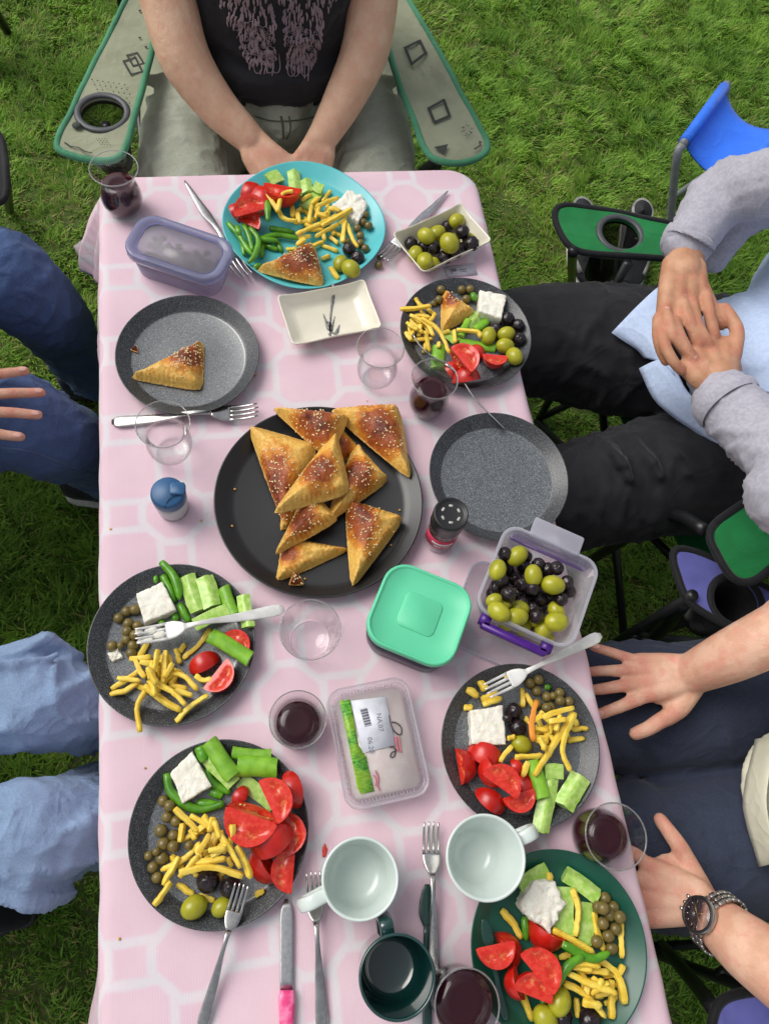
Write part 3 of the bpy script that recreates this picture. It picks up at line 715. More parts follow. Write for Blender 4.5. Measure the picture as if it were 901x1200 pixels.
def grass_print():
    m, nt, b = newmat('grass_print'); v = coords(nt, 'Object', False); mp = nt.nodes.new('ShaderNodeMapping'); nt.links.new(v, mp.inputs[0])
    mp.inputs['Scale'].default_value = (160, 420, 1)
    f = noise_tex(nt, mp.outputs[0], 1.0, 3); g = noise_tex(nt, v, 45, 2).step(.4, .6)
    c = mixc(nt, f.step(.35, .65), srgb(44, 128, 38), srgb(120, 190, 74)); c = mixc(nt, g * .5, c, srgb(176, 208, 58))
    nt.links.new(c, b.inputs['Base Color']); b.inputs['Roughness'].default_value = .4; return m
loc = lambda zx, zy: ((lambda P: (((P[0] - c[0]) * math.cos(t) + (P[1] - c[1]) * math.sin(t)), (-(P[0] - c[0]) * math.sin(t) + (P[1] - c[1]) * math.cos(t))))(PK((zx, zy), TZ + .027)))
def slab(pts, z0, z1):
    a = [(x, y, z0) for x, y in pts]; b = [(x, y, z1) for x, y in pts]; n = len(pts)
    return a + b, [tuple(range(n - 1, -1, -1)), tuple(range(n, 2 * n))] + [(i, (i + 1) % n, n + (i + 1) % n, n + i) for i in range(n)]
def ccw(pts):
    s = sum(pts[i][0] * pts[(i + 1) % len(pts)][1] - pts[(i + 1) % len(pts)][0] * pts[i][1] for i in range(len(pts)))
    return pts if s > 0 else pts[::-1]
jag = [(170, 255), (185, 240), (200, 250), (222, 236), (244, 245)]
right = [(300, 560), (355, 640), (372, 720), (392, 800), (412, 885)]
left = [(318, 905), (290, 860), (270, 740), (245, 620), (215, 470), (190, 350)]
part('grass_picture', slab(ccw([loc(*p) for p in jag + right + left]), .0267, .0270), grass_print(), film)
stk = part('sticker', slab(ccw([loc(*p) for p in ((247, 248), (490, 218), (560, 560), (330, 615))]), .0272, .0275), plain('white_sticker_paper', srgb(226, 228, 236), .55), film)
M_ink = plain('grey_ink', srgb(120, 120, 130), .7); M_inkd = plain('dark_ink', srgb(74, 62, 66), .7); M_inkr = plain('rose_ink', srgb(196, 110, 124), .7)
def text(name, s, at, size, rot, mat, parent, z, align='CENTER', sx=1.0):
    cu = bpy.data.curves.new(name, 'FONT'); cu.body = s; cu.size = size; cu.align_x = align; cu.align_y = 'CENTER'; cu.extrude = .0001; cu.resolution_u = 2
    tmp = bpy.data.objects.new(name + '_tmp', cu); COL.objects.link(tmp)
    dg = bpy.context.evaluated_depsgraph_get(); me = bpy.data.meshes.new_from_object(tmp.evaluated_get(dg))
    bpy.data.objects.remove(tmp); me.materials.clear(); me.materials.append(mat); me.name = name
    o = link(name, me, parent); o.location = (at[0], at[1], z); o.rotation_euler = (0, 0, rot); o.scale = (sx, 1, 1); return o
vt = R(-90) + R(-4)
text('sticker_print', 'NA.07', loc(450, 400), .0085, vt, M_ink, stk, .0277)
text('sticker_print', '06.20', loc(385, 560), .0085, vt, M_ink, stk, .0277)
def bars(x0, x1, ya, yb, k):
    vs = []
    for i in range(k):
        u = i / (k - 1); xa, ya_ = x0[0] + (x1[0] - x0[0]) * u, x0[1] + (x1[1] - x0[1]) * u
        P0 = loc(xa, ya_); P1 = loc(xa + ya, ya_ + yb); vs.append(tube([(P0[0], P0[1], .0277), (P1[0], P1[1], .0277)], .00016 + .00022 * ((i * 7) % 3), 4))
    return join(*vs)
part('barcode', bars((312, 310), (345, 430), 48, -12, 20), M_ink, stk)
def scribble(pts, r=.0009): return tube([(*loc(*p), .0271) for p in smooth_path([(a, b, 0) for a, b in pts], 30)[:, :2]], r, 5)
part('logo_print', join(scribble([(515, 350), (530, 420), (560, 470), (598, 485), (602, 440), (570, 405), (535, 398)]), scribble([(520, 575), (545, 572), (560, 600), (535, 612), (525, 640), (550, 640), (565, 585)], .0008)), M_inkd, film)
for pts_, r_ in (([(560, 500), (580, 600)], .0016), ([(585, 500), (602, 610)], .0010), ([(420, 740), (440, 790), (435, 840), (450, 880)], .0010), ([(405, 770), (425, 800), (420, 850)], .0008)):
    part('red_print', scribble(pts_, r_), M_inkr, film)

# ---- cream dishes
M_cream = plain('cream_stoneware', srgb(226, 220, 202), .28, col2=srgb(216, 210, 190), spec=.5, coat=.3, scale=14)
M_creamd = plain('cream_stoneware_outside', srgb(206, 198, 172), .35, spec=.5)
def dish(name, label, pts, h, group):
    c, w, d, t = corner_frame(pts, TZ + h)
    o = thing(name, label, 'dish', (c[0], c[1], TZ), t, group)
    def wv(ring, k):
        V = ring.copy(); a = np.abs(V[:, 0]) / (w / 2); b = np.abs(V[:, 1]) / (d / 2)
        V[:, 2] += k * (.0055 * (np.clip(a, 0, 1) * np.clip(b, 0, 1)) ** 2 + .0015 * np.cos(V[:, 0] * 60) * np.clip(b, 0, 1) + .0012 * np.cos(V[:, 1] * 80 + 1) * np.clip(a, 0, 1)); 
        pin = 1 - k * (.045 * np.cos(a * math.pi / 2) + 0); V[:, 1] *= np.where(b > .9, pin, 1); return V
    n = 10
    def ring(sw, sd, r, z):
        q = rr(w * sw, d * sd, r, z, 8); out = []
        for i in range(len(q)):
            a, b = q[i], q[(i + 1) % len(q)]; m = max(1, int(np.linalg.norm(b - a) / .006))
            if np.linalg.norm(b - a) > .012:
                for s in range(9): out.append(a + (b - a) * s / 9)
            else: out.append(a)
        return np.array(out)
    prof = [(.70, .66, .012, .0005, 0), (.72, .68, .012, .002, 0), (1.0, 1.0, .008, h - .002, 1), (1.004, 1.004, .008, h, 1), (.985, .98, .007, h + .001, 1), (.965, .955, .007, h - .001, 1), (.80, .77, .01, h * .42, .3), (.70, .66, .012, .0068, 0), (.66, .6, .012, .0058, 0)]
    part('bowl', loft([wv(ring(a, b, r, z), k) for a, b, r, z, k in prof]), M_cream, o)
    for kw, kd, kz in ((.72, .68, .0075), (.80, .77, h * .42), (.88, .86, h * .7), (.95, .94, h), (1.0, 1.0, h)):
        q = ring(kw, kd, .01, TZ + kz); cr, sr = math.cos(t), math.sin(t); q2 = np.concatenate([q * (1 - s_) + np.roll(q, 1, 0) * s_ for s_ in np.linspace(0, 1, 8)])
        stamp(np.stack([c[0] + q2[:, 0] * cr - q2[:, 1] * sr, c[1] + q2[:, 0] * sr + q2[:, 1] * cr, q2[:, 2]], 1))
    xs = np.linspace(-.33, .33, 40)
    a, b = np.meshgrid(xs, xs); V = np.stack([a.ravel() * w, b.ravel() * d], 1); cr, sr = math.cos(t), math.sin(t)
    stamp(np.stack([c[0] + V[:, 0] * cr - V[:, 1] * sr, c[1] + V[:, 0] * sr + V[:, 1] * cr, np.full(len(V), TZ + .006)], 1))
    return o, c, w, d, t
ZJ = Zone(310, 310, 5.0056); ZG = Zone(450, 220, 4.742)
GD = 'cream square dishes'
dish_a, c, w, d, t = dish('square_dish', 'empty cream dish painted with a grey bamboo stem', [ZJ.uv(p) for p in ((165, 490), (685, 365), (590, 100), (75, 178))], .024, GD)
M_sumi = plain('grey_brush_ink', srgb(86, 88, 90), .35, col2=srgb(136, 136, 132), scale=240, lo=.4, hi=.6)
def dloc(zx, zy, z=.008):
    P = ZJ((zx, zy), TZ + z); x, y = P[0] - c[0], P[1] - c[1]; return (x * math.cos(t) + y * math.sin(t), -x * math.sin(t) + y * math.cos(t))
def bz(y):      # height of the inside of the bowl at local y
    q = abs(y) / (d / 2); return np.interp(q, [.0, .6, .66, .77, .955], [.0060, .0060, .0070, .0103, .0232]) + .0007
def brush(pts, ws):
    P = np.array([dloc(*p) for p in pts]); P = smooth_path(np.c_[P, np.zeros(len(P))], 14); wv_ = np.interp(np.linspace(0, 1, 14), np.linspace(0, 1, len(ws)), ws)
    T = np.gradient(P, axis=0); T /= np.linalg.norm(T, axis=1)[:, None]; S = np.stack([-T[:, 1], T[:, 0], 0 * T[:, 0]], 1)
    V = []
    for k in range(14):
        for s in (-1, 1):
            q = P[k] + S[k] * wv_[k] * s; V += [(q[0], q[1], bz(q[1]) - .0004), (q[0], q[1], bz(q[1]))]
    F = [(i * 4 + 1, i * 4 + 3, i * 4 + 7, i * 4 + 5) for i in range(13)] + [(i * 4 + 0, i * 4 + 1, i * 4 + 5, i * 4 + 4) for i in range(13)] + [(i * 4 + 3, i * 4 + 2, i * 4 + 6, i * 4 + 7) for i in range(13)]
    return V, F
part('bamboo_painting', join(brush([(402, 150), (402, 200), (392, 260), (386, 330), (384, 420)], [.0022, .0026, .0016, .0014, .001]),
    brush([(345, 285), (360, 330), (375, 370), (392, 395)], [.0004, .0018, .0030, .0008]), brush([(368, 330), (385, 350), (392, 390)], [.0008, .0030, .0010]),
    brush([(440, 350), (425, 390), (412, 420)], [.0006, .0026, .0010]), brush([(412, 300), (400, 350), (395, 400)], [.0004, .0014, .0010]), brush([(380, 400), (392, 435)], [.0020, .0020]), brush([(408, 395), (425, 432)], [.0022, .0016]), brush([(310, 462), (350, 456)], [.001, .0014]), brush([(405, 440), (455, 436)], [.0016, .0008])), M_sumi, dish_a)
dish_b, *DB = dish('square_dish', 'cream dish filled with green and black olives', [ZG.uv(p) for p in ((215, 488), (592, 292), (432, 95), (45, 248))], .030, GD)
# printed sachet under the rim of the olive dish
P = [ZG((a, b), TZ + .001) for a, b in ((330, 440), (500, 418), (518, 480), (352, 497))]; c0 = np.mean(P, 0)
o = thing('sachet', 'small printed paper sachet below the dish of olives', 'sachet', (c0[0], c0[1], TZ))
sl = part('paper', slab(ccw([(p[0] - c0[0], p[1] - c0[1]) for p in P]), .0004, .0014), plain('sachet_paper', srgb(206, 200, 212), .45), o)
part('printed_block', join(box((-.011, .0005, .0015), (.008, .006, .0004), .2), box((.004, .001, .0015), (.012, .0016, .0004), .15), box((.005, -.003, .0015), (.010, .0012, .0004), .15), box((-.0165, -.001, .0015), (.0016, .011, .0004), .15)), M_ink, sl)
# ================================================================ food
def fry_mat(name, c1, c2, brown):
    m, nt, b = newmat(name); v = coords(nt)
    n = noise_tex(nt, v, 90, 3); k = rand_obj(nt)
    c = mixc(nt, n.step(.35, .65), c1, c2); c = mixc(nt, noise_tex(nt, v, 38, 3).step(.58, .76) * .5, c, brown); c = mixc(nt, k * .2, c, brown); c = mixc(nt, noise_tex(nt, v, 300, 2).step(.66, .74) * .5, c, sc3(brown, .6))
    nt.links.new(c, b.inputs['Base Color']); b.inputs['Roughness'].default_value = .42; b.inputs['Specular IOR Level'].default_value = .45
    b.inputs['Subsurface Weight'].default_value = .12; b.inputs['Subsurface Radius'].default_value = (.004, .002, .001); b.inputs['Subsurface Scale'].default_value = 1
    set_bump(nt, b, n * .6 + noise_tex(nt, v, 420, 3) * .6, .5, .0012); return m
M_fry = fry_mat('yellow_fry', srgb(242, 215, 92), srgb(234, 198, 64), srgb(212, 164, 54))
M_fryo = plain('orange_fry', srgb(228, 148, 40), .5, col2=srgb(214, 130, 36), scale=90, bump=.3, bscale=500, sss=.12)
def olive_mat(name, c1, c2, rough, wr, bs=260):
    m, nt, b = newmat(name); v = coords(nt)
    k = rand_obj(nt)
    c = mixc(nt, noise_tex(nt, v, 70, 3).step(.3, .7), c1, c2); c = mixc(nt, k * .5, c, sc3(c1, .72))
    nt.links.new(c, b.inputs['Base Color']); b.inputs['Roughness'].default_value = rough; b.inputs['Specular IOR Level'].default_value = .5
    set_bump(nt, b, noise_tex(nt, v, bs, 3), wr, .0015); return m
M_gol = olive_mat('green_olive_skin', srgb(176, 172, 40), srgb(150, 150, 32), .28, .12)
M_kol = olive_mat('khaki_olive_skin', srgb(124, 106, 54), srgb(104, 92, 46), .30, .15)
M_bol = olive_mat('black_olive_skin', srgb(30, 22, 26), srgb(46, 34, 38), .24, .5, 200)
M_cskin = plain('peeled_cucumber_skin', srgb(136, 190, 52), .34, col2=srgb(112, 168, 40), scale=70, bump=.12, bscale=260, rvar=.12, sss=.12)
M_cflesh = plain('cucumber_flesh', srgb(190, 216, 126), .28, col2=srgb(150, 194, 76), scale=150, bump=.35, bscale=260, rvar=.08, sss=.15, lo=.3, hi=.7)
M_pep = plain('green_pepper_skin', srgb(98, 160, 30), .26, col2=srgb(72, 134, 24), scale=60, bump=.06, rvar=.15, spec=.55, sss=.05)
M_pepin = plain('pepper_cut_end', srgb(172, 206, 104), .5)
M_tskin = plain('tomato_skin', srgb(200, 38, 26), .28, col2=srgb(182, 26, 18), scale=40, spec=.55, rvar=.08, sss=.1)
def tomato_flesh():
    m, nt, b = newmat('tomato_flesh'); v = coords(nt); a = getattr_(nt, 'core')
    n = noise_tex(nt, v, 190, 3)
    c = mixc(nt, n.step(.35, .65), srgb(204, 40, 30), srgb(216, 62, 46)); c = mixc(nt, a * .8, c, srgb(204, 62, 34)); c = mixc(nt, a * n.step(.5, .6) * .6, c, srgb(226, 150, 90))
    nt.links.new(c, b.inputs['Base Color']); b.inputs['Roughness'].default_value = .16; b.inputs['Specular IOR Level'].default_value = .5
    b.inputs['Subsurface Weight'].default_value = .12; b.inputs['Subsurface Radius'].default_value = (.005, .0015, .001); b.inputs['Subsurface Scale'].default_value = 1
    set_bump(nt, b, n, .3, .001); return m
M_tflesh = tomato_flesh()
M_seed = plain('tomato_seed', srgb(236, 196, 120), .4)
M_feta = plain('feta', srgb(240, 236, 222), .6, col2=srgb(228, 224, 208), scale=80, bump=.5, bscale=220, bdist=.003, sss=.2)

def lay(o, V, pct=96, up=True, sink=0):
    """V: the mesh of o in the world with its lowest point at 0; lower it onto what is there"""
    off = rest(V, pct) - sink; V = V.copy(); V[:, 2] += off
    if up: stamp(V)
    return off
def foodobj(name, VF, mats, P, label, cat, group, mi=None, pct=96, sink=0, rz=0.0):
    """single-mesh food: VF is local to its own centre; P = survey function giving the place for a height"""
    V = np.asarray(VF[0], float); lo = V[:, 2].min(); c = P(TZ + .012)
    W = V + np.array([c[0], c[1], -lo]); off = rest(W, pct) - sink
    c = P(off + (V[:, 2].mean() - lo)); W = V + np.array([c[0], c[1], -lo]); off = rest(W, pct) - sink; W[:, 2] += off; stamp(W)
    o = part(name, (V, VF[1]), mats, None, mi=mi, loc=(c[0], c[1], off - lo), rot=(0, 0, rz))
    return tag(o, label, cat, group)

def fry(Z, pts, label, group, w=.0032, mat=None, zb=None):
    W = np.array([Z(p, TZ + .016) for p in pts]); c = W.mean(0); L = W - c; L[:, 2] = 0
    n = max(8, int(sum(np.linalg.norm(np.diff(W, axis=0), axis=1)) / .0035)); P = smooth_path(L, n)
    P[:, 2] += .0012 * np.sin(np.linspace(0, 3.1, n)) * RNG.uniform(-.6, 1)
    rad = w * (1 + .10 * np.sin(np.linspace(0, RNG.uniform(3, 8), n) + RNG.uniform(0, 6))); rad[0] *= .80; rad[-1] *= RNG.uniform(.5, .85)
    P[:, :2] += .00028 * RNG.standard_normal((n, 2)); vf = tube(P, rad, 16, RNG.choice([2.6, 4.5, 7.0]), RNG.uniform(.72, 1.0), RNG.uniform(-.8, .8))
    return foodobj('fry', vf, mat or M_fry, lambda z: Z(tuple(np.mean([p for p in pts], 0)), z), label, 'fry', group, pct=82)
def olive(Z, p, r, mat, name, label, group, asp=1.0, sinkf=0):
    """p and r in zone units; asp > 1 makes it oval; a random turn"""
    rr_ = r / Z.k * np.linalg.norm(Z((p[0] + Z.k, p[1]), TZ + .015) - Z(p, TZ + .015))
    a = RNG.uniform(0, 3.1); V, F = ball((0, 0, 0), (rr_ * asp * (1.08 if mat is M_gol else 1), rr_ * (.97 if mat is M_gol else 1), rr_ * .95), 22, 15)
    if mat is M_bol:
        s0 = RNG.uniform(0, 50); k = np.array([1 + .05 * fbm(v * 90 + s0, 1.0, 1) - .13 * max(0, 1 - 4 * abs(noise.noise(Vector(v * 190 + s0)))) for v in V]); V = V * k[:, None]
    else:
        s0 = RNG.uniform(0, 50); k = np.array([1 + .025 * fbm(v * 60 + s0, 1.0, 1) for v in V]); V = V * k[:, None]
    V, F = xform((V, F), (RNG.uniform(-.3, .3), RNG.uniform(-.3, .3), a))
    return foodobj(name, (V, F), mat, lambda z: Z(p, z), label, 'olive', group, pct=80, sink=.0008 + sinkf)
def dimple(o, r): pass
def cucumber(Z, p0, p1, w, label, group, kind='ridge', wide0=1.0, pale=False):
    A, B = Z(p0, TZ + .016), Z(p1, TZ + .016); L = np.linalg.norm(B - A); a = math.atan2(B[1] - A[1], B[0] - A[0])
    ww = w / Z.k * np.linalg.norm(Z((p0[0] + Z.k, p0[1]), TZ + .016) - Z(p0, TZ + .016))
    half = ww / 2
    if kind == 'ridge':      # quarter stick lying on its skin, seed edge up
        arc = [(half * math.sin(t) * 1.0, half * .95 * (1 - math.cos(t))) for t in np.linspace(-1.45, 1.45, 9)]
        sec = arc + [(half * .62, half * 1.02), (half * .30, half * 1.24), (0.06 * half, half * 1.30), (-half * .22, half * 1.22), (-half * .55, half * 1.02)]; nf = 9
    elif kind == 'round':    # half round with its skin up
        sec = [(half * .96, 0), (half, half * .12)] + [(half * math.cos(t), half * .12 + half * .72 * math.sin(t)) for t in np.linspace(.12, math.pi - .12, 11)] + [(-half, half * .12), (-half * .96, 0)]; nf = 0
    else:                    # one cut face level, skin below
        sec = [(half * math.cos(t), half * .75 * (1 + math.sin(t))) for t in np.linspace(math.pi + .1, 2 * math.pi - .1, 9)] + [(half * .97, half * .80), (half * .4, half * .86), (-half * .4, half * .86), (-half * .97, half * .80)]; nf = 9
    sec = np.array(sec); m = 16; rings = []; s0 = RNG.uniform(0, 50)
    for k, t in enumerate(np.linspace(0, 1, m)):
        x = (t - .5) * L; s = (wide0 * (1 - t) + t) * (1 + .03 * noise.noise((t * 3, s0, 0))); bend = .0016 * math.sin(t * 3.1 + s0)
        rings.append(np.stack([np.full(len(sec), x) + (0 if 0 < k < m - 1 else .0015 * noise.noise((s0, 4, k))) * 1, sec[:, 0] * s + bend, sec[:, 1] * s], 1))
    V, F = loft(rings); n = len(sec); mi = []
    for f in F:
        if len(f) > 4: mi.append(1); continue
        i = min(f[0] % n, f[1] % n); j = max(f[0] % n, f[1] % n)
        if kind == 'round': mi.append(0 if 1 <= i and j < n - 1 else 1)
        else: mi.append(0 if j < nf else 1)
    if pale: mats = [M_cflesh, M_cflesh]
    else: mats = [M_cskin, M_cflesh]
    V = np.array([v * (1 + .05 * noise.noise((v[0] * 130 + s0, v[1] * 130, v[2] * 130))) for v in V - V.mean(0)]); V, F = xform((V, F), (RNG.uniform(-.22, .22), 0, a))
    o = foodobj('cucumber_stick', (V, F), mats, lambda z: Z(((p0[0] + p1[0]) / 2, (p0[1] + p1[1]) / 2), z), label, 'cucumber stick', group, mi=mi, pct=88, sink=.001)
    return sharp(o, 58)
def pepper(Z, pts, w, label, group, tip=.35, hollow=False, name='green_pepper'):
    W = np.array([Z(p, TZ + .016) for p in pts]); c = W.mean(0); Lc = W - c; Lc[:, 2] = 0
    n = max(9, int(sum(np.linalg.norm(np.diff(W, axis=0), axis=1)) / .0035)); P = smooth_path(Lc, n)
    hw = w / 2 / Z.k * np.linalg.norm(Z((pts[0][0] + Z.k, pts[0][1]), TZ + .016) - Z(pts[0], TZ + .016))
    t = np.linspace(0, 1, n); rad = hw * np.interp(t, [0, .08, .5, .85, 1], [.72, .95, 1, .82, tip]) * (1 + .06 * np.sin(t * 9 + RNG.uniform(0, 6)))
    V, F = tube(P, rad, 10, 2.0, .92)
    mi = [0] * len(F); mi[-2] = 1; mi[-1] = 1 if hollow else 0
    return foodobj(name, (V, F), [M_pep, M_pepin], lambda z: Z(tuple(np.mean([p for p in pts], 0)), z), label, 'green pepper', group, mi=mi, pct=85, sink=.0005)
def tomato(Z, p, size, axis, kind, label, group, half=38, squash=.9, tilt=0.0, pct=90):
    """a wedge of a tomato: outer skin, two cut faces with sunken seed chambers. axis in image degrees; kind: skin / cut / cut2 (which face is up)"""
    k = np.linalg.norm(Z((p[0] + Z.k, p[1]), TZ + .018) - Z(p, TZ + .018)) / Z.k
    Rr = size * k / 2; w = R(half); nt_, npz, nr = 15, 9, 9
    V, F, mi, core = [], [], [], []
    th = np.linspace(.04, math.pi - .04, nt_); s0 = RNG.uniform(0, 40)
    for t in th:
        for ph in np.linspace(-w, w, npz):
            q = Rr * (1 + .035 * noise.noise((t * 1.5, ph * 2, s0))); V.append((q * math.cos(t), q * math.sin(t) * math.sin(ph), q * math.sin(t) * math.cos(ph))); core.append(0)
    for i in range(nt_ - 1):
        for j in range(npz - 1):
            a = i * npz + j; F.append((a, a + 1, a + npz + 1, a + npz)); mi.append(0)
    for sgn in (-1, 1):
        b = len(V); nrm = np.array([0, math.cos(w) * sgn, -math.sin(w)])
        for t in th:
            for r in np.linspace(.0, 1, nr):
                q = Rr * r * (1 + .035 * noise.noise((t * 1.5, sgn * w * 2, s0)) * (r > .99)); pt = np.array([Rr * math.cos(t) * (1 if r > .0 else .92) * (.9 + .1 * r), q * math.sin(t) * math.sin(w) * sgn, q * math.sin(t) * math.cos(w)])
                e = (abs(math.cos(t)) < .78) * math.exp(-((r - .58) / .17) ** 2) * (1 - math.exp(-((t - math.pi / 2) / .10) ** 2) * .9) * min(1, (.8 - abs(math.cos(t))) * 4 if abs(math.cos(t)) < .8 else 0)
                V.append(tuple(pt - nrm * e * Rr * .16)); core.append(e)
        for i in range(nt_ - 1):
            for j in range(nr - 1):
                a = b + i * nr + j; f = (a, a + 1, a + nr + 1, a + nr); F.append(f if sgn < 0 else f[::-1]); mi.append(1)
    V = np.array(V); V[:, 0] *= squash
    roll = {'skin': 0.0, 'cut': -(w + math.pi / 2) + .25, 'cut2': (w + math.pi / 2) - .25, 'side': R(55), 'side2': R(-55)}[kind]
    A = Z(p, TZ + .018); B = Z((p[0] + 40 * math.cos(R(axis)), p[1] + 40 * math.sin(R(axis))), TZ + .018); az = math.atan2(B[1] - A[1], B[0] - A[0])
    V, F2 = xform((V, F), (roll, 0, 0)); V = V - (V.max(0) + V.min(0)) / 2; V, F2 = xform((V, F2), (0, tilt, az))
    o = foodobj('tomato_wedge', (V, F), [M_tskin, M_tflesh], lambda z: Z(p, z), label, 'tomato wedge', group, mi=mi, pct=pct, sink=.001)
    attr(o.data, 'core', core); sharp(o, 50)
    if kind.startswith('cut'):       # seeds in the upper chambers
        sgn = 1 if kind == 'cut' else -1; off = 2 if False else 0; sv = []
        base = nt_ * npz + (nt_ * nr if sgn > 0 else 0)
        for _ in range(11):
            i, j = RNG.integers(4, nt_ - 4), RNG.integers(4, 7)
            v = V[base + i * nr + j]; b = ball((0, 0, 0), (.0017, .0011, .0006), 7, 4); sv.append(xform(b, (0, 0, RNG.uniform(0, 3)), v + np.array([RNG.normal(0, .0008), RNG.normal(0, .0008), .0006])))
        tag(part('seeds', join(*sv), M_seed, o), kind='stuff')
    return o
def cheese(Z, quad, h, label, crumble=.0016, group='blocks of white cheese on the plates'):
    q = [Z(p, TZ + .028) for p in quad]; P = np.array(q)[:, :2]; c = P.mean(0); Q = P - c
    nq = len(Q)
    if sum(Q[i][0] * Q[(i + 1) % nq][1] - Q[(i + 1) % nq][0] * Q[i][1] for i in range(nq)) < 0: Q = Q[::-1]
    n, m = 68 // nq, 7
    def edge(k):
        out = []
        for i in range(nq):
            for s in range(n): out.append(Q[i] * (1 - s / n) + Q[(i + 1) % nq] * s / n)
        return np.array(out) * k
    rings = [np.c_[edge(1.0), np.full(nq * n, z)] for z in np.linspace(0, h - .0012, m)] + [np.c_[edge(.975), np.full(nq * n, h)]] + [np.c_[edge(k), np.full(nq * n, h + .0002)] for k in (.88, .75, .6, .45, .3, .15, .03)]
    V, F = loft(rings); s0 = RNG.uniform(0, 50); rmax = np.linalg.norm(Q, axis=1).max()
    for i in range(len(V)):
        v = V[i]; ce = min(1, math.hypot(v[0], v[1]) / (rmax * .45)) ** 1.5; V[i] = v = v + np.array([0, 0, 1.0]) * (ce * crumble * .9 * fbm((v[0] * 110 + s0, v[1] * 110, 0), 1, 2)) * (v[2] > h * .8); d = ce * fbm((v[0] + s0, v[1], v[2]), 130, 3) * crumble; r = np.array([v[0], v[1], max(0, v[2] - h * .4)]); r = r / (np.linalg.norm(r) + 1e-6)
        pit = -.0016 * ce * max(0, noise.noise((v[0] * 420 + s0, v[1] * 420, v[2] * 420)) - .35) * 3
        V[i] = v + r * (d + pit)
    return foodobj('cheese_block', (V, F), M_feta, lambda z: Z(tuple(np.mean(quad, 0)), z), label, 'cheese block', group, pct=70, sink=.002)

# ---- pastry
def pastry_mat():
    m, nt, b = newmat('baked_puff_pastry'); v = coords(nt); a = getattr_(nt, 'bake'); side = getattr_(nt, 'layer')
    n = noise_tex(nt, v, 75, 4); n2 = noise_tex(nt, v, 240, 3)
    k = (a + (n - .5) * .75 + (n2 - .5) * .25)
    c = mixc(nt, n2.step(.3, .7), srgb(234, 192, 100), srgb(220, 166, 72)); c = mixc(nt, k.step(.28, .55), c, srgb(208, 132, 42)); c = mixc(nt, k.step(.55, .85), c, srgb(152, 72, 24)); c = mixc(nt, k.step(.92, 1.2), c, srgb(96, 36, 14))
    sp = nt.nodes.new('ShaderNodeTexWave'); sp.bands_direction = 'Z'; sp.inputs['Scale'].default_value = 190; sp.inputs['Distortion'].default_value = 3.5; sp.inputs['Detail'].default_value = 2
    nt.links.new(v, sp.inputs['Vector'])
    c = mixc(nt, side * X(nt, sp.outputs['Fac']) * .5, c, srgb(202, 156, 76))
    nt.links.new(c, b.inputs['Base Color']); b.inputs['Roughness'].default_value = .38; b.inputs['Specular IOR Level'].default_value = .5
    fl = noise_tex(nt, v, 130, 5, .65, 2.5); set_bump(nt, b, n2 * .4 + fl * .8 + side * X(nt, sp.outputs['Fac']) * .9, .75, .0022); return m
M_past = pastry_mat(); M_ses = plain('sesame', srgb(240, 222, 168), .5, rvar=.1)
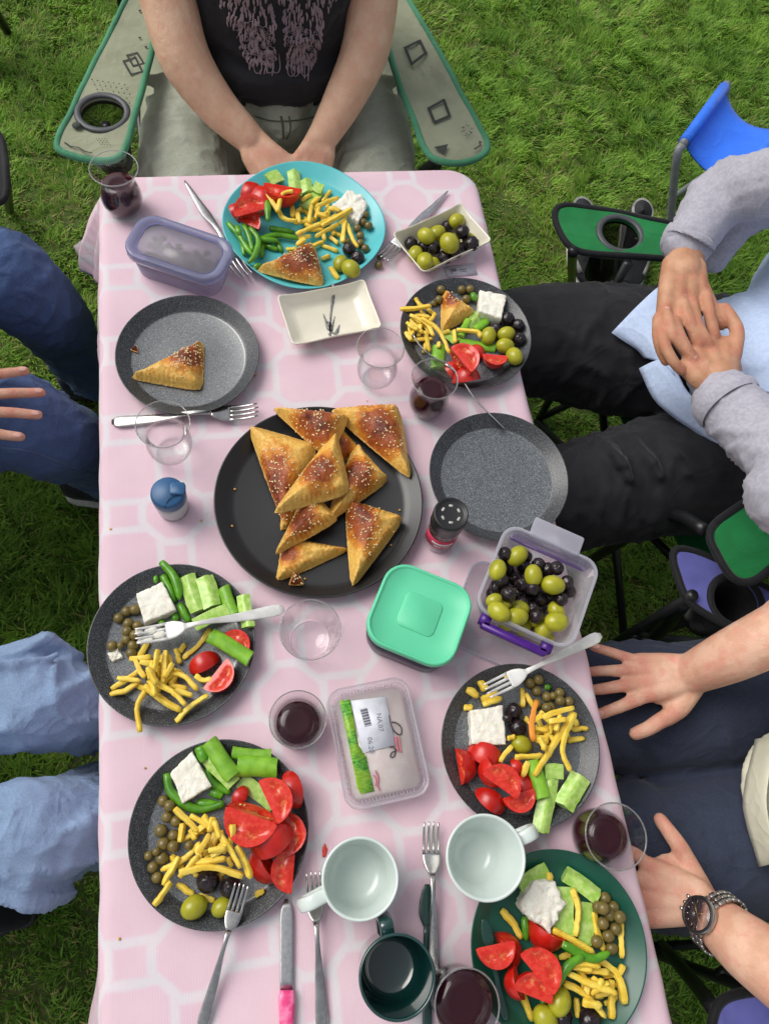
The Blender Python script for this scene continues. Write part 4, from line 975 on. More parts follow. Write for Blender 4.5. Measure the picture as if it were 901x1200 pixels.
def pastry_mesh(tri, thick, bake_c, bake_r, seed, seeds=60, crimp=(0, 1), bake_s=(1, 1)):
    """tri: three corners (local, x-y); puffed top, crimped rims on the sides listed, layered sides; bake = centre (barycentric) of the brown glaze"""
    T = np.array(tri, float); c = T.mean(0); n = 46; V, F, bake, layer = [], [], [], []
    if (T[1][0] - T[0][0]) * (T[2][1] - T[0][1]) - (T[1][1] - T[0][1]) * (T[2][0] - T[0][0]) < 0:
        T = T[[1, 0, 2]]; bake_c = (bake_c[1], bake_c[0], bake_c[2]); crimp = tuple({0: 1, 1: 0, 2: 2}[i] for i in crimp)
    size = math.sqrt(abs(np.cross(T[1] - T[0], T[2] - T[0])) / 2)
    H = [abs(np.cross(T[(i + 1) % 3] - T[i], T[(i + 2) % 3] - T[i])) / (np.linalg.norm(T[(i + 2) % 3] - T[(i + 1) % 3]) + 1e-9) for i in range(3)]   # height over the side opposite i
    BC = np.array(bake_c) @ T
    idx = {}
    def top(b):
        p = b @ T
        # round the corners off
        mx = b.max(); p = c + (p - c) * (1 - .10 * max(0, mx - .86) / .14)
        d = [b[i] * H[i] for i in range(3)]; dm = min(d)
        z = thick * (1 - math.exp(-dm / (size * .16))) * .9 + .0030
        for i in crimp:
            q = d[i]; rim = .011
            along = (p - T[(i + 1) % 3]) @ (T[(i + 2) % 3] - T[(i + 1) % 3]) / np.linalg.norm(T[(i + 2) % 3] - T[(i + 1) % 3])
            if q < rim * 1.6:
                k = math.exp(-((q - rim * .45) / (rim * .5)) ** 2); z = z + k * (.0024 + .0026 * (.45 + .7 * noise.noise((p[0] * 55 + seed, p[1] * 55, 4)) ) * math.sin(along * 2 * math.pi / .0066 + seed + 60 * (q - rim * .4)))
        z += .0036 * fbm((p[0] + seed, p[1], 0), 42, 3) * min(1, dm / .006) + .0006 * fbm((p[0], p[1] + seed, 0), 240, 2)
        ridge = 0
        for i in crimp:
            if d[i] < .013: ridge = max(ridge, math.exp(-((d[i] - .005) / .006) ** 2) * (.5 + .5 * math.sin((p - T[(i + 1) % 3]) @ (T[(i + 2) % 3] - T[(i + 1) % 3]) / np.linalg.norm(T[(i + 2) % 3] - T[(i + 1) % 3]) * 2 * math.pi / .0066 + seed + 60 * (d[i] - .0044))))
        g = (p - BC); g = np.array([g[0] * bake_s[0], g[1] * bake_s[1]])
        bk = math.exp(-(np.linalg.norm(g) / (bake_r * 1.25)) ** 2.4) * .95 + .34 * min(1, z / thick) - .12 + .30 * ridge + .10 * noise.noise((p[0] * 60 + seed, p[1] * 60, 2))
        return (p[0], p[1], z), bk
    for i in range(n + 1):
        for j in range(n + 1 - i):
            b = np.array([n - i - j, i, j]) / n; idx[i, j] = len(V); v, bk = top(b); V.append(v); bake.append(bk); layer.append(0)
    for i in range(n):
        for j in range(n - i):
            F.append((idx[i, j], idx[i + 1, j], idx[i, j + 1]))
            if i + j < n - 1: F.append((idx[i + 1, j], idx[i + 1, j + 1], idx[i, j + 1]))
    # rim loop, then flared, layered side down to the base
    loop = [idx[i, 0] for i in range(n)] + [idx[n - k, k] for k in range(n)] + [idx[0, n - k] for k in range(n)]
    prev = loop
    for s, (out, zz) in enumerate(((.0012, .75), (.0016, .45), (.0004, .15), (-.003, 0.0))):
        cur = []
        for q in loop:
            v = np.array(V[q]); r = v[:2] - c; r /= np.linalg.norm(r); jit = .0009 * noise.noise((v[0] * 300, v[1] * 300, s * 3.3))
            cur.append(len(V)); V.append((v[0] + r[0] * (out + jit), v[1] + r[1] * (out + jit), v[2] * zz)); bake.append(.12); layer.append(1 if s < 3 else 0)
        m = len(loop)
        for k in range(m): F.append((prev[k], cur[k], cur[(k + 1) % m], prev[(k + 1) % m]))
        prev = cur
    F.append(tuple(prev[::-1]))
    V = np.array(V); sv = []; tops = [k for k in range((n + 1) * (n + 2) // 2) if bake[k] > .45]
    for _ in range(seeds if tops else 0):
        k = tops[RNG.integers(len(tops))]; b = ball((0, 0, 0), (.0016, .0010, .0006), 6, 4)
        sv.append(xform(b, (RNG.uniform(-.3, .3), RNG.uniform(-.3, .3), RNG.uniform(0, 3)), V[k] + np.array([RNG.normal(0, .001), RNG.normal(0, .001), .0003])))
    return V, F, bake, layer, sv
def pastry(Z, tri, thick, label, bake_c=(.33, .33, .34), bake_r=.026, z=None, tilt=(0, 0), seed=1, seeds=60, crimp=(0, 1), group='sesame pastries', bake_s=(1, 1), name='pastry', zs=TZ + .02, pct=90, cat='pastry'):
    P = np.array([Z(p, z if z else zs) for p in tri]); c = P.mean(0); P = c + (P - c) * (1.12 if Z.k == 3.337 and name == 'pastry' else 1.0); L = (P - c)[:, :2]
    V, F, bake, layer, sv = pastry_mesh(L, thick * 1.25, bake_c, bake_r, seed, seeds, crimp, bake_s)
    M = np.array(Euler((R(tilt[0]), R(tilt[1]), 0)).to_matrix())
    W = V @ M.T + np.array([c[0], c[1], 0]); off = rest(W, pct); W[:, 2] += off; stamp(W)
    o = part(name, (V, F), M_past, None, loc=(c[0], c[1], off), rot=(R(tilt[0]), R(tilt[1]), 0))
    attr(o.data, 'bake', bake); attr(o.data, 'layer', layer); tag(o, label, cat, group)
    if sv: tag(part('sesame_seeds', join(*sv), M_ses, o), kind='stuff')
    return o
ZI = Zone(240, 460, 3.337)
pastry(FULL, ((148, 438), (238, 393), (236, 453)), .024, 'sesame pastry alone on the left speckled plate', (.18, .52, .30), .026, seed=2, seeds=110, crimp=(1,), bake_s=(.9, 1.2))
pastry(ZI, ((290, 722), (318, 565), (558, 605)), .018, 'pale pastry at the bottom of the pile, lowest left on the tray', (.35, .60, .05), .016, seed=3, seeds=0, crimp=(0, 1))
pastry(ZI, ((300, 520), (330, 330), (470, 440)), .020, 'pale pastry tip showing under the middle of the pile', (.3, .4, .3), .012, seed=21, seeds=0, crimp=(0,))
pastry(ZI, ((440, 320), (600, 208), (520, 120)), .022, 'golden folded pastry corner behind the topmost one', (.3, .4, .3), .016, seed=22, seeds=15, crimp=(1,))
pastry(ZI, ((178, 138), (432, 228), (318, 518)), .024, 'pastry with a dark brown flank at the upper left of the pile', (.30, .10, .60), .036, seed=4, seeds=80, crimp=(1,), bake_s=(1.5, .8), tilt=(0, -8))
pastry(ZI, ((275, 85), (550, 112), (480, 262)), .026, 'golden sesame pastry at the top of the pile beside the tray rim', (.34, .26, .40), .028, seed=5, seeds=90, crimp=(2,), tilt=(4, 0))
pastry(ZI, ((500, 75), (748, 58), (797, 328)), .026, 'pastry at the upper right of the black tray, apart from the pile', (.36, .22, .42), .034, seed=6, seeds=70, crimp=(2,), bake_s=(1.1, .9))
pastry(ZI, ((474, 508), (588, 205), (712, 330)), .026, 'pastry leaning on the right flank of the pile', (.36, .42, .22), .022, seed=7, seeds=50, crimp=(2, 1), tilt=(0, 12))
pastry(ZI, ((280, 628), (408, 402), (512, 508)), .026, 'brown topped pastry lying on the pale one in the lower pile', (.42, .42, .16), .022, seed=8, seeds=50, crimp=(1,), tilt=(6, -4))
pastry(ZI, ((274, 476), (556, 382), (508, 150)), .028, 'topmost pastry of the pile with a pale folded right side', (.40, .20, .40), .024, seed=9, seeds=50, crimp=(2,), zs=TZ + .05, tilt=(-4, 6), bake_s=(1, .9))
pastry(ZI, ((580, 748), (560, 428), (768, 492)), .024, 'long half of the pastry at the lower right of the tray', (.22, .58, .20), .030, seed=10, seeds=80, crimp=(0, 1), bake_s=(1.5, .8))
pastry(ZI, ((330, 745), (388, 742), (355, 690)), .008, 'small broken brown crust at the lower tray rim', (.33, .33, .34), .03, seed=12, seeds=12, crimp=(), name='pastry_crumb', cat='pastry crumb')
pastry(FULL, ((152, 404), (158, 400), (160, 407)), .004, 'tiny brown crust flake on the lone pastry plate', (.33, .33, .34), .03, seed=12, seeds=0, crimp=(), name='pastry_crumb', cat='pastry crumb')
for a, b in ((118, 378), (108, 522), (728, 597), (762, 460), (392, 725), (740, 540)):
    V, F = ball((0, 0, 0), .0016, 7, 5); V = V * (1 + .3 * RNG.standard_normal(V.shape) * .4)
    foodobj('crumb', (V, F), M_past, lambda z: ZI((a, b), z), 'pale pastry crumb on the bare part of the black tray', 'crumb', 'crumbs on the black tray')

def poly(Z, items, fn, **kw):
    for it in items: fn(Z, it, **kw)
def fillfries(Z, n, c, sp, label, group, ln=95):
    for _ in range(n):
        x, y, a = c[0] + RNG.normal(0, sp[0]), c[1] + RNG.normal(0, sp[1]), RNG.uniform(0, math.pi); l = RNG.uniform(.55, 1) * ln / 2
        dx, dy = l * math.cos(a), l * math.sin(a); fry(Z, [(x - dx, y - dy), (x + RNG.normal(0, 7), y + RNG.normal(0, 7)), (x + dx, y + dy)], label, group)
def fries(Z, items, label, group, **kw):
    for it in items:
        if isinstance(it, tuple): fry(Z, it[0], it[1], group, **kw)
        else: fry(Z, it, label, group, **kw)
def olives(Z, items, r, mat, name, label, group, asp=1.0):
    for it in items: olive(Z, it[:2], it[2] if len(it) > 2 else r, mat, name, label, group, it[3] if len(it) > 3 else asp)

# ================= plate at the left table edge
ZA = Zone(100, 650, 4.0955); pl = 'on the left edge plate'
g = 'peppers on the left edge plate'
for pts, w in (([(330, 118), (352, 118)], 40), ([(372, 100), (405, 160), (432, 225)], 42), ([(365, 35), (420, 95), (445, 160), (452, 215)], 44), ([(452, 235), (480, 290), (505, 325)], 44), ([(428, 285), (440, 322)], 40), ([(355, 335), (385, 320)], 40)):
    pepper(ZA, pts, w, 'slim green pepper piece ' + pl, g)
g = 'cucumber on the left edge plate'
cucumber(ZA, (490, 105), (545, 275), 84, 'broad cucumber stick right of the cheese ' + pl, g, 'ridge')
cucumber(ZA, (568, 108), (618, 250), 88, 'second cucumber stick from the cheese ' + pl, g, 'ridge')
cucumber(ZA, (655, 158), (715, 285), 62, 'narrow dark cucumber stick near the rim ' + pl, g, 'round')
cucumber(ZA, (765, 198), (778, 350), 66, 'cucumber stick at the right rim under the fork handle', g, 'ridge')
cucumber(ZA, (522, 330), (685, 262), 66, 'cucumber stick lying crosswise above the fork neck', g, 'flat')
g = 'tomato wedges on the left edge plate'
tomato(ZA, (742, 412), 170, 40, 'cut', 'tomato wedge behind the long cucumber stick ' + pl, g, 42)
tomato(ZA, (572, 522), 180, -28, 'skin', 'tomato wedge curving beside the fries ' + pl, g, 30)
tomato(ZA, (662, 600), 200, -52, 'cut2', 'tomato wedge with its cut face up, lowest ' + pl, g, 40)
cucumber(ZA, (600, 385), (795, 492), 78, 'long cucumber stick lying across the tomato ' + pl, 'cucumber on the left edge plate', 'round')
lab = 'small khaki olive by the cheese on the left edge plate'
olives(ZA, [(162, 305), (200, 272), (240, 265), (208, 330), (200, 366), (252, 342), (195, 402), (130, 438), (170, 435, 18), (225, 430), (222, 472), (238, 385)], 26, M_kol, 'small_olive', lab, 'khaki olives on the left edge plate')
cheese(ZA, [(248, 190), (375, 135), (442, 270), (285, 335)], .026, 'white cheese block on the left edge plate, next to the fork')
cheese(ZA, [(110, 475), (160, 452), (185, 495), (135, 515)], .007, 'crumb of white cheese at the left rim of the left edge plate', .002)
fillfries(ZA, 18, (370, 590), (55, 45), 'yellow fry on the left edge plate', 'fries on the left edge plate')
fries(ZA, [[(215, 500), (320, 490)], [(320, 520), (335, 680)], [(400, 480), (415, 560)], [(480, 430), (450, 470)], [(240, 500), (265, 560), (290, 590)], [(350, 460), (335, 540), (310, 600)], [(380, 450), (372, 540), (365, 610)], ([(600, 355), (550, 430), (470, 500)], 'long fry running from the fork neck down the left edge plate'), [(435, 450), (455, 525)],
    [(120, 640), (200, 595), (270, 540)], [(120, 672), (200, 650), (262, 605)], [(155, 590), (270, 605)], [(400, 620), (490, 640)], [(430, 650), (515, 675)], [(275, 620), (370, 695), (450, 740)], [(330, 610), (420, 660), (480, 720)], [(392, 568), (470, 580), (540, 650)], ([(530, 580), (560, 603), (610, 600)], 'short bent fry between the two tomato wedges of the left edge plate'), ([(590, 670), (500, 730), (435, 800)], 'lone fry at the near right rim of the left edge plate below the tomato'), ([(290, 650), (250, 735), (265, 850)], 'curved fry hanging out over the near rim of the left edge plate'), [(340, 620), (300, 540)], [(420, 520), (380, 590)]], 'yellow fry on the left edge plate', 'fries on the left edge plate')

# ================= lower left plate
ZC = Zone(150, 860, 4.0955); pl = 'on the lower left plate'
g = 'peppers on the lower left plate'
for pts, w in (([(330, 330), (455, 345)], 48), ([(395, 275), (455, 300)], 46), ([(345, 60), (370, 130)], 62), ([(385, 160), (402, 230), (492, 282)], 44), ([(185, 190), (212, 285), (330, 362), (462, 335)], 46)):
    pepper(ZC, pts, w, 'green pepper piece with a pale cut end ' + pl, g, tip=.8, hollow=True)
g = 'cucumber on the lower left plate'
cucumber(ZC, (500, 88), (685, 105), 58, 'thin cucumber stick nearest the top rim ' + pl, g, 'round')
cucumber(ZC, (525, 155), (715, 162), 98, 'broad cucumber stick pointing at the juice glass ' + pl, g, 'round')
cucumber(ZC, (392, 108), (505, 245), 76, 'cucumber stick lying along the cheese ' + pl, g, 'ridge')
cucumber(ZC, (385, 40), (510, 200), 84, 'uppermost long cucumber stick ' + pl, g, 'round')
cucumber(ZC, (548, 215), (700, 345), 78, 'dark cucumber stick poking between the tomatoes ' + pl, g, 'flat')
g = 'tomato wedges on the lower left plate'
tomato(ZC, (790, 265), 200, 75, 'skin', 'tomato wedge at the right rim, topmost ' + pl, g, 28)
tomato(ZC, (640, 640), 230, 62, 'side', 'tomato wedge by the fry ends, lowest row left ' + pl, g, 34)
tomato(ZC, (740, 655), 220, 95, 'cut2', 'tomato wedge nearest the knife ' + pl, g, 36)
tomato(ZC, (800, 470), 220, 80, 'cut', 'narrow tomato wedge halfway down the right rim ' + pl, g, 30)
tomato(ZC, (690, 510), 240, -35, 'skin', 'tomato wedge in the middle of the heap ' + pl, g, 36)
tomato(ZC, (728, 300), 240, 65, 'cut', 'pink cut tomato wedge with seeds, upper right ' + pl, g, 44)
tomato(ZC, (540, 300), 120, -60, 'skin', 'small red tomato tip beside the pepper ends ' + pl, g, 34)
tomato(ZC, (580, 440), 285, 20, 'cut2', 'biggest tomato wedge, its wet cut face up ' + pl, g, 62)
olives(ZC, [(172, 322), (200, 345), (190, 398), (232, 420), (160, 465, 32), (172, 528, 32), (220, 488), (218, 540), (102, 585, 24), (165, 597, 32), (122, 640), (142, 690), (138, 565, 20)], 28, M_kol, 'small_olive', 'small khaki olive at the left rim of the lower left plate', 'khaki olives on the lower left plate')
cheese(ZC, [(205, 190), (310, 80), (405, 250), (265, 335)], .022, 'white cheese slab lying on green peppers on the lower left plate')
fillfries(ZC, 24, (390, 560), (60, 60), 'yellow fry on the lower left plate', 'fries on the lower left plate')
fries(ZC, [[(265, 430), (250, 520)], [(300, 455), (325, 510)], [(300, 390), (420, 460)], [(360, 390), (400, 450)], [(225, 360), (290, 420), (340, 470)], [(350, 520), (270, 600), (160, 655)], [(395, 480), (340, 570)], [(390, 560), (470, 550)], [(480, 590), (500, 640)], [(320, 620), (470, 600)], [(340, 585), (250, 685)], [(440, 485), (490, 560), (535, 640)], [(520, 540), (555, 610), (585, 690)], [(250, 665), (400, 640), (550, 682)], [(245, 590), (170, 725)], [(235, 720), (320, 775)], [(340, 775), (420, 800)], ([(210, 710), (130, 822)], 'straight fry poking over the lower left rim of the lower left plate'), ([(610, 772), (655, 752)], 'short fry end right of the fork on the lower left plate'), [(430, 420), (455, 500)], [(410, 400), (390, 470)]], 'yellow fry on the lower left plate', 'fries on the lower left plate')
olive(ZC, (295, 535), 22, M_kol, 'small_olive', 'small khaki olive lying on the fries of the lower left plate', 'khaki olives on the lower left plate')
olives(ZC, [(385, 705, 58), (492, 738, 52)], 50, M_bol, 'black_olive', 'black wrinkled olive under the fries of the lower left plate', 'black olives on the lower left plate')
olives(ZC, [(318, 832, 56), (452, 832, 46)], 50, M_gol, 'green_olive', 'large green olive at the near rim of the lower left plate', 'green olives on the lower left plate', 1.1)

# ================= plate below the olive box
ZD = Zone(510, 770, 4.505); pl = 'on the plate below the olive box'
fries(ZD, [[(165, 170), (225, 205)], [(235, 125), (268, 175)], [(378, 85), (382, 120)], [(445, 65), (447, 120)], [(150, 265), (195, 268)], [(240, 225), (330, 185)], [(250, 250), (350, 215)]], 'stubby fry end near the fork tines ' + pl, 'short fries by the fork', w=.0044)
g = 'tomato wedges on the plate below the olive box'
tomato(ZD, (265, 520), 210, 25, 'skin', 'tomato wedge tucked under the cheese ' + pl, g, 34)
tomato(ZD, (172, 570), 205, 80, 'side2', 'round skinned tomato piece at the left rim ' + pl, g, 46)
tomato(ZD, (285, 620), 190, 60, 'side', 'tomato wedge under the big cut slice ' + pl, g, 36)
tomato(ZD, (290, 760), 200, 38, 'skin', 'lowest left tomato wedge, skin up, ' + pl, g, 30)
tomato(ZD, (470, 690), 190, 60, 'skin', 'tomato wedge touching the cucumber sticks ' + pl, g, 34)
tomato(ZD, (450, 770), 195, -18, 'cut2', 'tomato wedge nearest the white mug ' + pl, g, 36)
tomato(ZD, (430, 580), 100, 60, 'skin', 'small tomato tip under the fries ' + pl, g, 34)
tomato(ZD, (365, 635), 230, 35, 'cut', 'central tomato wedge with its seeds showing ' + pl, g, 46)
g = 'cucumber on the plate below the olive box'
cucumber(ZD, (600, 615), (558, 925), 92, 'long cucumber stick overhanging the rim above the mug ' + pl, g, 'ridge')
cucumber(ZD, (575, 605), (672, 600), 76, 'short cucumber piece across the longer ones ' + pl, g, 'flat')
cucumber(ZD, (680, 790), (758, 625), 112, 'broad cut cucumber stick at the right rim ' + pl, g, 'ridge')
cucumber(ZD, (520, 545), (570, 740), 80, 'cucumber stick half under the fries ' + pl, g, 'round')
olives(ZD, [(500, 140), (545, 120), (535, 180), (588, 210), (620, 205, 20), (655, 190), (660, 230), (705, 235), (628, 255), (588, 268), (537, 245)], 26, M_kol, 'small_olive', 'small khaki olive at the top of the plate below the olive box', 'khaki olives on the plate below the olive box')
cheese(ZD, [(178, 285), (352, 255), (370, 465), (185, 462)], .026, 'square white cheese block on the plate below the olive box')
olives(ZD, [(415, 285, 44), (378, 322, 26), (435, 372, 46)], 40, M_bol, 'black_olive', 'shiny black olive beside the cheese below the olive box', 'black olives on the plate below the olive box')
olive(ZD, (455, 462), 48, M_gol, 'green_olive', 'lone green olive in the middle of the plate below the olive box', None, 1.08)
fillfries(ZD, 22, (610, 400), (50, 60), 'yellow fry on the plate below the olive box', 'fries on the plate below the olive box')
fries(ZD, [[(380, 430), (420, 420)], [(470, 320), (500, 350)], [(460, 165), (465, 265)], [(478, 190), (520, 270)], [(520, 370), (610, 380)], [(545, 420), (580, 490)], [(600, 460), (620, 525)], [(690, 440), (785, 430)], ([(720, 382), (805, 375)], 'single fry pointing right at the rim of the plate below the olive box'), [(560, 320), (640, 290), (722, 270)], [(410, 530), (560, 525)], [(490, 550), (465, 630)], [(340, 555), (365, 510), (405, 470)], ([(720, 290), (640, 430), (520, 620)], 'longest fry slanting across the pile below the olive box'), [(715, 300), (650, 480), (690, 605)], [(600, 340), (690, 330)], [(575, 300), (500, 350)]], 'yellow fry on the plate below the olive box', 'fries on the plate below the olive box')
fry(ZD, [(540, 228), (512, 340), (522, 440)], 'orange-tinged fry lying across the pile on the plate below the olive box', None, mat=M_fryo)
# the bits are on the fork tines; a small pepper bit among the olives
pepper(ZD, [(578, 158), (608, 160)], 32, 'tiny green pepper bit among the khaki olives', None)

# ================= upper right plate
ZE = Zone(460, 320, 5.0056); pl = 'on the upper right plate'
olives(ZE, [(285, 90), (280, 130), (405, 95), (455, 92), (440, 125), (240, 178, 18)], 25, M_kol, 'small_olive', 'small khaki olive behind the bitten pastry on the upper right plate', 'khaki olives on the upper right plate')
g = 'cucumber on the upper right plate'
cucumber(ZE, (270, 425), (270, 560), 84, 'cucumber stick seen through the juice glass rim', g, 'round')
cucumber(ZE, (300, 340), (370, 410), 70, 'short cucumber piece under the pastry end ' + pl, g, 'flat')
cucumber(ZE, (435, 320), (515, 240), 66, 'cucumber stick between pastry and cheese ' + pl, g, 'ridge')
cucumber(ZE, (485, 330), (555, 275), 50, 'thin cucumber stick left of the green olives ' + pl, g, 'round')
cucumber(ZE, (405, 370), (440, 270), 44, 'upright thin cucumber stick under the curled fry ' + pl, g, 'round')
cucumber(ZE, (390, 405), (600, 435), 62, 'long cucumber stick above the cut tomatoes ' + pl, g, 'round')
pepper(ZE, [(470, 110), (490, 150)], 44, 'green pepper bit beside the cheese on the upper right plate', None)
g = 'tomato wedges on the upper right plate'
tomato(ZE, (345, 575), 150, 60, 'skin', 'tomato wedge behind the juice glass rim', g, 36)
tomato(ZE, (440, 600), 190, -10, 'skin', 'lowest tomato wedge beside the rim ' + pl, g, 32)
tomato(ZE, (490, 470), 130, 10, 'skin', 'flat red tomato piece between the two cut ones ' + pl, g, 44)
tomato(ZE, (430, 520), 215, 50, 'cut', 'large cut tomato wedge at the centre ' + pl, g, 50)
tomato(ZE, (598, 520), 165, 5, 'cut2', 'tomato wedge with visible seeds next to the green olives ' + pl, g, 42)
cheese(ZE, [(505, 115), (662, 145), (632, 282), (498, 242)], .026, 'white cheese block at the far side of the upper right plate')
olives(ZE, [(672, 270, 42), (738, 300, 36), (742, 385, 40), (610, 302, 36)], 36, M_bol, 'black_olive', 'black olive along the right rim of the upper right plate', 'black olives on the upper right plate')
olives(ZE, [(565, 357, 46), (665, 357, 44), (660, 427, 46), (713, 487, 48)], 44, M_gol, 'green_olive', 'large green olive on the upper right plate', 'green olives on the upper right plate', 1.12)
pastry(ZE, ((300, 78), (495, 215), (290, 330)), .022, 'bitten sesame pastry end on the upper right plate', (.55, .2, .25), .014, seed=14, seeds=20, crimp=(0,), name='pastry', pct=80)
fillfries(ZE, 10, (170, 320), (45, 50), 'yellow fry on the upper right plate', 'fries on the upper right plate')
fries(ZE, [[(200, 210), (250, 242)], [(180, 470), (200, 405)], [(110, 385), (240, 378)], [(75, 340), (112, 392)], [(190, 340), (215, 462)], [(270, 405), (272, 440)], [(100, 250), (195, 300), (240, 375)], [(130, 248), (222, 262)], [(80, 290), (180, 352)], ([(45, 208), (130, 205), (222, 188)], 'fry poking out over the left rim of the upper right plate'), [(360, 335), (368, 410)], ([(375, 330), (490, 340), (520, 370)], 'curled fry lying across the cucumber of the upper right plate'), [(308, 322), (342, 308)], [(165, 275), (265, 350), (330, 482)], [(220, 285), (250, 235)], [(150, 330), (90, 300)]], 'yellow fry on the upper right plate', 'fries on the upper right plate')

# ================= turquoise plate
ZT = Zone(250, 180, 4.095); pl = 'on the turquoise plate'
g = 'cucumber on the turquoise plate'
cucumber(ZT, (265, 120), (320, 92), 68, 'cucumber end at the far rim ' + pl, g, 'flat', pale=True)
cucumber(ZT, (378, 88), (402, 205), 60, 'cucumber stick standing behind the round tomato ' + pl, g, 'ridge')
cucumber(ZT, (440, 130), (455, 190), 58, 'short cucumber stick, middle of the three ' + pl, g, 'ridge')
cucumber(ZT, (500, 190), (440, 270), 64, 'cucumber stick half under the fries ' + pl, g, 'flat')
cucumber(ZT, (480, 165), (525, 180), 56, 'pale cucumber piece rightmost of the sticks ' + pl, g, 'flat', pale=True)
g = 'tomato wedges on the turquoise plate'
tomato(ZT, (180, 175), 150, -50, 'skin', 'tomato wedge pointing up at the far rim ' + pl, g, 30)
tomato(ZT, (240, 225), 190, -35, 'skin', 'middle tomato wedge ' + pl, g, 34)
tomato(ZT, (110, 272), 120, 70, 'skin', 'tomato wedge at the left rim ' + pl, g, 34)
tomato(ZT, (330, 185), 200, 10, 'cut2', 'round cut tomato piece ringed by fries ' + pl, g, 64)
tomato(ZT, (178, 300), 140, 25, 'cut', 'lowest tomato wedge above the thin peppers ' + pl, g, 38)
tomato(ZT, (170, 240), 190, -15, 'cut', 'tomato wedge with a wet cut face, left ' + pl, g, 42)
g = 'thin peppers on the turquoise plate'
for pts in ([(70, 330), (135, 410), (148, 485)], [(110, 325), (150, 395), (185, 440)], [(140, 295), (165, 345), (185, 420)], [(250, 440), (310, 462)], [(290, 400), (330, 470)], [(240, 400), (230, 500)], [(260, 225), (262, 315)], [(200, 350), (300, 322), (412, 338)], [(200, 378), (310, 388)], [(270, 358), (390, 378)], [(175, 345), (215, 400), (200, 470), (168, 510)], [(430, 310), (452, 352)], [(195, 522), (225, 508)], [(120, 340), (110, 300)]):
    pepper(ZT, pts, 30, 'thin bright green pepper strip on the turquoise plate', g, tip=.5)
olives(ZT, [(728, 293), (718, 330), (745, 345), (690, 360), (705, 395), (705, 430), (730, 455), (640, 425)], 20, M_kol, 'small_olive', 'small khaki olive beside the cheese on the turquoise plate', 'khaki olives on the turquoise plate')
cheese(ZT, [(570, 262), (640, 188), (705, 205), (742, 250), (695, 335), (640, 300)], .024, 'crumbly white cheese on the turquoise plate', .003)
fillfries(ZT, 20, (500, 330), (60, 70), 'yellow fry on the turquoise plate', 'fries on the turquoise plate')
fries(ZT, [[(260, 180), (310, 262)], [(380, 250), (382, 305)], [(405, 240), (412, 290)], [(470, 250), (460, 335)], [(512, 240), (488, 312)], [(310, 245), (340, 290), (402, 300)], [(308, 285), (332, 202), (382, 188)], [(500, 290), (545, 305)], [(570, 320), (580, 365)], [(600, 215), (490, 262)], [(562, 178), (520, 232)], [(560, 400), (600, 432)], [(440, 400), (400, 432)], [(350, 462), (402, 460)], [(520, 440), (600, 470)], [(632, 318), (620, 420)], [(640, 335), (665, 400), (692, 452)], [(600, 330), (490, 392)], [(520, 330), (400, 382)], ([(665, 262), (590, 305), (520, 342)], 'long fry reaching onto the cheese of the turquoise plate'), ([(560, 548), (600, 608)], 'fry beside the near olives at the rim of the turquoise plate'), [(520, 505), (560, 490)], [(530, 395), (470, 420)], [(420, 225), (470, 195)]], 'yellow fry on the turquoise plate', 'fries on the turquoise plate', w=.0035)
olives(ZT, [(652, 460, 34), (692, 500, 34)], 34, M_bol, 'black_olive', 'black olive near the right rim of the turquoise plate', 'black olives on the turquoise plate')
olives(ZT, [(612, 528, 38), (660, 560, 42)], 40, M_gol, 'green_olive', 'large green olive at the near rim of the turquoise plate', 'green olives on the turquoise plate', 1.1)
pastry(ZT, ((195, 560), (480, 425), (535, 640)), .024, 'sesame pastry on the near side of the turquoise plate', (.22, .38, .40), .034, seed=15, seeds=120, crimp=(), bake_s=(.8, 1.2))
olives(ZT, [(800, 495, 15), (793, 535, 19)], 16, M_kol, 'small_olive', 'small brown olive lying loose on the cloth by the turquoise plate', 'loose olives on the cloth')

# ================= dark green plate
ZF = Zone(540, 990, 3.917); pl = 'on the dark green plate'
g = 'cucumber on the dark green plate'
cucumber(ZF, (268, 195), (395, 115), 84, 'pale seedy cucumber stick beside the white mug', g, 'flat', pale=True)
cucumber(ZF, (475, 135), (628, 235), 74, 'cucumber stick at the far rim ' + pl, g, 'ridge')
cucumber(ZF, (462, 190), (475, 420), 92, 'wide pale cucumber right of the cheese ' + pl, g, 'flat', pale=True)
cucumber(ZF, (568, 258), (568, 460), 70, 'bright cucumber stick beside the khaki olives ' + pl, g, 'flat')
fries(ZF, [[(402, 125), (410, 165)], ([(185, 300), (240, 360), (275, 430)], 'lone curved fry left of the cheese on the dark green plate'), ([(510, 200), (535, 290), (525, 420)], 'curved fry lying on the pale cucumber of the dark green plate'), [(610, 310), (625, 400), (655, 490)], ([(732, 350), (737, 520)], 'upright fry right of the khaki olives on the dark green plate'), [(275, 670), (300, 740), (328, 805)], [(530, 700), (535, 795)], [(580, 690), (650, 695)], [(590, 640), (730, 640)], [(740, 580), (650, 602)], [(450, 520), (505, 500)]], 'yellow fry on the dark green plate', 'fries on the dark green plate', w=.0034)
g = 'peppers on the dark green plate'
for pts in ([(290, 330), (300, 440)], [(420, 500), (440, 560)], [(375, 690), (380, 780)]):
    pepper(ZF, pts, 36, 'slim green pepper ' + pl, g)
g = 'tomato wedges on the dark green plate'
tomato(ZF, (232, 480), 190, 70, 'side2', 'tomato wedge under the two cut ones at the left ' + pl, g, 40)
tomato(ZF, (235, 640), 160, 75, 'side', 'slender tomato wedge hanging to the lower left ' + pl, g, 24)
tomato(ZF, (330, 635), 200, 22, 'cut', 'lower tomato wedge of the group ' + pl, g, 36)
tomato(ZF, (165, 512), 200, -12, 'cut2', 'tomato wedge with seeds jutting over the left rim ' + pl, g, 44)
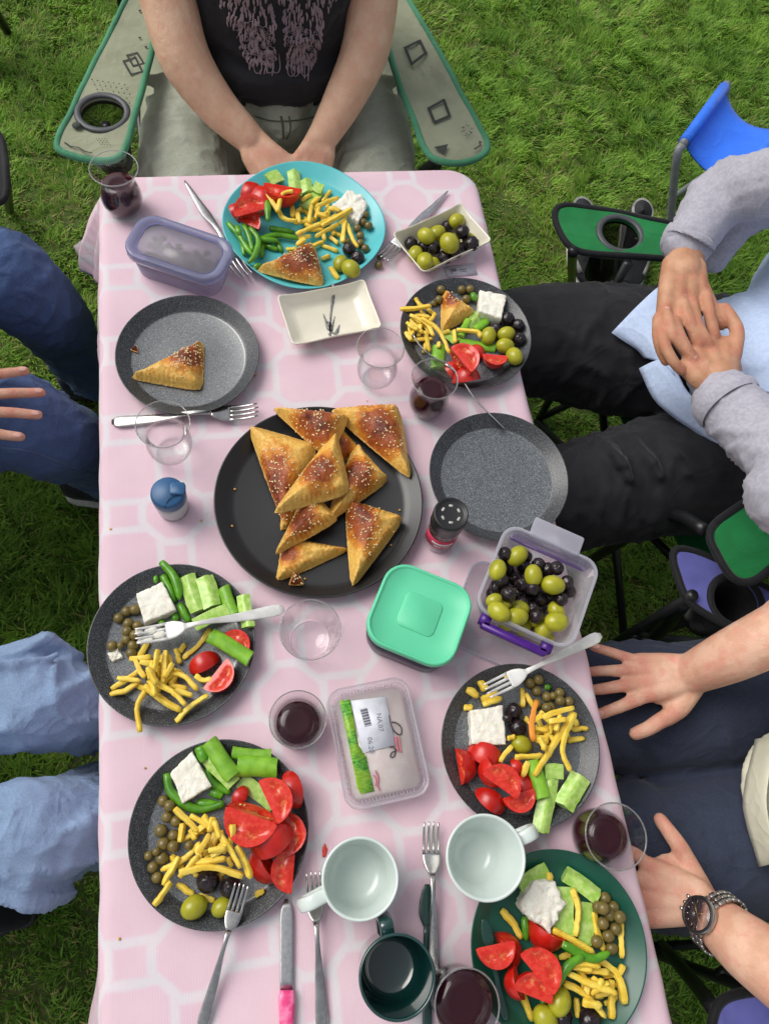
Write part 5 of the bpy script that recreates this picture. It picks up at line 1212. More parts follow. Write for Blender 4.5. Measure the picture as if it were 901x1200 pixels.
tomato(ZF, (382, 435), 200, 30, 'side', 'red tomato wedge under the cheese corner ' + pl, g, 42)
tomato(ZF, (372, 545), 230, 50, 'cut', 'pink cut tomato wedge in the middle ' + pl, g, 44)
olives(ZF, [(660, 245), (625, 285), (697, 287), (683, 322), (650, 360), (720, 330), (708, 385), (675, 418), (625, 445), (690, 475), (648, 290)], 27, M_kol, 'small_olive', 'small khaki olive at the right rim of the dark green plate', 'khaki olives on the dark green plate')
cheese(ZF, [(258, 270), (330, 162), (420, 163), (474, 268), (402, 398), (310, 335)], .026, 'crumbly white cheese heap on the dark green plate', .0034)
fillfries(ZF, 14, (620, 640), (50, 50), 'yellow fry on the dark green plate', 'fries on the dark green plate')
fries(ZF, [[(420, 390), (500, 430), (610, 498)], [(520, 560), (680, 590)], [(490, 590), (600, 640), (712, 680)], [(470, 635), (560, 680), (662, 790)], [(690, 620), (690, 802)], [(620, 520), (720, 600), (755, 730)], [(560, 720), (640, 740)], [(510, 560), (600, 570)], [(500, 535), (640, 560)]], 'yellow fry on the dark green plate', 'fries on the dark green plate', w=.0037)
for pts in ([(560, 512), (490, 560), (440, 660)], [(470, 458), (600, 522), (682, 495)]):
    pepper(ZF, pts, 40, 'long green pepper curling over the fries of the dark green plate', 'long peppers on the dark green plate')
olives(ZF, [(465, 790, 46), (590, 800, 50)], 46, M_bol, 'black_olive', 'black olive at the near rim of the dark green plate', 'black olives on the dark green plate')
olives(ZF, [(455, 722, 52), (388, 802, 54)], 50, M_gol, 'green_olive', 'large green olive at the near side of the dark green plate', 'green olives on the dark green plate', 1.12)

# ================= cream dish and clear box of olives
olives(ZG, [(150, 308, 38), (222, 328, 38), (275, 335, 40), (335, 388, 40), (430, 340, 36), (480, 332, 42), (350, 215, 34), (400, 350, 36)], 38, M_bol, 'black_olive', 'black olive in the cream dish', 'black olives in the cream dish')
olives(ZG, [(410, 162, 42), (300, 232, 44), (235, 264, 44), (400, 232, 36), (470, 278, 34), (178, 350, 42), (272, 396, 38), (228, 404, 46)], 44, M_gol, 'green_olive', 'green olive in the cream dish', 'green olives in the cream dish', 1.1)
olives(ZG, [(362, 312, 52)], 50, M_gol, 'green_olive', 'split green olive topmost in the cream dish', None, 1.1)
olives(ZG, [(432, 252, 40)], 40, M_bol, 'black_olive', 'black olive lying highest among the far olives in the cream dish', None)
# floor of the clear box
c, w, d, t = OB
xs = np.linspace(-.40, .40, 60); a, b = np.meshgrid(xs * w, xs * d); a, b = a.ravel(), b.ravel()
stamp(np.stack([c[0] + a * math.cos(t) - b * math.sin(t), c[1] + a * math.sin(t) + b * math.cos(t), np.full(len(a), TZ + .011)], 1))
gb, gg = 'black olives in the clear box', 'green olives in the clear box'
lb, lg = 'wrinkled black olive in the clear box', 'green olive in the clear box'
def boxed(items, r, mat, name, label, group, asp=1.0):
    for it in items: olive(ZB, it[:2], (it[2] if len(it) > 2 else r) * .92, mat, name, label, group, asp)
boxed([(300, 265), (310, 310), (275, 310), (350, 370), (290, 385), (250, 420), (300, 470), (345, 460), (430, 440), (400, 310), (420, 500), (370, 420), (490, 350), (450, 385), (520, 400), (330, 560), (380, 590), (440, 620), (540, 480), (230, 450), (600, 420), (280, 540), (520, 330), (640, 440), (560, 440), (500, 520), (400, 250), (300, 250)], 44, M_bol, 'black_olive', lb, gb)
boxed([(250, 505, 38), (262, 520, 44), (320, 610, 42), (405, 640, 40), (520, 690, 44), (460, 600, 40), (560, 600, 44), (570, 555, 48)], 42, M_gol, 'green_olive', lg, gg, 1.15)
boxed([(285, 240), (470, 300), (560, 330), (625, 400), (510, 460), (600, 487), (460, 520), (460, 585), (235, 430), (390, 500), (240, 415), (430, 440)], 42, M_bol, 'black_olive', lb, gb)
for it, l in zip([(345, 262, 50), (228, 352, 46), (435, 367, 48), (560, 402, 52), (242, 478, 36), (398, 512, 42), (262, 550, 52), (365, 575, 52), (505, 648, 48)],
        ('green olive farthest from the purple clip in the clear box', 'green olive at the far left wall of the clear box', 'green olive in the middle of the far row in the clear box', 'green olive rightmost of the far row in the clear box', 'small green olive against the left wall of the clear box', 'green olive between black ones at the centre of the clear box', 'large green olive in the left near corner of the clear box', 'green olive behind the middle of the purple clip', 'green olive behind the right end of the purple clip')):
    olive(ZB, it[:2], it[2], M_gol, 'green_olive', l, gg, 1.15)
olive(ZB, (578, 608), 54, M_gol, 'green_olive', 'pale green olive standing on others near the purple clip corner', None, 1.12)
olive(ZB, (290, 482), 44, M_bol, 'black_olive', 'greyish smooth black olive on top in the middle of the clear box', None)

# ---- small olives inside the lilac box
o, w, d, t = OLIVE_BOX; OLX = []
cx_, cy_ = o.location.x, o.location.y
for k in range(46):
    for _ in range(30):
        a, b = RNG.uniform(-.34, .36) * w, RNG.uniform(-.30, .22) * d; z = RNG.choice([.022, .030, .037])
        if all((a - q[0]) ** 2 + (b - q[1]) ** 2 + (z - q[2]) ** 2 > .0095 ** 2 for q in OLX): OLX.append((a, b, z)); break
me0 = make_mesh('small_olive', *ball((0, 0, 0), (.0056, .0052, .0052), 12, 8), M_dullol)
for a, b, z in OLX:
    so = link('small_olive', me0, None, (cx_ + a * math.cos(t) - b * math.sin(t), cy_ + a * math.sin(t) + b * math.cos(t), TZ + z))
    tag(so, 'small dull olive seen through the lilac lid', 'olive', 'olives in the lilac box')

# ---- a smear of tomato and a few crumbs on the cloth
V, F = ball((0, 0, 0), (.007, .0028, .0009), 14, 6); V = V * np.array([[1 + .5 * noise.noise((v[0] * 500, v[1] * 500, 3))] for v in V])
p = pix(380, 997, TZ); tag(part('tomato_bit', xform((V, F), (0, 0, 1.4)), M_tflesh, None, loc=(p[0], p[1], TZ + .0008)), 'flattened red tomato scrap on the cloth above the left white mug', 'tomato scrap')
for u, v in ((130, 620), (150, 690), (315, 960), (505, 560), (460, 510), (236, 610), (520, 700), (690, 900), (170, 900), (330, 900), (255, 340), (300, 440), (430, 470), (545, 960), (140, 1100)):
    V, F = ball((0, 0, 0), RNG.uniform(.0009, .0019), 7, 5); V = V * (1 + .35 * RNG.standard_normal(V.shape) * .5) * np.array([1, 1, .6])
    p = pix(u, v, TZ); tag(part('crumb', (V, F), M_past, None, loc=(p[0], p[1], TZ + .0006)), 'tiny pastry crumb lying on the pink cloth', 'crumb', 'crumbs on the cloth')
# ================================================================ camp chairs, stool, shoes
def fabric(name, c1, c2=None, rough=.8, weave=900, bump=.25, scale=14, sheen=.1, rv=0):
    m = plain(name, c1, rough, col2=c2 or sc3(c1, .86), scale=scale, bump=0, spec=.2, sheen=sheen); nt = m.node_tree; b = nt.nodes['Principled BSDF']; v = coords(nt)
    cr = (noise_tex(nt, v, 9, 2, .5, 1.1) * 2 - 1).abs() * -1.0 + 1.0; cr2 = (noise_tex(nt, v, 20, 2, .5, .8) * 2 - 1).abs() * -1.0 + 1.0
    set_bump(nt, b, noise_tex(nt, v, weave, 3) * (bump * .5) + cr.op('POWER', 7.0) * .9 + cr2.op('POWER', 7.0) * .3, .24, .005); return m
M_sage = fabric('sage_canvas', srgb(152, 155, 130), srgb(140, 144, 120))
M_sagep = fabric('green_binding', srgb(78, 142, 108), srgb(68, 128, 96))
M_print = fabric('charcoal_print', srgb(58, 62, 58))
M_greenf = fabric('emerald_nylon', srgb(32, 128, 68), srgb(26, 112, 58), .55)
M_blackf = fabric('black_nylon', srgb(30, 31, 34), srgb(24, 25, 27), .7)
M_purpf = fabric('periwinkle_nylon', srgb(98, 100, 168), srgb(86, 88, 150), .6)
M_blueseat = fabric('royal_blue_nylon', srgb(52, 118, 236), srgb(48, 110, 226), .6, weave=1200, bump=.12)
M_tube = plain('black_powder_coat', srgb(26, 27, 29), .4, spec=.5)
M_gtube = plain('grey_powder_coat', srgb(128, 132, 134), .4, spec=.5)
M_ringp = plain('grey_cup_ring', srgb(74, 76, 80), .45, spec=.5)
def resample(P, n):
    P = np.asarray(P, float); Q = np.vstack([P, P[:1]]); s = np.r_[0, np.cumsum(np.linalg.norm(np.diff(Q, axis=0), axis=1))]
    return np.stack([np.interp(np.linspace(0, s[-1], n, endpoint=False), s, Q[:, k]) for k in range(Q.shape[1])], 1)
def roundpoly(P, n=90, it=3):
    P = np.asarray(P, float)
    for _ in range(it): P = np.concatenate([np.stack([.75 * P[i] + .25 * P[(i + 1) % len(P)], .25 * P[i] + .75 * P[(i + 1) % len(P)]]) for i in range(len(P))])
    return resample(P, n)
def armrest(parent, org, poly, z, mat, trim, hole=None, hr=.042, thick=.012, sag=.006, ringmat=None, drop=.0, pocket=None):
    """padded arm of a camp chair; poly = outline (world x, y), z = level; hole = centre of a cup holder"""
    P = roundpoly(np.array([q[:2] for q in poly])); c = np.array(hole[:2]) if hole is not None else P.mean(0)
    if sum(P[i][0] * P[(i + 1) % len(P)][1] - P[(i + 1) % len(P)][0] * P[i][1] for i in range(len(P))) < 0: P = P[::-1]
    n = len(P); ang_ = np.arctan2(P[:, 1] - c[1], P[:, 0] - c[0]); o3 = np.array(org)
    inner = c + hr * np.stack([np.cos(ang_), np.sin(ang_)], 1) if hole is not None else c + (P - c) * .02
    zf = lambda Q: z + sag * np.array([noise.noise((q[0] * 14, q[1] * 14, z * 9)) for q in Q]) - drop * 0
    def ring(k, dz): Q = P + (inner - P) * k; return np.c_[Q, zf(Q) + dz]
    top = [ring(0, 0.0), ring(.02, .003)] + [ring(k, .004 - (.004 * k if hole is None else 0)) for k in (.1, .25, .45, .65, .85, .97)] + [ring(1, .003)]
    bot = [ring(1, -thick), ring(.6, -thick), ring(.1, -thick), ring(0, -thick * .5)]
    V, F = loft([q - o3 for q in top + bot + [top[0]]], False, False)
    if hole is None: F += [tuple((8 * n + i) for i in range(n)), tuple((9 * n + i) for i in range(n - 1, -1, -1))]
    a = part('armrest', (V, F), mat, parent)
    edge = np.vstack([ring(0, .001), ring(0, .001)[:2]]) - o3
    part('binding', tube(edge, .0065, 7, cap=False), trim, a)
    if hole is not None:
        t = np.linspace(0, 2 * math.pi, 49); zz = z + .004
        part('cup_ring', tube(np.stack([c[0] + (hr + .003) * np.cos(t), c[1] + (hr + .003) * np.sin(t), np.full(49, zz)], 1) - o3, .0062, 8, flat=.6, cap=False), ringmat or M_ringp, a)
        if pocket:
            V, F = lathe([(hr - .001, -.004), (hr - .004, -.06), (hr - .010, -.115), (.001, -.12)], 32, False, True)
            part('cup_pocket', (V + np.array([c[0], c[1], z]) - o3, F), pocket, a)
    return a
def stroke(parent, org, pts, z, w, mat, name='print'):
    P = np.array([q[:2] for q in pts]); n = len(P)
    T = np.gradient(P, axis=0); T /= np.linalg.norm(T, axis=1)[:, None] + 1e-9; S = np.stack([-T[:, 1], T[:, 0]], 1) * w
    top = [np.array([*(P[i] - S[i]), z]) for i in range(n)] + [np.array([*(P[i] + S[i]), z]) for i in range(n)]
    return (np.array(top) - np.array(org), [(i, i + 1, n + i + 1, n + i) for i in range(n - 1)])
def tubes(parent, org, paths, r=.009, name='leg', mat=None):
    for p in paths: part(name, tube(smooth_path(np.array(p) - np.array(org), 3 + 5 * (len(p) - 1)) if len(p) > 2 else np.array(p) - np.array(org), r, 10), mat or M_tube, parent)
def chair(label, org, face, w=.56, d=.50, zs=.40, za=.62, seat=None, trim=None, name='camp_chair', back_h=.46, arms=None, sagb=.05, sw=.46):
    """folding camp chair: slung seat, leaning back, crossed tube legs; face = heading of the sitter"""
    o = thing(name, label, 'camp chair', (org[0], org[1], 0), 0, 'camp chairs round the table'); org = (org[0], org[1], 0)
    f = np.array([math.cos(face), math.sin(face), 0]); s = np.array([-f[1], f[0], 0]); C = np.array(org)
    P = lambda a, b, z: C + f * a + s * b + np.array([0, 0, z])
    def sheet(fn, nu=14, nv=12, th=.004):
        G = [[fn(u, v) for v in np.linspace(-1, 1, nv)] for u in np.linspace(0, 1, nu)]
        V = [q for r in G for q in r]; nrm = np.array([0, 0, th]); m = len(V); V = V + [q - nrm for q in V]
        F = [(i * nv + j, i * nv + j + 1, (i + 1) * nv + j + 1, (i + 1) * nv + j) for i in range(nu - 1) for j in range(nv - 1)]
        F += [tuple(m + k for k in q[::-1]) for q in F]
        rim = [j for j in range(nv)] + [i * nv + nv - 1 for i in range(1, nu)] + [(nu - 1) * nv + j for j in range(nv - 2, -1, -1)] + [i * nv for i in range(nu - 2, 0, -1)]
        F += [(rim[k], m + rim[k], m + rim[(k + 1) % len(rim)], rim[(k + 1) % len(rim)]) for k in range(len(rim))]
        return np.array(V) - C, F
    st = part('seat', sheet(lambda u, v: P(d * (u - .5), v * w * sw, zs - sagb * (1 - v * v) * (1 - (2 * u - 1) ** 2 * .6) + .02 * u)), seat, o)
    bk = part('backrest', sheet(lambda u, v: P(-d * .5 - .04 - .14 * u - .04 * (1 - v * v), v * w * .47, zs + .03 + back_h * u), th=.006), seat, o)
    e = [P(-d * .5 - .18, v * w * .47, zs + .03 + back_h) - C for v in np.linspace(-1, 1, 9)]
    part('binding', tube(e, .007, 7), trim, bk)
    for q in (-1, 1):
        tubes(o, org, [[P(d * .5, q * w * .5, .015), P(d * .46, -q * w * .48, zs)], [P(-d * .5, q * w * .5, .015), P(-d * .46, -q * w * .48, zs)], [P(-d * .52, q * w * .5, .02), P(d * .5, q * w * .49, zs - .01)], [P(d * .5, q * w * .5, .02), P(-d * .5, q * w * .49, zs - .01)]])
        tubes(o, org, [[P(-d * .48, q * w * .5, zs - .02), P(-d * .5 - .19, q * w * .5, zs + .03 + back_h)], [P(d * .49, q * w * .5, .02), P(d * .49, q * w * .51, za - .015)]], name='post')
    return o, org
def W(pts, z, Z=FULL): return [Z(p, z) for p in pts]
ZL = Zone(60, 0, 6.0); ZR = Zone(440, 0, 5.631)
o, og = chair('sage green camp chair with printed arms at the far end of the table', (.085, 1.50), R(-90), .64, .5, .40, .62, M_sage, M_sagep)
za = .625
al = armrest(o, og, W([(66, 170), (90, 117), (137, 25), (162, -24), (186, -10), (181, 45), (175, 80), (160, 127), (151, 167), (141, 188), (108, 187), (70, 180)], za), za, M_sage, M_sagep, FULL((121, 134), za), .041, pocket=clear('black_mesh', (.45, .45, .45, 1), .8, .2, .4, body=.1, bodycol=(.02, .02, .02, 1)))
ar = armrest(o, og, W([(448, 40), (470, 107), (488, 151), (499, 180), (513, 189), (541, 191), (566, 182), (574, 170), (562, 150), (539, 107), (511, 59), (484, 12), (468, -20), (446, -16)], za), za, M_sage, M_sagep)
zp = za + .0068
def quad(Z, pts, w=.0026, n=5):
    P = []
    for i in range(4):
        a, b = np.array(pts[i], float), np.array(pts[(i + 1) % 4], float)
        P.append(stroke(None, og, [Z(a + (b - a) * t, zp) for t in np.linspace(-.06, 1.06, n)], zp + .0012 * (i % 2) * .2, w, M_print))
    return P
for pts in (((510, 430), (592, 402), (642, 502), (562, 522)), ((535, 388), (605, 370), (652, 445), (578, 462))):
    for q in quad(ZL, pts, .0018): part('printed_line', q, M_print, al)
for pts in (((195, 315), (292, 268), (332, 350), (238, 422)), ((350, 715), (450, 660), (488, 765), (388, 806))):
    for q in quad(ZR, pts, .0030): part('printed_line', q, M_print, ar)
def dots(Z, pts, r, par):
    vs = [(np.asarray(lathe([(r, 0), (r, .0005)], 8)[0]) + Z(p, zp) - np.array(og), lathe([(r, 0), (r, .0005)], 8)[1]) for p in pts]
    tag(part('printed_dots', join(*vs), M_print, par), kind='stuff')
dl = []
for a in range(7):
    for b in range(5):
        p = (300 + a * 38 + b * 18 - 10, 560 - a * 10 + b * 34 + a * 16)
        if 285 < p[0] < 570 and p[1] < 770 and (p[0] - 365) ** 2 / 190 ** 2 + (p[1] - 800) ** 2 / 165 ** 2 > 1: dl.append(p)
dots(ZL, dl, .0013, al); dots(ZL, [(320 + 20 * i + 12 * j, 975 + 14 * j) for i in range(4) for j in range(4)], .0008, al); dots(ZL, [(182, 882)], .0088, al); dots(ZL, [(625, 75), (625, 265), (668, 330)], .0026, al)
dots(ZR, [(365 + 14 * i + 3 * j, 440 + 15 * j + 6 * i) for i in range(7) for j in range(7) if abs(i - j) < 5], .0007, ar); dots(ZR, [(600 + RNG.uniform(-40, 40), 860 + RNG.uniform(-50, 50)) for _ in range(16)], .0012, ar)
for pts in ([(95, 1000), (140, 1030), (190, 1035), (240, 1065), (290, 1075)],): part('printed_line', stroke(None, og, W(pts, zp, ZL), zp, .0012, M_print), M_print, al)
part('printed_line', stroke(None, og, W([(650, 985), (690, 960), (685, 930), (700, 940)], zp, ZR), zp, .0016, M_print), M_print, ar)
tri = W([(385, 970), (478, 950), (455, 1015), (410, 990)], zp, ZR); part('printed_triangle', (np.array([(p[0], p[1], zp) for p in tri]) - np.array(og), [(0, 1, 2, 3)]), M_print, ar)
tubes(o, og, [[FULL((515, 187), za - .02), FULL((492, 204), .40), (FULL((470, 235), .02))]], .011, 'post'); tubes(o, og, [[FULL((110, 182), za - .02), FULL((150, 215), .02)]], .010, 'post')

# right, upper: green
o, og = chair('green camp chair with black edging under the person in the blue shirt', (.98, .62), R(188), .60, .5, .38, .62, M_greenf, M_blackf)
ZQ = Zone(620, 200, 5.006); za = .60
ab = armrest(o, og, W([(138, 235), (200, 202), (330, 212), (500, 244), (700, 292), (1000, 350), (1080, 470), (1000, 540), (800, 522), (560, 512), (330, 478), (232, 446), (170, 360)], za, ZQ), za, M_greenf, M_blackf, ZQ((530, 380), za), .039, pocket=clear('black_mesh_net', (.22, .22, .22, 1), .8, .2, .4, body=.25, bodycol=(.02, .02, .02, 1)))
part('side_panel', loft([np.array([ZQ(p, z) for p in ((140, 240), (165, 350), (235, 450), (330, 480), (330, 470), (240, 436), (175, 345), (150, 240))]) - np.array(og) for z in (.598, .54, .47)]), M_blackf, o)
tubes(o, og, [[ZQ((255, 470), .60), ZQ((250, 560), .38), ZQ((250, 690), .02)]], .010, 'post')
ZS = Zone(640, 520, 3.452); za = .64
armrest(o, og, W([(636, 352), (780, 250), (960, 140), (1150, 240), (1040, 420), (905, 500), (835, 562), (765, 560), (700, 482)], za, ZS), za, M_greenf, M_blackf)
tubes(o, og, [[ZS((640, 350), .62), ZS((505, 290), .54), ZS((330, 380), .30), ZS((180, 470), .03)]], .011, 'post')
# right, lower: periwinkle
o, og = chair('periwinkle blue camp chair with black edging at the near right', (.86, -.03), R(180), .56, .44, .36, .60, M_purpf, M_blackf, sw=.30)
za = .57
armrest(o, og, W([(498, 430), (570, 422), (690, 470), (800, 545), (920, 600), (1100, 700), (1050, 850), (880, 800), (720, 735), (580, 655), (540, 590)], za, ZS), za, M_purpf, M_blackf, ZS((762, 640), za), .040, ringmat=M_blackf, pocket=M_blackf)
tubes(o, og, [[ZS((560, 640), .55), ZS((480, 740), .40), ZS((380, 830), .25), ZS((300, 900), .03)]], .012, 'post')
ZV = Zone(740, 1040, 5.596); za = .60
armrest(o, og, W([(505, 930), (540, 780), (620, 715), (760, 690), (1000, 660), (1300, 800), (1250, 1150), (800, 1250), (520, 1150)], za, ZV), za, M_purpf, M_blackf)
tubes(o, og, [[ZV((540, 800), .58), ZV((420, 640), .40), ZV((260, 450), .20), ZV((200, 380), .03)]], .011, 'post')
# left chairs
o, og = chair('black camp chair at the left, its front post by the far jeans knee', (-.92, .88), R(0), .56, .48, .38, .60, M_blackf, M_blackf)
armrest(o, og, W([(-60, 130), (0, 150), (8, 190), (10, 235), (-5, 240), (-70, 200)], .60), .60, M_blackf, M_blackf)
tubes(o, og, [[FULL((4, 195), .59), FULL((12, 246), .02)]], .011, 'post')
armrest(o, og, W([(-200, 560), (-60, 560), (-50, 590), (-60, 620), (-200, 620)], .60), .60, M_blackf, M_blackf)
o, og = chair('black camp chair mostly out of view at the near left', (-.95, .13), R(0), .56, .48, .38, .60, M_blackf, M_blackf)
# a folded black frame standing further off at the far left
p = FULL((-12, 75), .0); o = thing('folded_chair', 'black folded camp chair at the far left edge of the lawn', 'folded chair', (p[0], p[1], 0))
for k, (a, b) in enumerate((((.02, -.05), (.05, .10)), ((.05, .12), (.02, -.08)), ((-.02, .0), (-.03, .06)))):
    part('leg', bar((a[0], a[1], .01), (b[0], b[1], .62), .012), M_tube, o)
part('rolled_seat', tube(smooth_path([(-.01, .02, .10), (.0, .03, .3), (-.01, .02, .56)], 12), [.03, .05, .055, .055, .06, .055, .055, .055, .055, .05, .045, .03], 12), M_blackf, o)
part('strap_clip', box((.048, .02, .16), (.03, .02, .03)), M_gtube, o)
# stool
ZK = Zone(780, 80, 7.446); zs = .40
c = [ZK(p, zs) for p in ((165, 635), (512, 160), (1010, 520), (640, 980))]; p0 = np.mean(c, 0); o = thing('folding_stool', 'small folding stool with a bright blue seat and grey legs', 'stool', (p0[0], p0[1], 0)); og = (p0[0], p0[1], 0)
C4 = [np.array(q) for q in c]; n = 13; V = []
for i in range(n):
    for j in range(n):
        u, v = i / (n - 1), j / (n - 1); q = (C4[0] * (1 - u) + C4[1] * u) * (1 - v) + (C4[3] * (1 - u) + C4[2] * u) * v
        pinch = .16 * (v * (1 - v)) * 4 * (u - .5); q = q + (C4[0] - C4[1]) * pinch * .5
        q[2] = zs - .035 * math.sin(math.pi * v) ** .8; V.append(q - np.array(og))
m = len(V); V = V + [q - np.array([0, 0, .004]) for q in V]
F = [(i * n + j, i * n + j + 1, (i + 1) * n + j + 1, (i + 1) * n + j) for i in range(n - 1) for j in range(n - 1)]; F += [tuple(m + k for k in f[::-1]) for f in F]
rim = [j for j in range(n)] + [i * n + n - 1 for i in range(1, n)] + [(n - 1) * n + j for j in range(n - 2, -1, -1)] + [i * n for i in range(n - 2, 0, -1)]
F += [(rim[k], m + rim[k], m + rim[(k + 1) % len(rim)], rim[(k + 1) % len(rim)]) for k in range(len(rim))]
part('seat', (V, F), M_blueseat, o)
for a, b in ((0, 1), (3, 2)):
    A, B = C4[a] - np.array(og), C4[b] - np.array(og); e = (B - A) / np.linalg.norm(B - A); out = (C4[3] - C4[0]) * (1 if a == 0 else -1); out[2] = 0
    A0, B0 = A - e * .012, B + e * .012
    part('rail_sleeve', tube([A + np.array([0, 0, -.003]), (A + B) / 2 + np.array([0, 0, -.003]), B + np.array([0, 0, -.003])], .0145, 12), M_blueseat, o)
    part('top_rail', tube([A0 + np.array([0, 0, -.004]), B0 + np.array([0, 0, -.004])], .011, 10), M_gtube, o)
    for q, sg in ((A0, -1), (B0, 1)):
        part('leg', tube(smooth_path([q + np.array([0, 0, -.004]), q + e * sg * .018 + out * .04 + np.array([0, 0, -.03]), q + e * sg * .02 + out * .5 - np.array([0, 0, .2]), q + e * sg * .02 + out * .95 - np.array([0, 0, .385])], 16), .0105, 10), M_gtube, o)

# ---- shoes
M_shoek = fabric('black_shoe_mesh', srgb(34, 35, 38), srgb(26, 27, 29), .6, weave=500)
M_shoeg = fabric('grey_shoe_panel', srgb(120, 120, 116), srgb(150, 148, 140), .6, scale=40)
M_sole = plain('pale_rubber_sole', srgb(206, 204, 196), .6)
M_solek = plain('dark_rubber_sole', srgb(40, 40, 42), .6)
M_lace = plain('shoe_lace', srgb(196, 196, 192), .7)
def shoe(label, heel, toe, up, sole, panel=None, name='shoe', open_=True, group=None, L=.28):
    h, t = np.array(heel, float), np.array(toe, float); a = math.atan2(t[1] - h[1], t[0] - h[0]); L = np.linalg.norm((t - h)[:2])
    o = thing(name, label, 'shoe', (h[0], h[1], .004), a, group)
    n = 18; xs = np.linspace(0, 1, n)
    hw = np.interp(xs, [0, .04, .15, .4, .62, .8, .93, 1], [.012, .026, .034, .034, .043, .044, .030, .008])
    def sec(x, w, z0, z1, k=20): # closed section
        q = superring(w, (z1 - z0) / 2, 2.6, 0, k); return np.stack([np.full(k, x), q[:, 0], q[:, 1] + (z0 + z1) / 2], 1)
    part('sole', loft([sec(x * L, w * 1.06, .0, .026 + (.006 if x < .3 else 0)) for x, w in zip(xs, hw)]), sole, o)
    ht = np.interp(xs, [0, .05, .2, .36, .46, .62, .8, .95, 1], [.075, .098, .098, .094, .086, .070, .056, .042, .03])
    part('upper', loft([sec(x * L, w, .022, z) for x, w, z in zip(xs, hw, ht)]), up, o)
    if open_:
        rg = [np.stack([L * (.19 + r * .17 * np.cos(np.arange(24) * math.pi / 12)), r * .030 * np.sin(np.arange(24) * math.pi / 12), np.full(24, z)], 1) for r, z in ((.86, .0998), (1.02, .100), (1.06, .094))]
        part('collar', loft(rg, False, False), panel or up, o)
        part('opening', loft([np.stack([L * (.19 + r * .17 * np.cos(np.arange(24) * math.pi / 12)), r * .030 * np.sin(np.arange(24) * math.pi / 12), np.full(24, z)], 1) for r, z in ((.86, .0997), (.75, .0996), (.1, .0992))]), M_solek, o)
    if panel:
        for s in (-1, 1):
            part('panel', tube(smooth_path([(L * .18, s * .037, .06), (L * .42, s * .036, .055), (L * .66, s * .040, .05), (L * .86, s * .030, .045)], 12), .010, 8, flat=.5, upref=(0, s, .4)), panel, o)
        for k in range(4):
            x = L * (.42 + .085 * k); z = np.interp(x / L, xs, ht) - .002
            part('lace', tube([(x, -.020, z - .004), (x + .006, 0, z + .003), (x, .020, z - .004)], .0024, 6), M_lace, o)
    return o
shoe('black and grey sneaker standing behind the green chair arm, left of the pair', FULL((677, 236), .08), FULL((692, 338), .03), M_shoek, M_sole, M_shoeg, 'sneaker', group='pair of sneakers on the lawn')
shoe('black and grey sneaker standing behind the cup holder, right of the pair', FULL((750, 238), .08), FULL((738, 338), .03), M_shoek, M_sole, M_shoeg, 'sneaker', group='pair of sneakers on the lawn')
shoe('black shoe standing on the grass at the near left edge', FULL((-25, 1085), .05), FULL((34, 1050), .05), M_shoek, M_solek, None, 'shoe', open_=False)
# ================================================================ people
def skin_mat(name, c1, c2, c3):
    m, nt, b = newmat(name); v = coords(nt)
    c = mixc(nt, noise_tex(nt, v, 26, 4).step(.38, .62), c1, c2); c = mixc(nt, noise_tex(nt, v, 55, 4).step(.48, .70) * .6, c, c3); c = mixc(nt, noise_tex(nt, v, 240, 3).step(.55, .75) * .25, c, sc3(c2, .75)); fl = getattr_(nt, 'flush'); c = mixc(nt, fl * .5, c, (c3[0] * .92, c3[1] * .72, c3[2] * .74, 1))
    nt.links.new(c, b.inputs['Base Color']); b.inputs['Roughness'].default_value = .50; b.inputs['Specular IOR Level'].default_value = .4
    b.inputs['Subsurface Weight'].default_value = .15; b.inputs['Subsurface Radius'].default_value = (.008, .003, .0015); b.inputs['Subsurface Scale'].default_value = 1
    set_bump(nt, b, noise_tex(nt, v, 420, 4) * .6 + noise_tex(nt, v, 130, 4, .6, .6) * .9 + fl * noise_tex(nt, v, 330, 2, .5, 1.5) * 2.0, .55, .0018); return m
M_skinA = skin_mat('skin_fair', srgb(222, 184, 154), srgb(212, 170, 140), srgb(216, 158, 134))
M_skinB = skin_mat('skin_tan', srgb(196, 150, 118), srgb(178, 130, 98), srgb(198, 130, 106))
M_skinC = skin_mat('skin_light', srgb(218, 176, 150), srgb(204, 156, 130), srgb(216, 142, 124))
M_nail = plain('fingernail', srgb(222, 172, 156), .3, spec=.5)
M_hair = plain('dark_hair', srgb(44, 32, 26), .6, col2=srgb(30, 22, 18), scale=300, bump=.6, bscale=300, bdist=.003)
M_eye = plain('eye_white', srgb(226, 222, 216), .3)
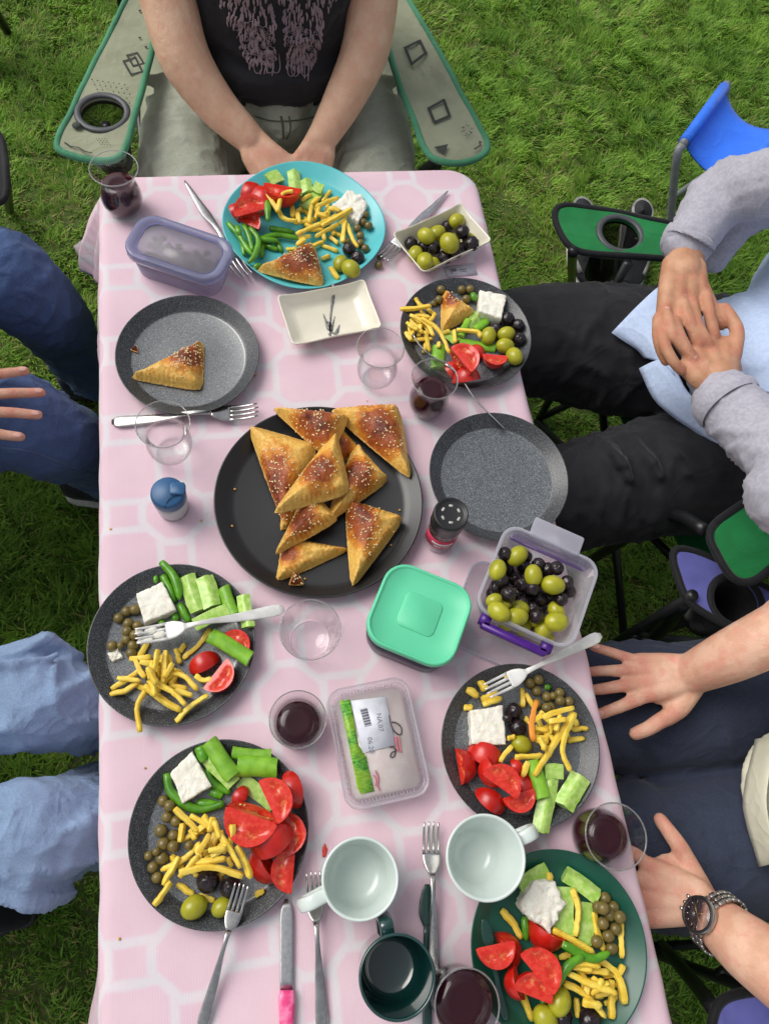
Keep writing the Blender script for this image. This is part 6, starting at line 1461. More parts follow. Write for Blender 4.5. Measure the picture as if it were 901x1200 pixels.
def denim(name, c1, c2, wear):
    m, nt, b = newmat(name); v = coords(nt, 'Object', False)
    n = noise_tex(nt, v, 7, 4).step(.3, .7); f = noise_tex(nt, v, 420, 3).step(.35, .65); mp = nt.nodes.new('ShaderNodeMapping'); nt.links.new(v, mp.inputs[0]); mp.inputs['Rotation'].default_value = (.4, .3, .78); mp.inputs['Scale'].default_value = (900, 160, 900)
    tw = noise_tex(nt, mp.outputs[0], 1.0, 2)
    c = mixc(nt, n, c1, c2); c = mixc(nt, f * .35, c, wear); c = mixc(nt, tw.step(.4, .7) * .3, c, sc3(c1, .7))
    nt.links.new(c, b.inputs['Base Color']); b.inputs['Roughness'].default_value = .85; b.inputs['Specular IOR Level'].default_value = .15; b.inputs['Sheen Weight'].default_value = .1
    cr = (noise_tex(nt, v, 9, 2, .5, 1.2) * 2 - 1).abs() * -1.0 + 1.0; cr2 = (noise_tex(nt, v, 20, 2, .5, .8) * 2 - 1).abs() * -1.0 + 1.0
    set_bump(nt, b, tw * .10 + noise_tex(nt, v, 90, 4) * .25 + cr.op('POWER', 6.0) * 1.1 + cr2.op('POWER', 6.0) * .4, .27, .006); return m
M_khaki = denim('khaki_denim', srgb(150, 155, 138), srgb(166, 170, 154), srgb(182, 185, 172))
M_dnavy = denim('dark_navy_denim', srgb(44, 50, 66), srgb(52, 58, 76), srgb(66, 74, 92))
M_blue = bpy.data.materials['blue_plastic']
M_dblue = denim('mid_blue_denim', srgb(54, 74, 116), srgb(72, 94, 136), srgb(98, 120, 158))
M_lblue = denim('pale_blue_denim', srgb(122, 148, 184), srgb(140, 164, 196), srgb(166, 186, 210))
M_blacktr = fabric('black_trouser_cloth', srgb(34, 34, 37), srgb(28, 28, 31), .75, weave=700)
M_tee = fabric('black_cotton', srgb(36, 36, 38), srgb(30, 30, 32), .85, weave=900, scale=9)
M_shirt = fabric('pale_blue_chambray', srgb(192, 208, 234), srgb(180, 198, 228), .8, weave=800, scale=160)
M_hood = fabric('grey_melange_jersey', srgb(172, 170, 180), srgb(160, 158, 168), .9, weave=700, scale=200)
M_creams = fabric('cream_cotton', srgb(204, 202, 180), srgb(192, 190, 168), .85)

def chain(pts, rad, n=16, k=18, flat=1.0, upref=(0, 0, 1)):
    """closed limb along pts with round ends"""
    P = np.asarray(pts, float); r = np.asarray(rad, float); s = np.linspace(0, 1, len(P)); t = np.linspace(0, 1, k)
    Q = smooth_path(P, k); rr_ = np.interp(t, s, r)
    d0 = Q[0] - Q[1]; d0 /= np.linalg.norm(d0); d1 = Q[-1] - Q[-2]; d1 /= np.linalg.norm(d1)
    A = [Q[0] + d0 * rr_[0] * math.sin(a) for a in (1.45, 1.1, .7, .35)]; B = [Q[-1] + d1 * rr_[-1] * math.sin(a) for a in (.35, .7, 1.1, 1.45)]
    ra = [rr_[0] * math.cos(a) for a in (1.45, 1.1, .7, .35)]; rb = [rr_[-1] * math.cos(a) for a in (.35, .7, 1.1, 1.45)]
    return tube(np.vstack([A, Q, B]), np.r_[ra, rr_, rb], n, 2.0, flat, upref=upref)
def ell(c, r, rot=(0, 0, 0)): return xform(ball((0, 0, 0), r, 20, 14), rot, c)
def blob(name, prims, voxel, mat, parent, smooth=4, org=(0, 0, 0), wrinkle=None, cut=None, fac=.5):
    """melt the shapes into one continuous surface"""
    V, F = join(*prims); me = bpy.data.meshes.new('tmp'); me.from_pydata([tuple(v) for v in V], [], F)
    ob = bpy.data.objects.new('tmp', me); COL.objects.link(ob)
    m = ob.modifiers.new('r', 'REMESH'); m.mode = 'VOXEL'; m.voxel_size = voxel; m.adaptivity = 0
    s = ob.modifiers.new('s', 'SMOOTH'); s.factor = fac; s.iterations = smooth
    dg = bpy.context.evaluated_depsgraph_get(); dg.update()
    r = bpy.data.meshes.new_from_object(ob.evaluated_get(dg)); bpy.data.objects.remove(ob); bpy.data.meshes.remove(me)
    n = len(r.vertices); co = np.zeros(n * 3, np.float32); r.vertices.foreach_get('co', co); co = co.reshape(-1, 3).astype(float)
    if wrinkle:
        no = np.zeros(n * 3, np.float32); r.vertices.foreach_get('normal', no); no = no.reshape(-1, 3)
        co += no * np.array([wrinkle(c) for c in co])[:, None]
    co -= np.array(org); r.vertices.foreach_set('co', co.reshape(-1).astype(np.float32))
    r.materials.clear(); r.materials.append(mat); r.polygons.foreach_set('use_smooth', np.ones(len(r.polygons), bool)); r.name = name; r.update()
    return link(name, r, parent)
def folds(A=.004, sc=(9, 9, 9), fine=.0012, seed=0.0, where=None):
    """cloth creases: stretched ridged noise plus finer crumple"""
    def f(c):
        q = Vector((c[0] * sc[0] + seed, c[1] * sc[1], c[2] * sc[2])); w = noise.noise(q * .6) * 1.3
        v = 1 - 2.4 * abs(noise.noise(q + Vector((w, w, -w)))); v2 = 1 - 2.4 * abs(noise.noise(q * 1.9 + Vector((5 - w, w, 2 * w)))); k = 1.0 if where is None else where(c)
        m = .35 + .65 * max(0, min(1, .5 + 1.6 * noise.noise(q * .45 + Vector((9, 9, 9)))))
        return (1.35 * A * m * (max(v, -.2) ** 3 if v > 0 else v * .25) + .6 * A * m * (v2 ** 3 if v2 > 0 else 0) - .4 * A + fine * noise.noise(q * 3.7)) * k
    return f
def flush(body, org, pts, r=.0085):
    """redder, wrinkled skin over knuckles and fingertips"""
    me = body.data; n = len(me.vertices); co = np.zeros(n * 3, np.float32); me.vertices.foreach_get('co', co); co = co.reshape(-1, 3) + np.array(org); f = np.zeros(n)
    for p in pts:
        d = ((co - np.array(p)) ** 2).sum(1); f = np.maximum(f, np.exp(-d / (2 * r * r)))
    attr(me, 'flush', f)
def finger(pts, r0=.0088, r1=.0066): return chain(pts, np.linspace(r0, r1, len(pts)), 12, 14)
def nail(parent, org, tip, direc, up, r=.0056):
    d = np.array(direc, float); d /= np.linalg.norm(d); u = np.array(up, float); u -= d * (u @ d); u /= np.linalg.norm(u); s = np.cross(u, d)
    V, F = ball((0, 0, 0), (1, 1, 1), 12, 8); V = V[:, :1] * d * r * 1.25 + V[:, 1:2] * s * r * .85 + V[:, 2:3] * u * .0012 + np.array(tip) - np.array(org)
    part('fingernail', (V, F), M_nail, parent)
def hand(wr, f, n, side, curl=(.5, .5, .4), sp=.06, k=1.0, thumb=(.5, .3)):
    """palm, four fingers and a thumb; f = along the hand, n = back of the hand, side = +1 / -1 which side the thumb leaves"""
    f = np.array(f, float) / np.linalg.norm(f); n = np.array(n, float); n -= f * (n @ f); n /= np.linalg.norm(n); s = np.cross(n, f) * side; w = np.array(wr, float); out = []
    for i, (o_, l_, fl) in enumerate(((.027, .090, .073), (.009, .094, .082), (-.010, .089, .076), (-.027, .080, .060))):
        kn = w + (f * l_ + s * o_) * k; out.append(chain([w + s * o_ * .55 * k, (w + kn) / 2 + s * o_ * .15 * k + n * .003, kn], [.0145 * k, .0140 * k, .0112 * k], 12, 10))
        d = f + s * sp * (1.5 - i) ; d /= np.linalg.norm(d); p = kn; pts = [kn]; a = 0
        for j, fr in enumerate((.46, .30, .24)):
            a += curl[j] * (1 + .12 * (i - 1.5) * (1 if j == 0 else .3)); dd = d * math.cos(a) - n * math.sin(a); p = p + dd * fl * fr * k; pts.append(p)
        out.append(chain(pts, [.0095 * k, .0088 * k, .0078 * k, .0068 * k], 12, 14))
    tb = w + (f * .022 + s * .022) * k; td = f * math.cos(thumb[0]) + s * math.sin(thumb[0]) - n * thumb[1]; td /= np.linalg.norm(td)
    t2 = tb + td * .044 * k; t3 = t2 + (td * .85 + f * .3) * .032 * k; t4 = t3 + (td * .7 + f * .5) * .026 * k
    out += [chain([w, tb, t2], [.016 * k, .0165 * k, .0125 * k], 12, 10), chain([t2, t3, t4], [.0118 * k, .0106 * k, .0085 * k], 12, 10)]
    return out
def headshape(c, face, k=1.0):
    """head (centre at mid height), neck, nose, ears, brow, lips"""
    f = np.array([math.cos(face), math.sin(face), 0]); s = np.array([-f[1], f[0], 0]); c = np.array(c, float); z = np.array([0, 0, 1.]); rz = (0, 0, face)
    P = [ell(c + z * .022 - f * .012, (.098, .076, .092), rz), ell(c - z * .045 + f * .028, (.062, .056, .062), rz), ell(c - z * .082 + f * .048, (.028, .030, .022), rz), chain([c - z * .20 - f * .02, c - z * .06 - f * .02], [.060, .055]),
         chain([c + z * .012 + f * .088, c - z * .018 + f * .108, c - z * .026 + f * .088], [.008, .0125, .012], 10, 8), ell(c + z * .030 + f * .078, (.016, .048, .010), rz), ell(c - z * .052 + f * .084, (.010, .022, .006), rz), ell(c - z * .060 + f * .083, (.010, .018, .006), rz)]
    for q in (-1, 1): P.append(ell(c + s * q * .078 - z * .005 - f * .01, (.018, .008, .030), rz))
    return P
def finish_head(root, body, org, c, face, hair=None, hlen=.0):
    f = np.array([math.cos(face), math.sin(face), 0]); s = np.array([-f[1], f[0], 0]); c = np.array(c, float); z = np.array([0, 0, 1.])
    P = [ell(c + z * .040 - f * .026, (.102, .086, .092), (0, 0, face)), ell(c - z * .02 - f * .062, (.055, .074, .070), (0, 0, face))]
    if hlen: P += [chain([c - z * .0 - f * .07, c - z * hlen - f * .075], [.07, .05])]
    blob('hair', P, .008, hair or M_hair, root, 3, org, folds(.004, (60, 60, 18), .002))
    for q in (-1, 1):
        V, F = ball(c + f * .079 + s * q * .032 + z * .008 - np.array(org), (.009, .012, .006), 10, 6); part('eye', (V, F), M_eye, root)
def person(label, loc): return thing('person', label, 'person', (loc[0], loc[1], 0), 0)

# ---------------- far end: black T-shirt with wings, khaki jeans
AX, AY = .085, 1.43
o = person('person in a black winged T-shirt and khaki jeans, hands clasped at the far end', (AX, AY)); og = (AX, AY, 0)
def arm_pts(L): return [FULL(q[:2], q[2]) for q in L]
hc = (AX, 1.47, 1.24); fA = R(-90)
LA = arm_pts([(182, -45, .80), (199, 8, .755), (217, 68, .70), (252, 121, .645), (290, 160, .605)]); RA = arm_pts([(438, -45, .80), (436, 5, .755), (427, 62, .70), (402, 118, .645), (380, 158, .605)])
shL, shR = np.array([AX - .19, 1.49, 1.00]), np.array([AX + .19, 1.49, 1.00])
b = [chain([shL, (shL + LA[0]) / 2 + np.array([-.02, 0, 0]), LA[0]], [.056, .052, .047]), chain([shR, (shR + RA[0]) / 2 + np.array([.02, 0, 0]), RA[0]], [.056, .052, .047]),
     chain(LA, [.048, .049, .047, .039, .0305], 18, 24), chain(RA, [.046, .047, .045, .038, .0300], 18, 24),
     chain([shL, (AX, 1.49, 1.03), shR], [.05, .06, .05]), chain([(AX, 1.48, .60), (AX, 1.49, 1.0)], [.11, .12])] + headshape(hc, fA)
hl, hr_ = FULL((292, 162), .604), FULL((378, 160), .604)
b += hand(hl, FULL((338, 212), .575) - hl, (-.25, -.35, .9), -1, (.75, .8, .5), .0, .98, (.35, .25))
b += hand(hr_, FULL((350, 216), .57) - hr_, (.3, -.3, .9), 1, (.8, .8, .5), .0, .98, (.35, .25))
body = blob('body', b, .0036, M_skinA, o, 5, og); flush(body, og, [hl + (FULL((338, 212), .575) - hl) * .55 + np.array([q, 0, .02]) for q in (-.02, 0, .02)] + [hr_ + (FULL((350, 216), .57) - hr_) * .55 + np.array([q, 0, .02]) for q in (-.02, 0, .02)], .012); finish_head(o, body, og, hc, fA, hlen=.16)
tee = [chain([(AX, 1.445, .600), (AX, 1.435, .70), (AX, 1.465, .85), (AX, 1.49, .99)], [.155, .164, .172, .16], 24, 20, .9), ell((AX, 1.385, .655), (.155, .120, .072)), chain([shL + [.03, 0, .01], shL * .55 + LA[0] * .45], [.074, .070]), chain([shR + [-.03, 0, .01], shR * .55 + RA[0] * .45], [.074, .070]), chain([shL, (AX, 1.49, 1.03), shR], [.065, .075, .065])]
teeo = blob('t_shirt', tee, .0075, M_tee, o, 5, og, folds(.0055, (7, 7, 15), .0015, 3.1))
jl = [[(AX - .085, 1.43, .50), FULL((232, 160), .49), FULL((222, 210), .485), (-.105, .95, .49), (-.10, .88, .47)], [(AX + .085, 1.43, .50), FULL((420, 160), .49), FULL((432, 210), .485), (.275, .95, .49), (.27, .88, .47)]]
tr = [chain(q, [.120, .110, .100, .085, .078], 20, 22) for q in jl]
for q, x in ((jl[0], -.10), (jl[1], .27)): tr.append(chain([q[-1], (x, .92, .25), (x, .95, .07)], [.075, .062, .055]))
tr += [ell((AX, 1.42, .51), (.185, .14, .115)), chain([(AX, 1.30, .565), (AX, 1.36, .60)], [.055, .09])]
for sx, e in ((-1, jl[0]), (1, jl[1])):      # creases at the hip and across the thigh
    a0 = np.array(e[1]); tr += [chain([a0 + [-sx * -.09, .07, .075], a0 + [0, .045, .103], a0 + [-sx * .07, .02, .088]], [.012, .013, .008], 8, 10), chain([a0 + [sx * .09, .04, .055], a0 + [sx * .02, .0, .100], a0 + [-sx * .05, -.03, .092]], [.010, .011, .006], 8, 10)]
jn = blob('jeans', tr, .0065, M_khaki, o, 4, og, folds(.005, (11, 15, 11), .0014, 1.0))
fl = [FULL(p, z) - np.array(og) for p, z in (((331, 138), .652), ((331, 148), .640), ((329, 160), .622))]
M_seam = fabric('khaki_seam', srgb(92, 94, 76))
bv = BVHTree.FromObject(jn, bpy.context.evaluated_depsgraph_get())
def on_cloth(bvh, org, p, lift=.0012):
    """drop a point seen from the camera side onto the cloth"""
    e = Vector(EYE) - Vector(org); d = (Vector(p) - Vector(EYE)).normalized(); h = bvh.ray_cast(e, d)
    return None if h[0] is None else np.array(h[0] + h[1] * lift)
def seam(bvh, org, uvs, Z, z, r, mat, parent, name='seam', n=24):
    P = smooth_path([(a, b_, 0) for a, b_ in uvs], n); Q = [on_cloth(bvh, org, Z((p[0], p[1]), z)) for p in P]; Q = [q for q in Q if q is not None]
    if len(Q) > 2: return part(name, tube(np.array(Q), r, 6, flat=.6), mat, parent)
ZW = Zone(160, 0, 2.73)
seam(bv, og, [(462, 372), (468, 400), (470, 440)], ZW, .62, .0022, M_seam, jn, 'fly'); seam(bv, og, [(488, 372), (492, 410), (480, 445)], ZW, .62, .0014, M_seam, jn)
seam(bv, og, [(380, 372), (425, 385), (470, 388), (520, 384), (575, 372)], ZW, .62, .0016, M_seam, jn, 'waistband_seam')
# the wings printed on the chest
bt = BVHTree.FromObject(teeo, bpy.context.evaluated_depsgraph_get())
M_wing = fabric('mauve_print', srgb(146, 128, 131), srgb(126, 110, 114), .8)
def wing(cx_top, cx_bot, wtop, wbot, y1, seed, sgn):
    rg = np.random.default_rng(seed); vs = []
    for k in range(230):
        t = (k + .5) / 230; y = -70 + t * (y1 + 70); cxm = cx_top + (cx_bot - cx_top) * t; hwid = (wtop + (wbot - wtop) * t) / 2; x = cxm + rg.uniform(-1, 1) * hwid
        ln = rg.uniform(16, 34) * (1.1 - .4 * t); bend = rg.uniform(-8, 8); tilt = (x - cxm) / hwid
        uv = [(x, y), (x + 5 * tilt + bend * .5, y + ln * .5), (x + 3 * tilt + bend * .2, y + ln)]
        P = smooth_path([(a, c_, 0) for a, c_ in uv], 6); Q = [on_cloth(bt, og, ZW((p[0], p[1]), .70), .0008) for p in P]; Q = [q for q in Q if q is not None]
        if len(Q) > 2: vs.append(tube(np.array(Q), [.0010, .0018, .0019, .0017, .0013, .0006][:len(Q)], 5, flat=.45, upref=(0, -1, .5)))
    for k in range(70):      # curls and hanging threads towards the tip
        t = rg.uniform(.55, 1.0); y = -70 + t * (y1 + 60); cxm = cx_top + (cx_bot - cx_top) * t; hwid = (wtop + (wbot - wtop) * t) / 2; x = cxm + rg.uniform(-1, 1) * hwid; r_ = rg.uniform(5, 11)
        a = np.linspace(0, rg.uniform(3, 6), 9) + rg.uniform(0, 6); Q = [on_cloth(bt, og, ZW((x + r_ * math.cos(q), y + r_ * .8 * math.sin(q)), .70), .0010) for q in a]; Q = [q for q in Q if q is not None]
        if len(Q) > 3: vs.append(tube(np.array(Q), .0008, 4, flat=.5))
    for k in range(7):
        x = cx_bot + rg.uniform(-1, 1) * wbot * .55; y = y1 - 25; ln = rg.uniform(30, 72)
        uv = [(x, y - 20), (x + 3, y + ln * .5), (x + rg.uniform(-4, 4), y + ln)] if k > 2 else [(x, y - 10), (x - 4, y + 40), (x + 8, y + 55), (x + 20, y + 38), (x + 16, y - 10)]
        P = smooth_path([(a, c_, 0) for a, c_ in uv], 12); Q = [on_cloth(bt, og, ZW((p[0], p[1]), .68), .0010) for p in P]; Q = [q for q in Q if q is not None]
        if len(Q) > 3: vs.append(tube(np.array(Q), .0010, 4, flat=.5))
    return join(*vs)
for a in ((340, 402, 200, 78, 205, 5, -1), (550, 524, 195, 74, 215, 6, 1)): tag(part('wing_print', wing(*a), M_wing, teeo), kind='stuff')

# ---------------- right, upper: pale blue shirt, grey hoodie, black trousers, hands folded
BX, BY = .98, .60; o = person('person in a pale blue shirt and grey hoodie with hands folded on the belly', (BX, BY)); og = (BX, BY, 0)
ZH = Zone(700, 160, 3.0); hc = (1.16, .56, 1.27); fB = R(188)
def hp(x, y, z): return ZH((x, y), z)
zb = .775
rs, ls = np.array([1.14, .86, 1.02]), np.array([1.12, .34, 1.02])
RAb = [rs, FULL((925, 206), .87), FULL((850, 226), .795), hp(310, 420, zb - .002), hp(300, 480, zb + .006)]
LAb = [ls, FULL((965, 585), .86), FULL((930, 545), .82), hp(432, 905, zb - .004), hp(425, 850, zb + .004)]
b = [chain(RAb[:3], [.040, .034, .034]), chain(RAb[2:], [.034, .028, .027], 18, 18), chain(LAb[:3], [.040, .036, .034]), chain(LAb[2:], [.034, .029, .028], 18, 18), chain([rs, (1.13, .60, 1.04), ls], [.04, .05, .04]), chain([(.98, .60, .60), (1.10, .60, 1.0)], [.10, .12])] + headshape(hc, fB)
# right hand back and left hand back
for x0, y0, x1, y1, r0, r1 in ((262, 450, 235, 620, .017, .0135), (285, 450, 272, 630, .018, .0140), (318, 455, 322, 600, .018, .0140), (345, 460, 362, 590, .016, .0130)): b.append(chain([hp(x0, y0, zb + .004), hp((x0 + x1) / 2, (y0 + y1) / 2, zb + .009), hp(x1, y1, zb + .006)], [r0, r0 * .95, r1], 12, 10))
for x0, y0, x1, y1, r0, r1 in ((440, 860, 440, 735, .019, .0150), (418, 865, 395, 745, .019, .0150), (398, 870, 345, 770, .019, .0145), (385, 880, 310, 810, .016, .0130), (455, 840, 468, 740, .017, .0150)): b.append(chain([hp(x0, y0, zb + .0), hp((x0 + x1) / 2, (y0 + y1) / 2, zb + .006), hp(x1, y1, zb + .003)], [r0, r0 * .95, r1], 12, 10))
zt = zb + .016
FB = [[(330, 585, zt), (350, 660, zt + .006), (375, 705, zt + .004), (394, 742, zt - .004)], [(268, 650, zt), (290, 705, zt + .006), (315, 750, zt + .004), (340, 792, zt - .003)], [(222, 672, zt - .004), (236, 735, zt + .003), (262, 785, zt + .002), (292, 822, zt - .006)], [(214, 640, zt - .012), (212, 700, zt - .006), (222, 750, zt - .008), (240, 790, zt - .014)],
      [(408, 700, zt - .004), (394, 630, zt + .005), (384, 580, zt + .004), (377, 540, zt - .004)], [(352, 730, zt - .004), (328, 660, zt + .006), (308, 610, zt + .006), (295, 560, zt - .002)], [(318, 765, zt - .004), (272, 705, zt + .005), (250, 655, zt + .006), (238, 608, zt - .002)]]
for q in FB: b.append(finger([hp(*p) for p in q], .0098, .0078))
TB = [[(478, 770, zt - .006), (490, 690, zt), (470, 640, zt + .002), (446, 604, zt)], [(362, 520, zt - .008), (395, 590, zt - .006), (420, 640, zt - .008), (434, 662, zt - .012)]]
for q in TB: b.append(finger([hp(*p) for p in q], .0120, .0092))
b += [ell(hp(420, 800, zb - .006), (.036, .040, .018), (0, 0, .6)), ell(hp(308, 530, zb - .002), (.030, .045, .018), (0, 0, .0))]
body = blob('body', b, .0030, M_skinB, o, 4, og)
flush(body, og, [hp(*p) + np.array([0, 0, .009]) for q in FB + TB for p in (q[0], q[1], q[-1])])
for q in FB + TB:
    a, t_ = hp(*q[-2]), hp(*q[-1]); d = t_ - a; d /= np.linalg.norm(d); nail(o, og, t_ - d * .001 + np.array([0, 0, .0062]), d - np.array([0, 0, .3]), (0, 0, 1), .0048)
finish_head(o, body, og, hc, fB)
HEM = [FULL(p, .60) for p in ((722, 392), (790, 470), (868, 540))]
sh = [chain([(1.00, .59, .585), (1.015, .59, .68), (1.07, .60, .85), (1.13, .60, 1.0)], [.20, .205, .195, .16], 26, 22, .92, upref=(1, 0, .3)), ell((.905, .60, .628), (.185, .190, .105), (0, .15, .3)), ell((.995, .70, .67), (.135, .17, .13)), ell((1.06, .74, .80), (.12, .13, .16)), chain([(1.13, .80, 1.0), (1.13, .40, 1.0)], [.08, .08])]
sho = blob('shirt', sh, .0075, M_shirt, o, 5, og, folds(.0055, (11, 8, 9), .0016, 7.3))
def flap(pts, z0, z1, mat, parent, org, name, n=14):
    """a hanging piece of cloth between an upper edge (pts[0]) and a lower edge (pts[1]), given as survey points"""
    U = smooth_path([FULL(p, z0) for p in pts[0]], n); L_ = smooth_path([FULL(p, z1) for p in pts[1]], n); V = []
    m = 9
    for i in range(n):
        for j in range(m):
            t = j / (m - 1); q = U[i] * (1 - t) + L_[i] * t; q = q + np.array([0, 0, .012 * math.sin(math.pi * t) + .003 * noise.noise((q[0] * 30, q[1] * 30, 1))]); V.append(q - np.array(org))
    F = [(i * m + j, i * m + j + 1, (i + 1) * m + j + 1, (i + 1) * m + j) for i in range(n - 1) for j in range(m - 1)]
    ob = part(name, (V, F), mat, parent); md = ob.modifiers.new('thickness', 'SOLIDIFY'); md.thickness = .0016; return ob
flap((((772, 335), (782, 400), (790, 440)), ((716, 390), (742, 408), (754, 420))), .655, .612, M_shirt, sho, og, 'shirt_tail')
flap((((784, 420), (815, 470), (880, 515)), ((748, 432), (775, 478), (872, 546))), .655, .606, M_shirt, sho, og, 'shirt_tail')
bs = BVHTree.FromObject(sho, bpy.context.evaluated_depsgraph_get())
seam(bs, og, [(170, 740), (300, 760), (430, 830), (603, 900)], ZH, .72, .0016, M_shirt, sho, 'placket')
hd = [chain([RAb[0], RAb[1], RAb[2], FULL((822, 262), .785), hp(312, 382, zb + .002)], [.070, .054, .051, .043, .039], 20, 30), chain([LAb[0], LAb[1], LAb[2], hp(500, 985, zb + .004), hp(440, 918, zb - .002)], [.068, .056, .052, .048, .045], 20, 30),
      chain([rs + [0, -.02, 0], (1.13, .60, 1.05), ls + [0, .02, 0]], [.08, .085, .08]), chain([(1.13, .80, .98), (1.03, .82, .80), (.96, .79, .62)], [.07, .055, .045]), chain([(1.12, .40, .98), (1.02, .38, .78), (.95, .40, .60)], [.07, .055, .045]), chain([(1.23, .60, .98), (1.17, .60, .62)], [.12, .15]), chain([FULL((925, 222), .82), FULL((872, 252), .76), FULL((836, 305), .70)], [.045, .036, .024])]
def tubewr(c): # rings of cloth round the sleeves
    return folds(.0042, (16, 26, 14), .0010, 4.4)(c)
hdo = blob('hoodie', hd, .0062, M_hood, o, 4, og, tubewr)
for pth, rad in ((np.array([FULL((812, 274), .79), hp(316, 376, zb + .004), hp(310, 398, zb + .002)]), .0415), (np.array([hp(470, 952, zb + .004), hp(446, 925, zb), hp(432, 903, zb - .002)]), .0475)):
    part('cuff', (lambda vf: (np.asarray(vf[0]) - np.array(og), vf[1]))(tube(smooth_path(pth, 8), [rad * q for q in (.98, 1.02, 1.03, 1.03, 1.02, 1.0, .96, .88)], 24, cap=False)), M_hood, hdo)
tl = [[(1.00, .70, .50), FULL((745, 415), .50), FULL((650, 400), .495), (.42, .79, .50), (.32, .78, .48)], [(1.00, .50, .50), FULL((800, 555), .50), FULL((715, 572), .495), (.42, .45, .50), (.32, .44, .48)]]
tr = [chain(tl[0], [.135, .125, .112, .095, .085], 20, 24), chain(tl[1], [.130, .115, .100, .088, .080], 20, 24)] + [chain([q[-1], (.33, q[-1][1], .25), (.36, q[-1][1], .07)], [.082, .068, .06]) for q in tl] + [ell((1.02, .60, .50), (.16, .21, .13))]
for dx in (0, .05, .10, .16): tr.append(chain([(.56 + dx, .545, .575), (.57 + dx, .50, .606), (.585 + dx, .45, .606)], [.008, .011, .006], 8, 8))
for dx in (0, .07): tr.append(chain([(.70 + dx, .66, .600), (.68 + dx, .72, .62), (.64 + dx, .80, .60)], [.010, .012, .008], 8, 8))
tro = blob('trousers', tr, .0075, M_blacktr, o, 4, og, folds(.0065, (15, 8, 10), .0018, 2.2))
shoe('black shoe under the table below the folded hands', (.40, .79, 0), (.14, .80, 0), M_shoek, M_solek, None, 'shoe', open_=False); shoe('black shoe under the table below the black thigh', (.40, .44, 0), (.14, .43, 0), M_shoek, M_solek, None, 'shoe', open_=False)

# ---------------- right, lower: dark jeans, cream shirt, watch
CX, CY = .82, 0.0; o = person('person in dark jeans and cream shirt with both hands on the thighs', (CX, CY)); og = (CX, CY, 0)
ZC2 = Zone(680, 740, 2.857); cp = lambda x, y, z: ZC2((x, y), z); hc = (.92, -.02, 1.26); fC = R(180)
rs, ls = np.array([.90, .19, 1.02]), np.array([.90, -.24, 1.02])
RAc = [rs, (1.00, .28, .88), cp(720, -25, .745), cp(510, 78, .690), cp(375, 140, .628)]
LAc = [ls, (.92, -.36, .84), cp(760, 1210, .74), cp(560, 1060, .690), cp(432, 950, .640)]
b = [chain(RAc[:3], [.055, .052, .046]), chain(RAc[2:], [.042, .037, .0300], 18, 20), chain(LAc[:3], [.055, .052, .046]), chain(LAc[2:], [.043, .038, .0295], 18, 20), chain([rs, (.91, -.02, 1.04), ls], [.05, .06, .05]), chain([(.82, 0, .60), (.90, -.02, 1.0)], [.10, .12])] + headshape(hc, fC)
zh = .612
for x0, y0, x1, y1, r0 in ((360, 110, 195, 100, .0155), (362, 130, 205, 132, .0165), (365, 150, 208, 175, .0165), (368, 170, 212, 212, .0160)): b.append(chain([cp(x0, y0, .622), cp((x0 + x1) / 2, (y0 + y1) / 2, zh + .008), cp(x1, y1, zh)], [r0, r0 * .98, .0130], 12, 10))
FC = [[(195, 100, zh), (140, 82, zh + .003), (90, 66, zh), (42, 52, zh - .008)], [(205, 132, zh), (140, 130, zh + .005), (75, 132, zh - .003), (25, 136, zh - .012)], [(208, 178, zh), (140, 182, zh + .005), (75, 192, zh - .002), (15, 200, zh - .012)], [(212, 218, zh), (160, 240, zh + .004), (110, 260, zh), (55, 280, zh - .008)]]
for q, r in zip(FC, ((.0088, .0072), (.0098, .0076), (.0102, .0078), (.0104, .0082))): b.append(finger([cp(*p) for p in q], *r))
b += [chain([cp(372, 190, .615), cp(330, 250, zh), cp(300, 280, zh - .002)], [.017, .0165, .0135], 12, 10), finger([cp(300, 282, zh - .002), cp(265, 300, zh), cp(225, 325, zh - .002), cp(184, 342, zh - .006)], .0128, .0098), ell(cp(285, 165, zh - .006), (.045, .036, .014), (0, 0, .1))]
for x0, y0, x1, y1, r0 in ((420, 930, 235, 960, .0165), (412, 915, 215, 900, .0170), (405, 895, 215, 840, .0170), (395, 870, 225, 785, .0165)): b.append(chain([cp(x0, y0, .632), cp((x0 + x1) / 2, (y0 + y1) / 2, zh + .008), cp(x1, y1, zh)], [r0, r0 * .98, .0130], 12, 10))
FD = [[(225, 785, zh), (190, 750, zh + .002), (150, 730, zh - .006), (115, 720, zh - .014)], [(215, 840, zh), (150, 815, zh), (100, 805, zh - .008), (60, 800, zh - .016)], [(215, 900, zh), (150, 890, zh), (100, 885, zh - .008), (60, 880, zh - .016)], [(235, 960, zh), (180, 960, zh), (140, 960, zh - .008), (100, 960, zh - .016)]]
for q in FD: b.append(finger([cp(*p) for p in q], .0098, .0078))
TD = [(360, 775, zh), (330, 720, zh + .003), (297, 672, zh + .002), (266, 630, zh - .004)]
b += [chain([cp(415, 900, .625), cp(385, 840, zh + .002), cp(358, 775, zh)], [.018, .0175, .0140], 12, 10), finger([cp(*p) for p in TD], .0130, .0095), ell(cp(315, 860, zh - .006), (.048, .044, .014), (0, 0, -.2))]
body = blob('body', b, .0032, M_skinC, o, 4, og); finish_head(o, body, og, hc, fC)
flush(body, og, [cp(*p) + np.array([0, 0, .009]) for q in FC + FD + [TD, [(300, 282, zh), (265, 300, zh), (184, 342, zh)]] for p in (q[0], q[1], q[-1])])
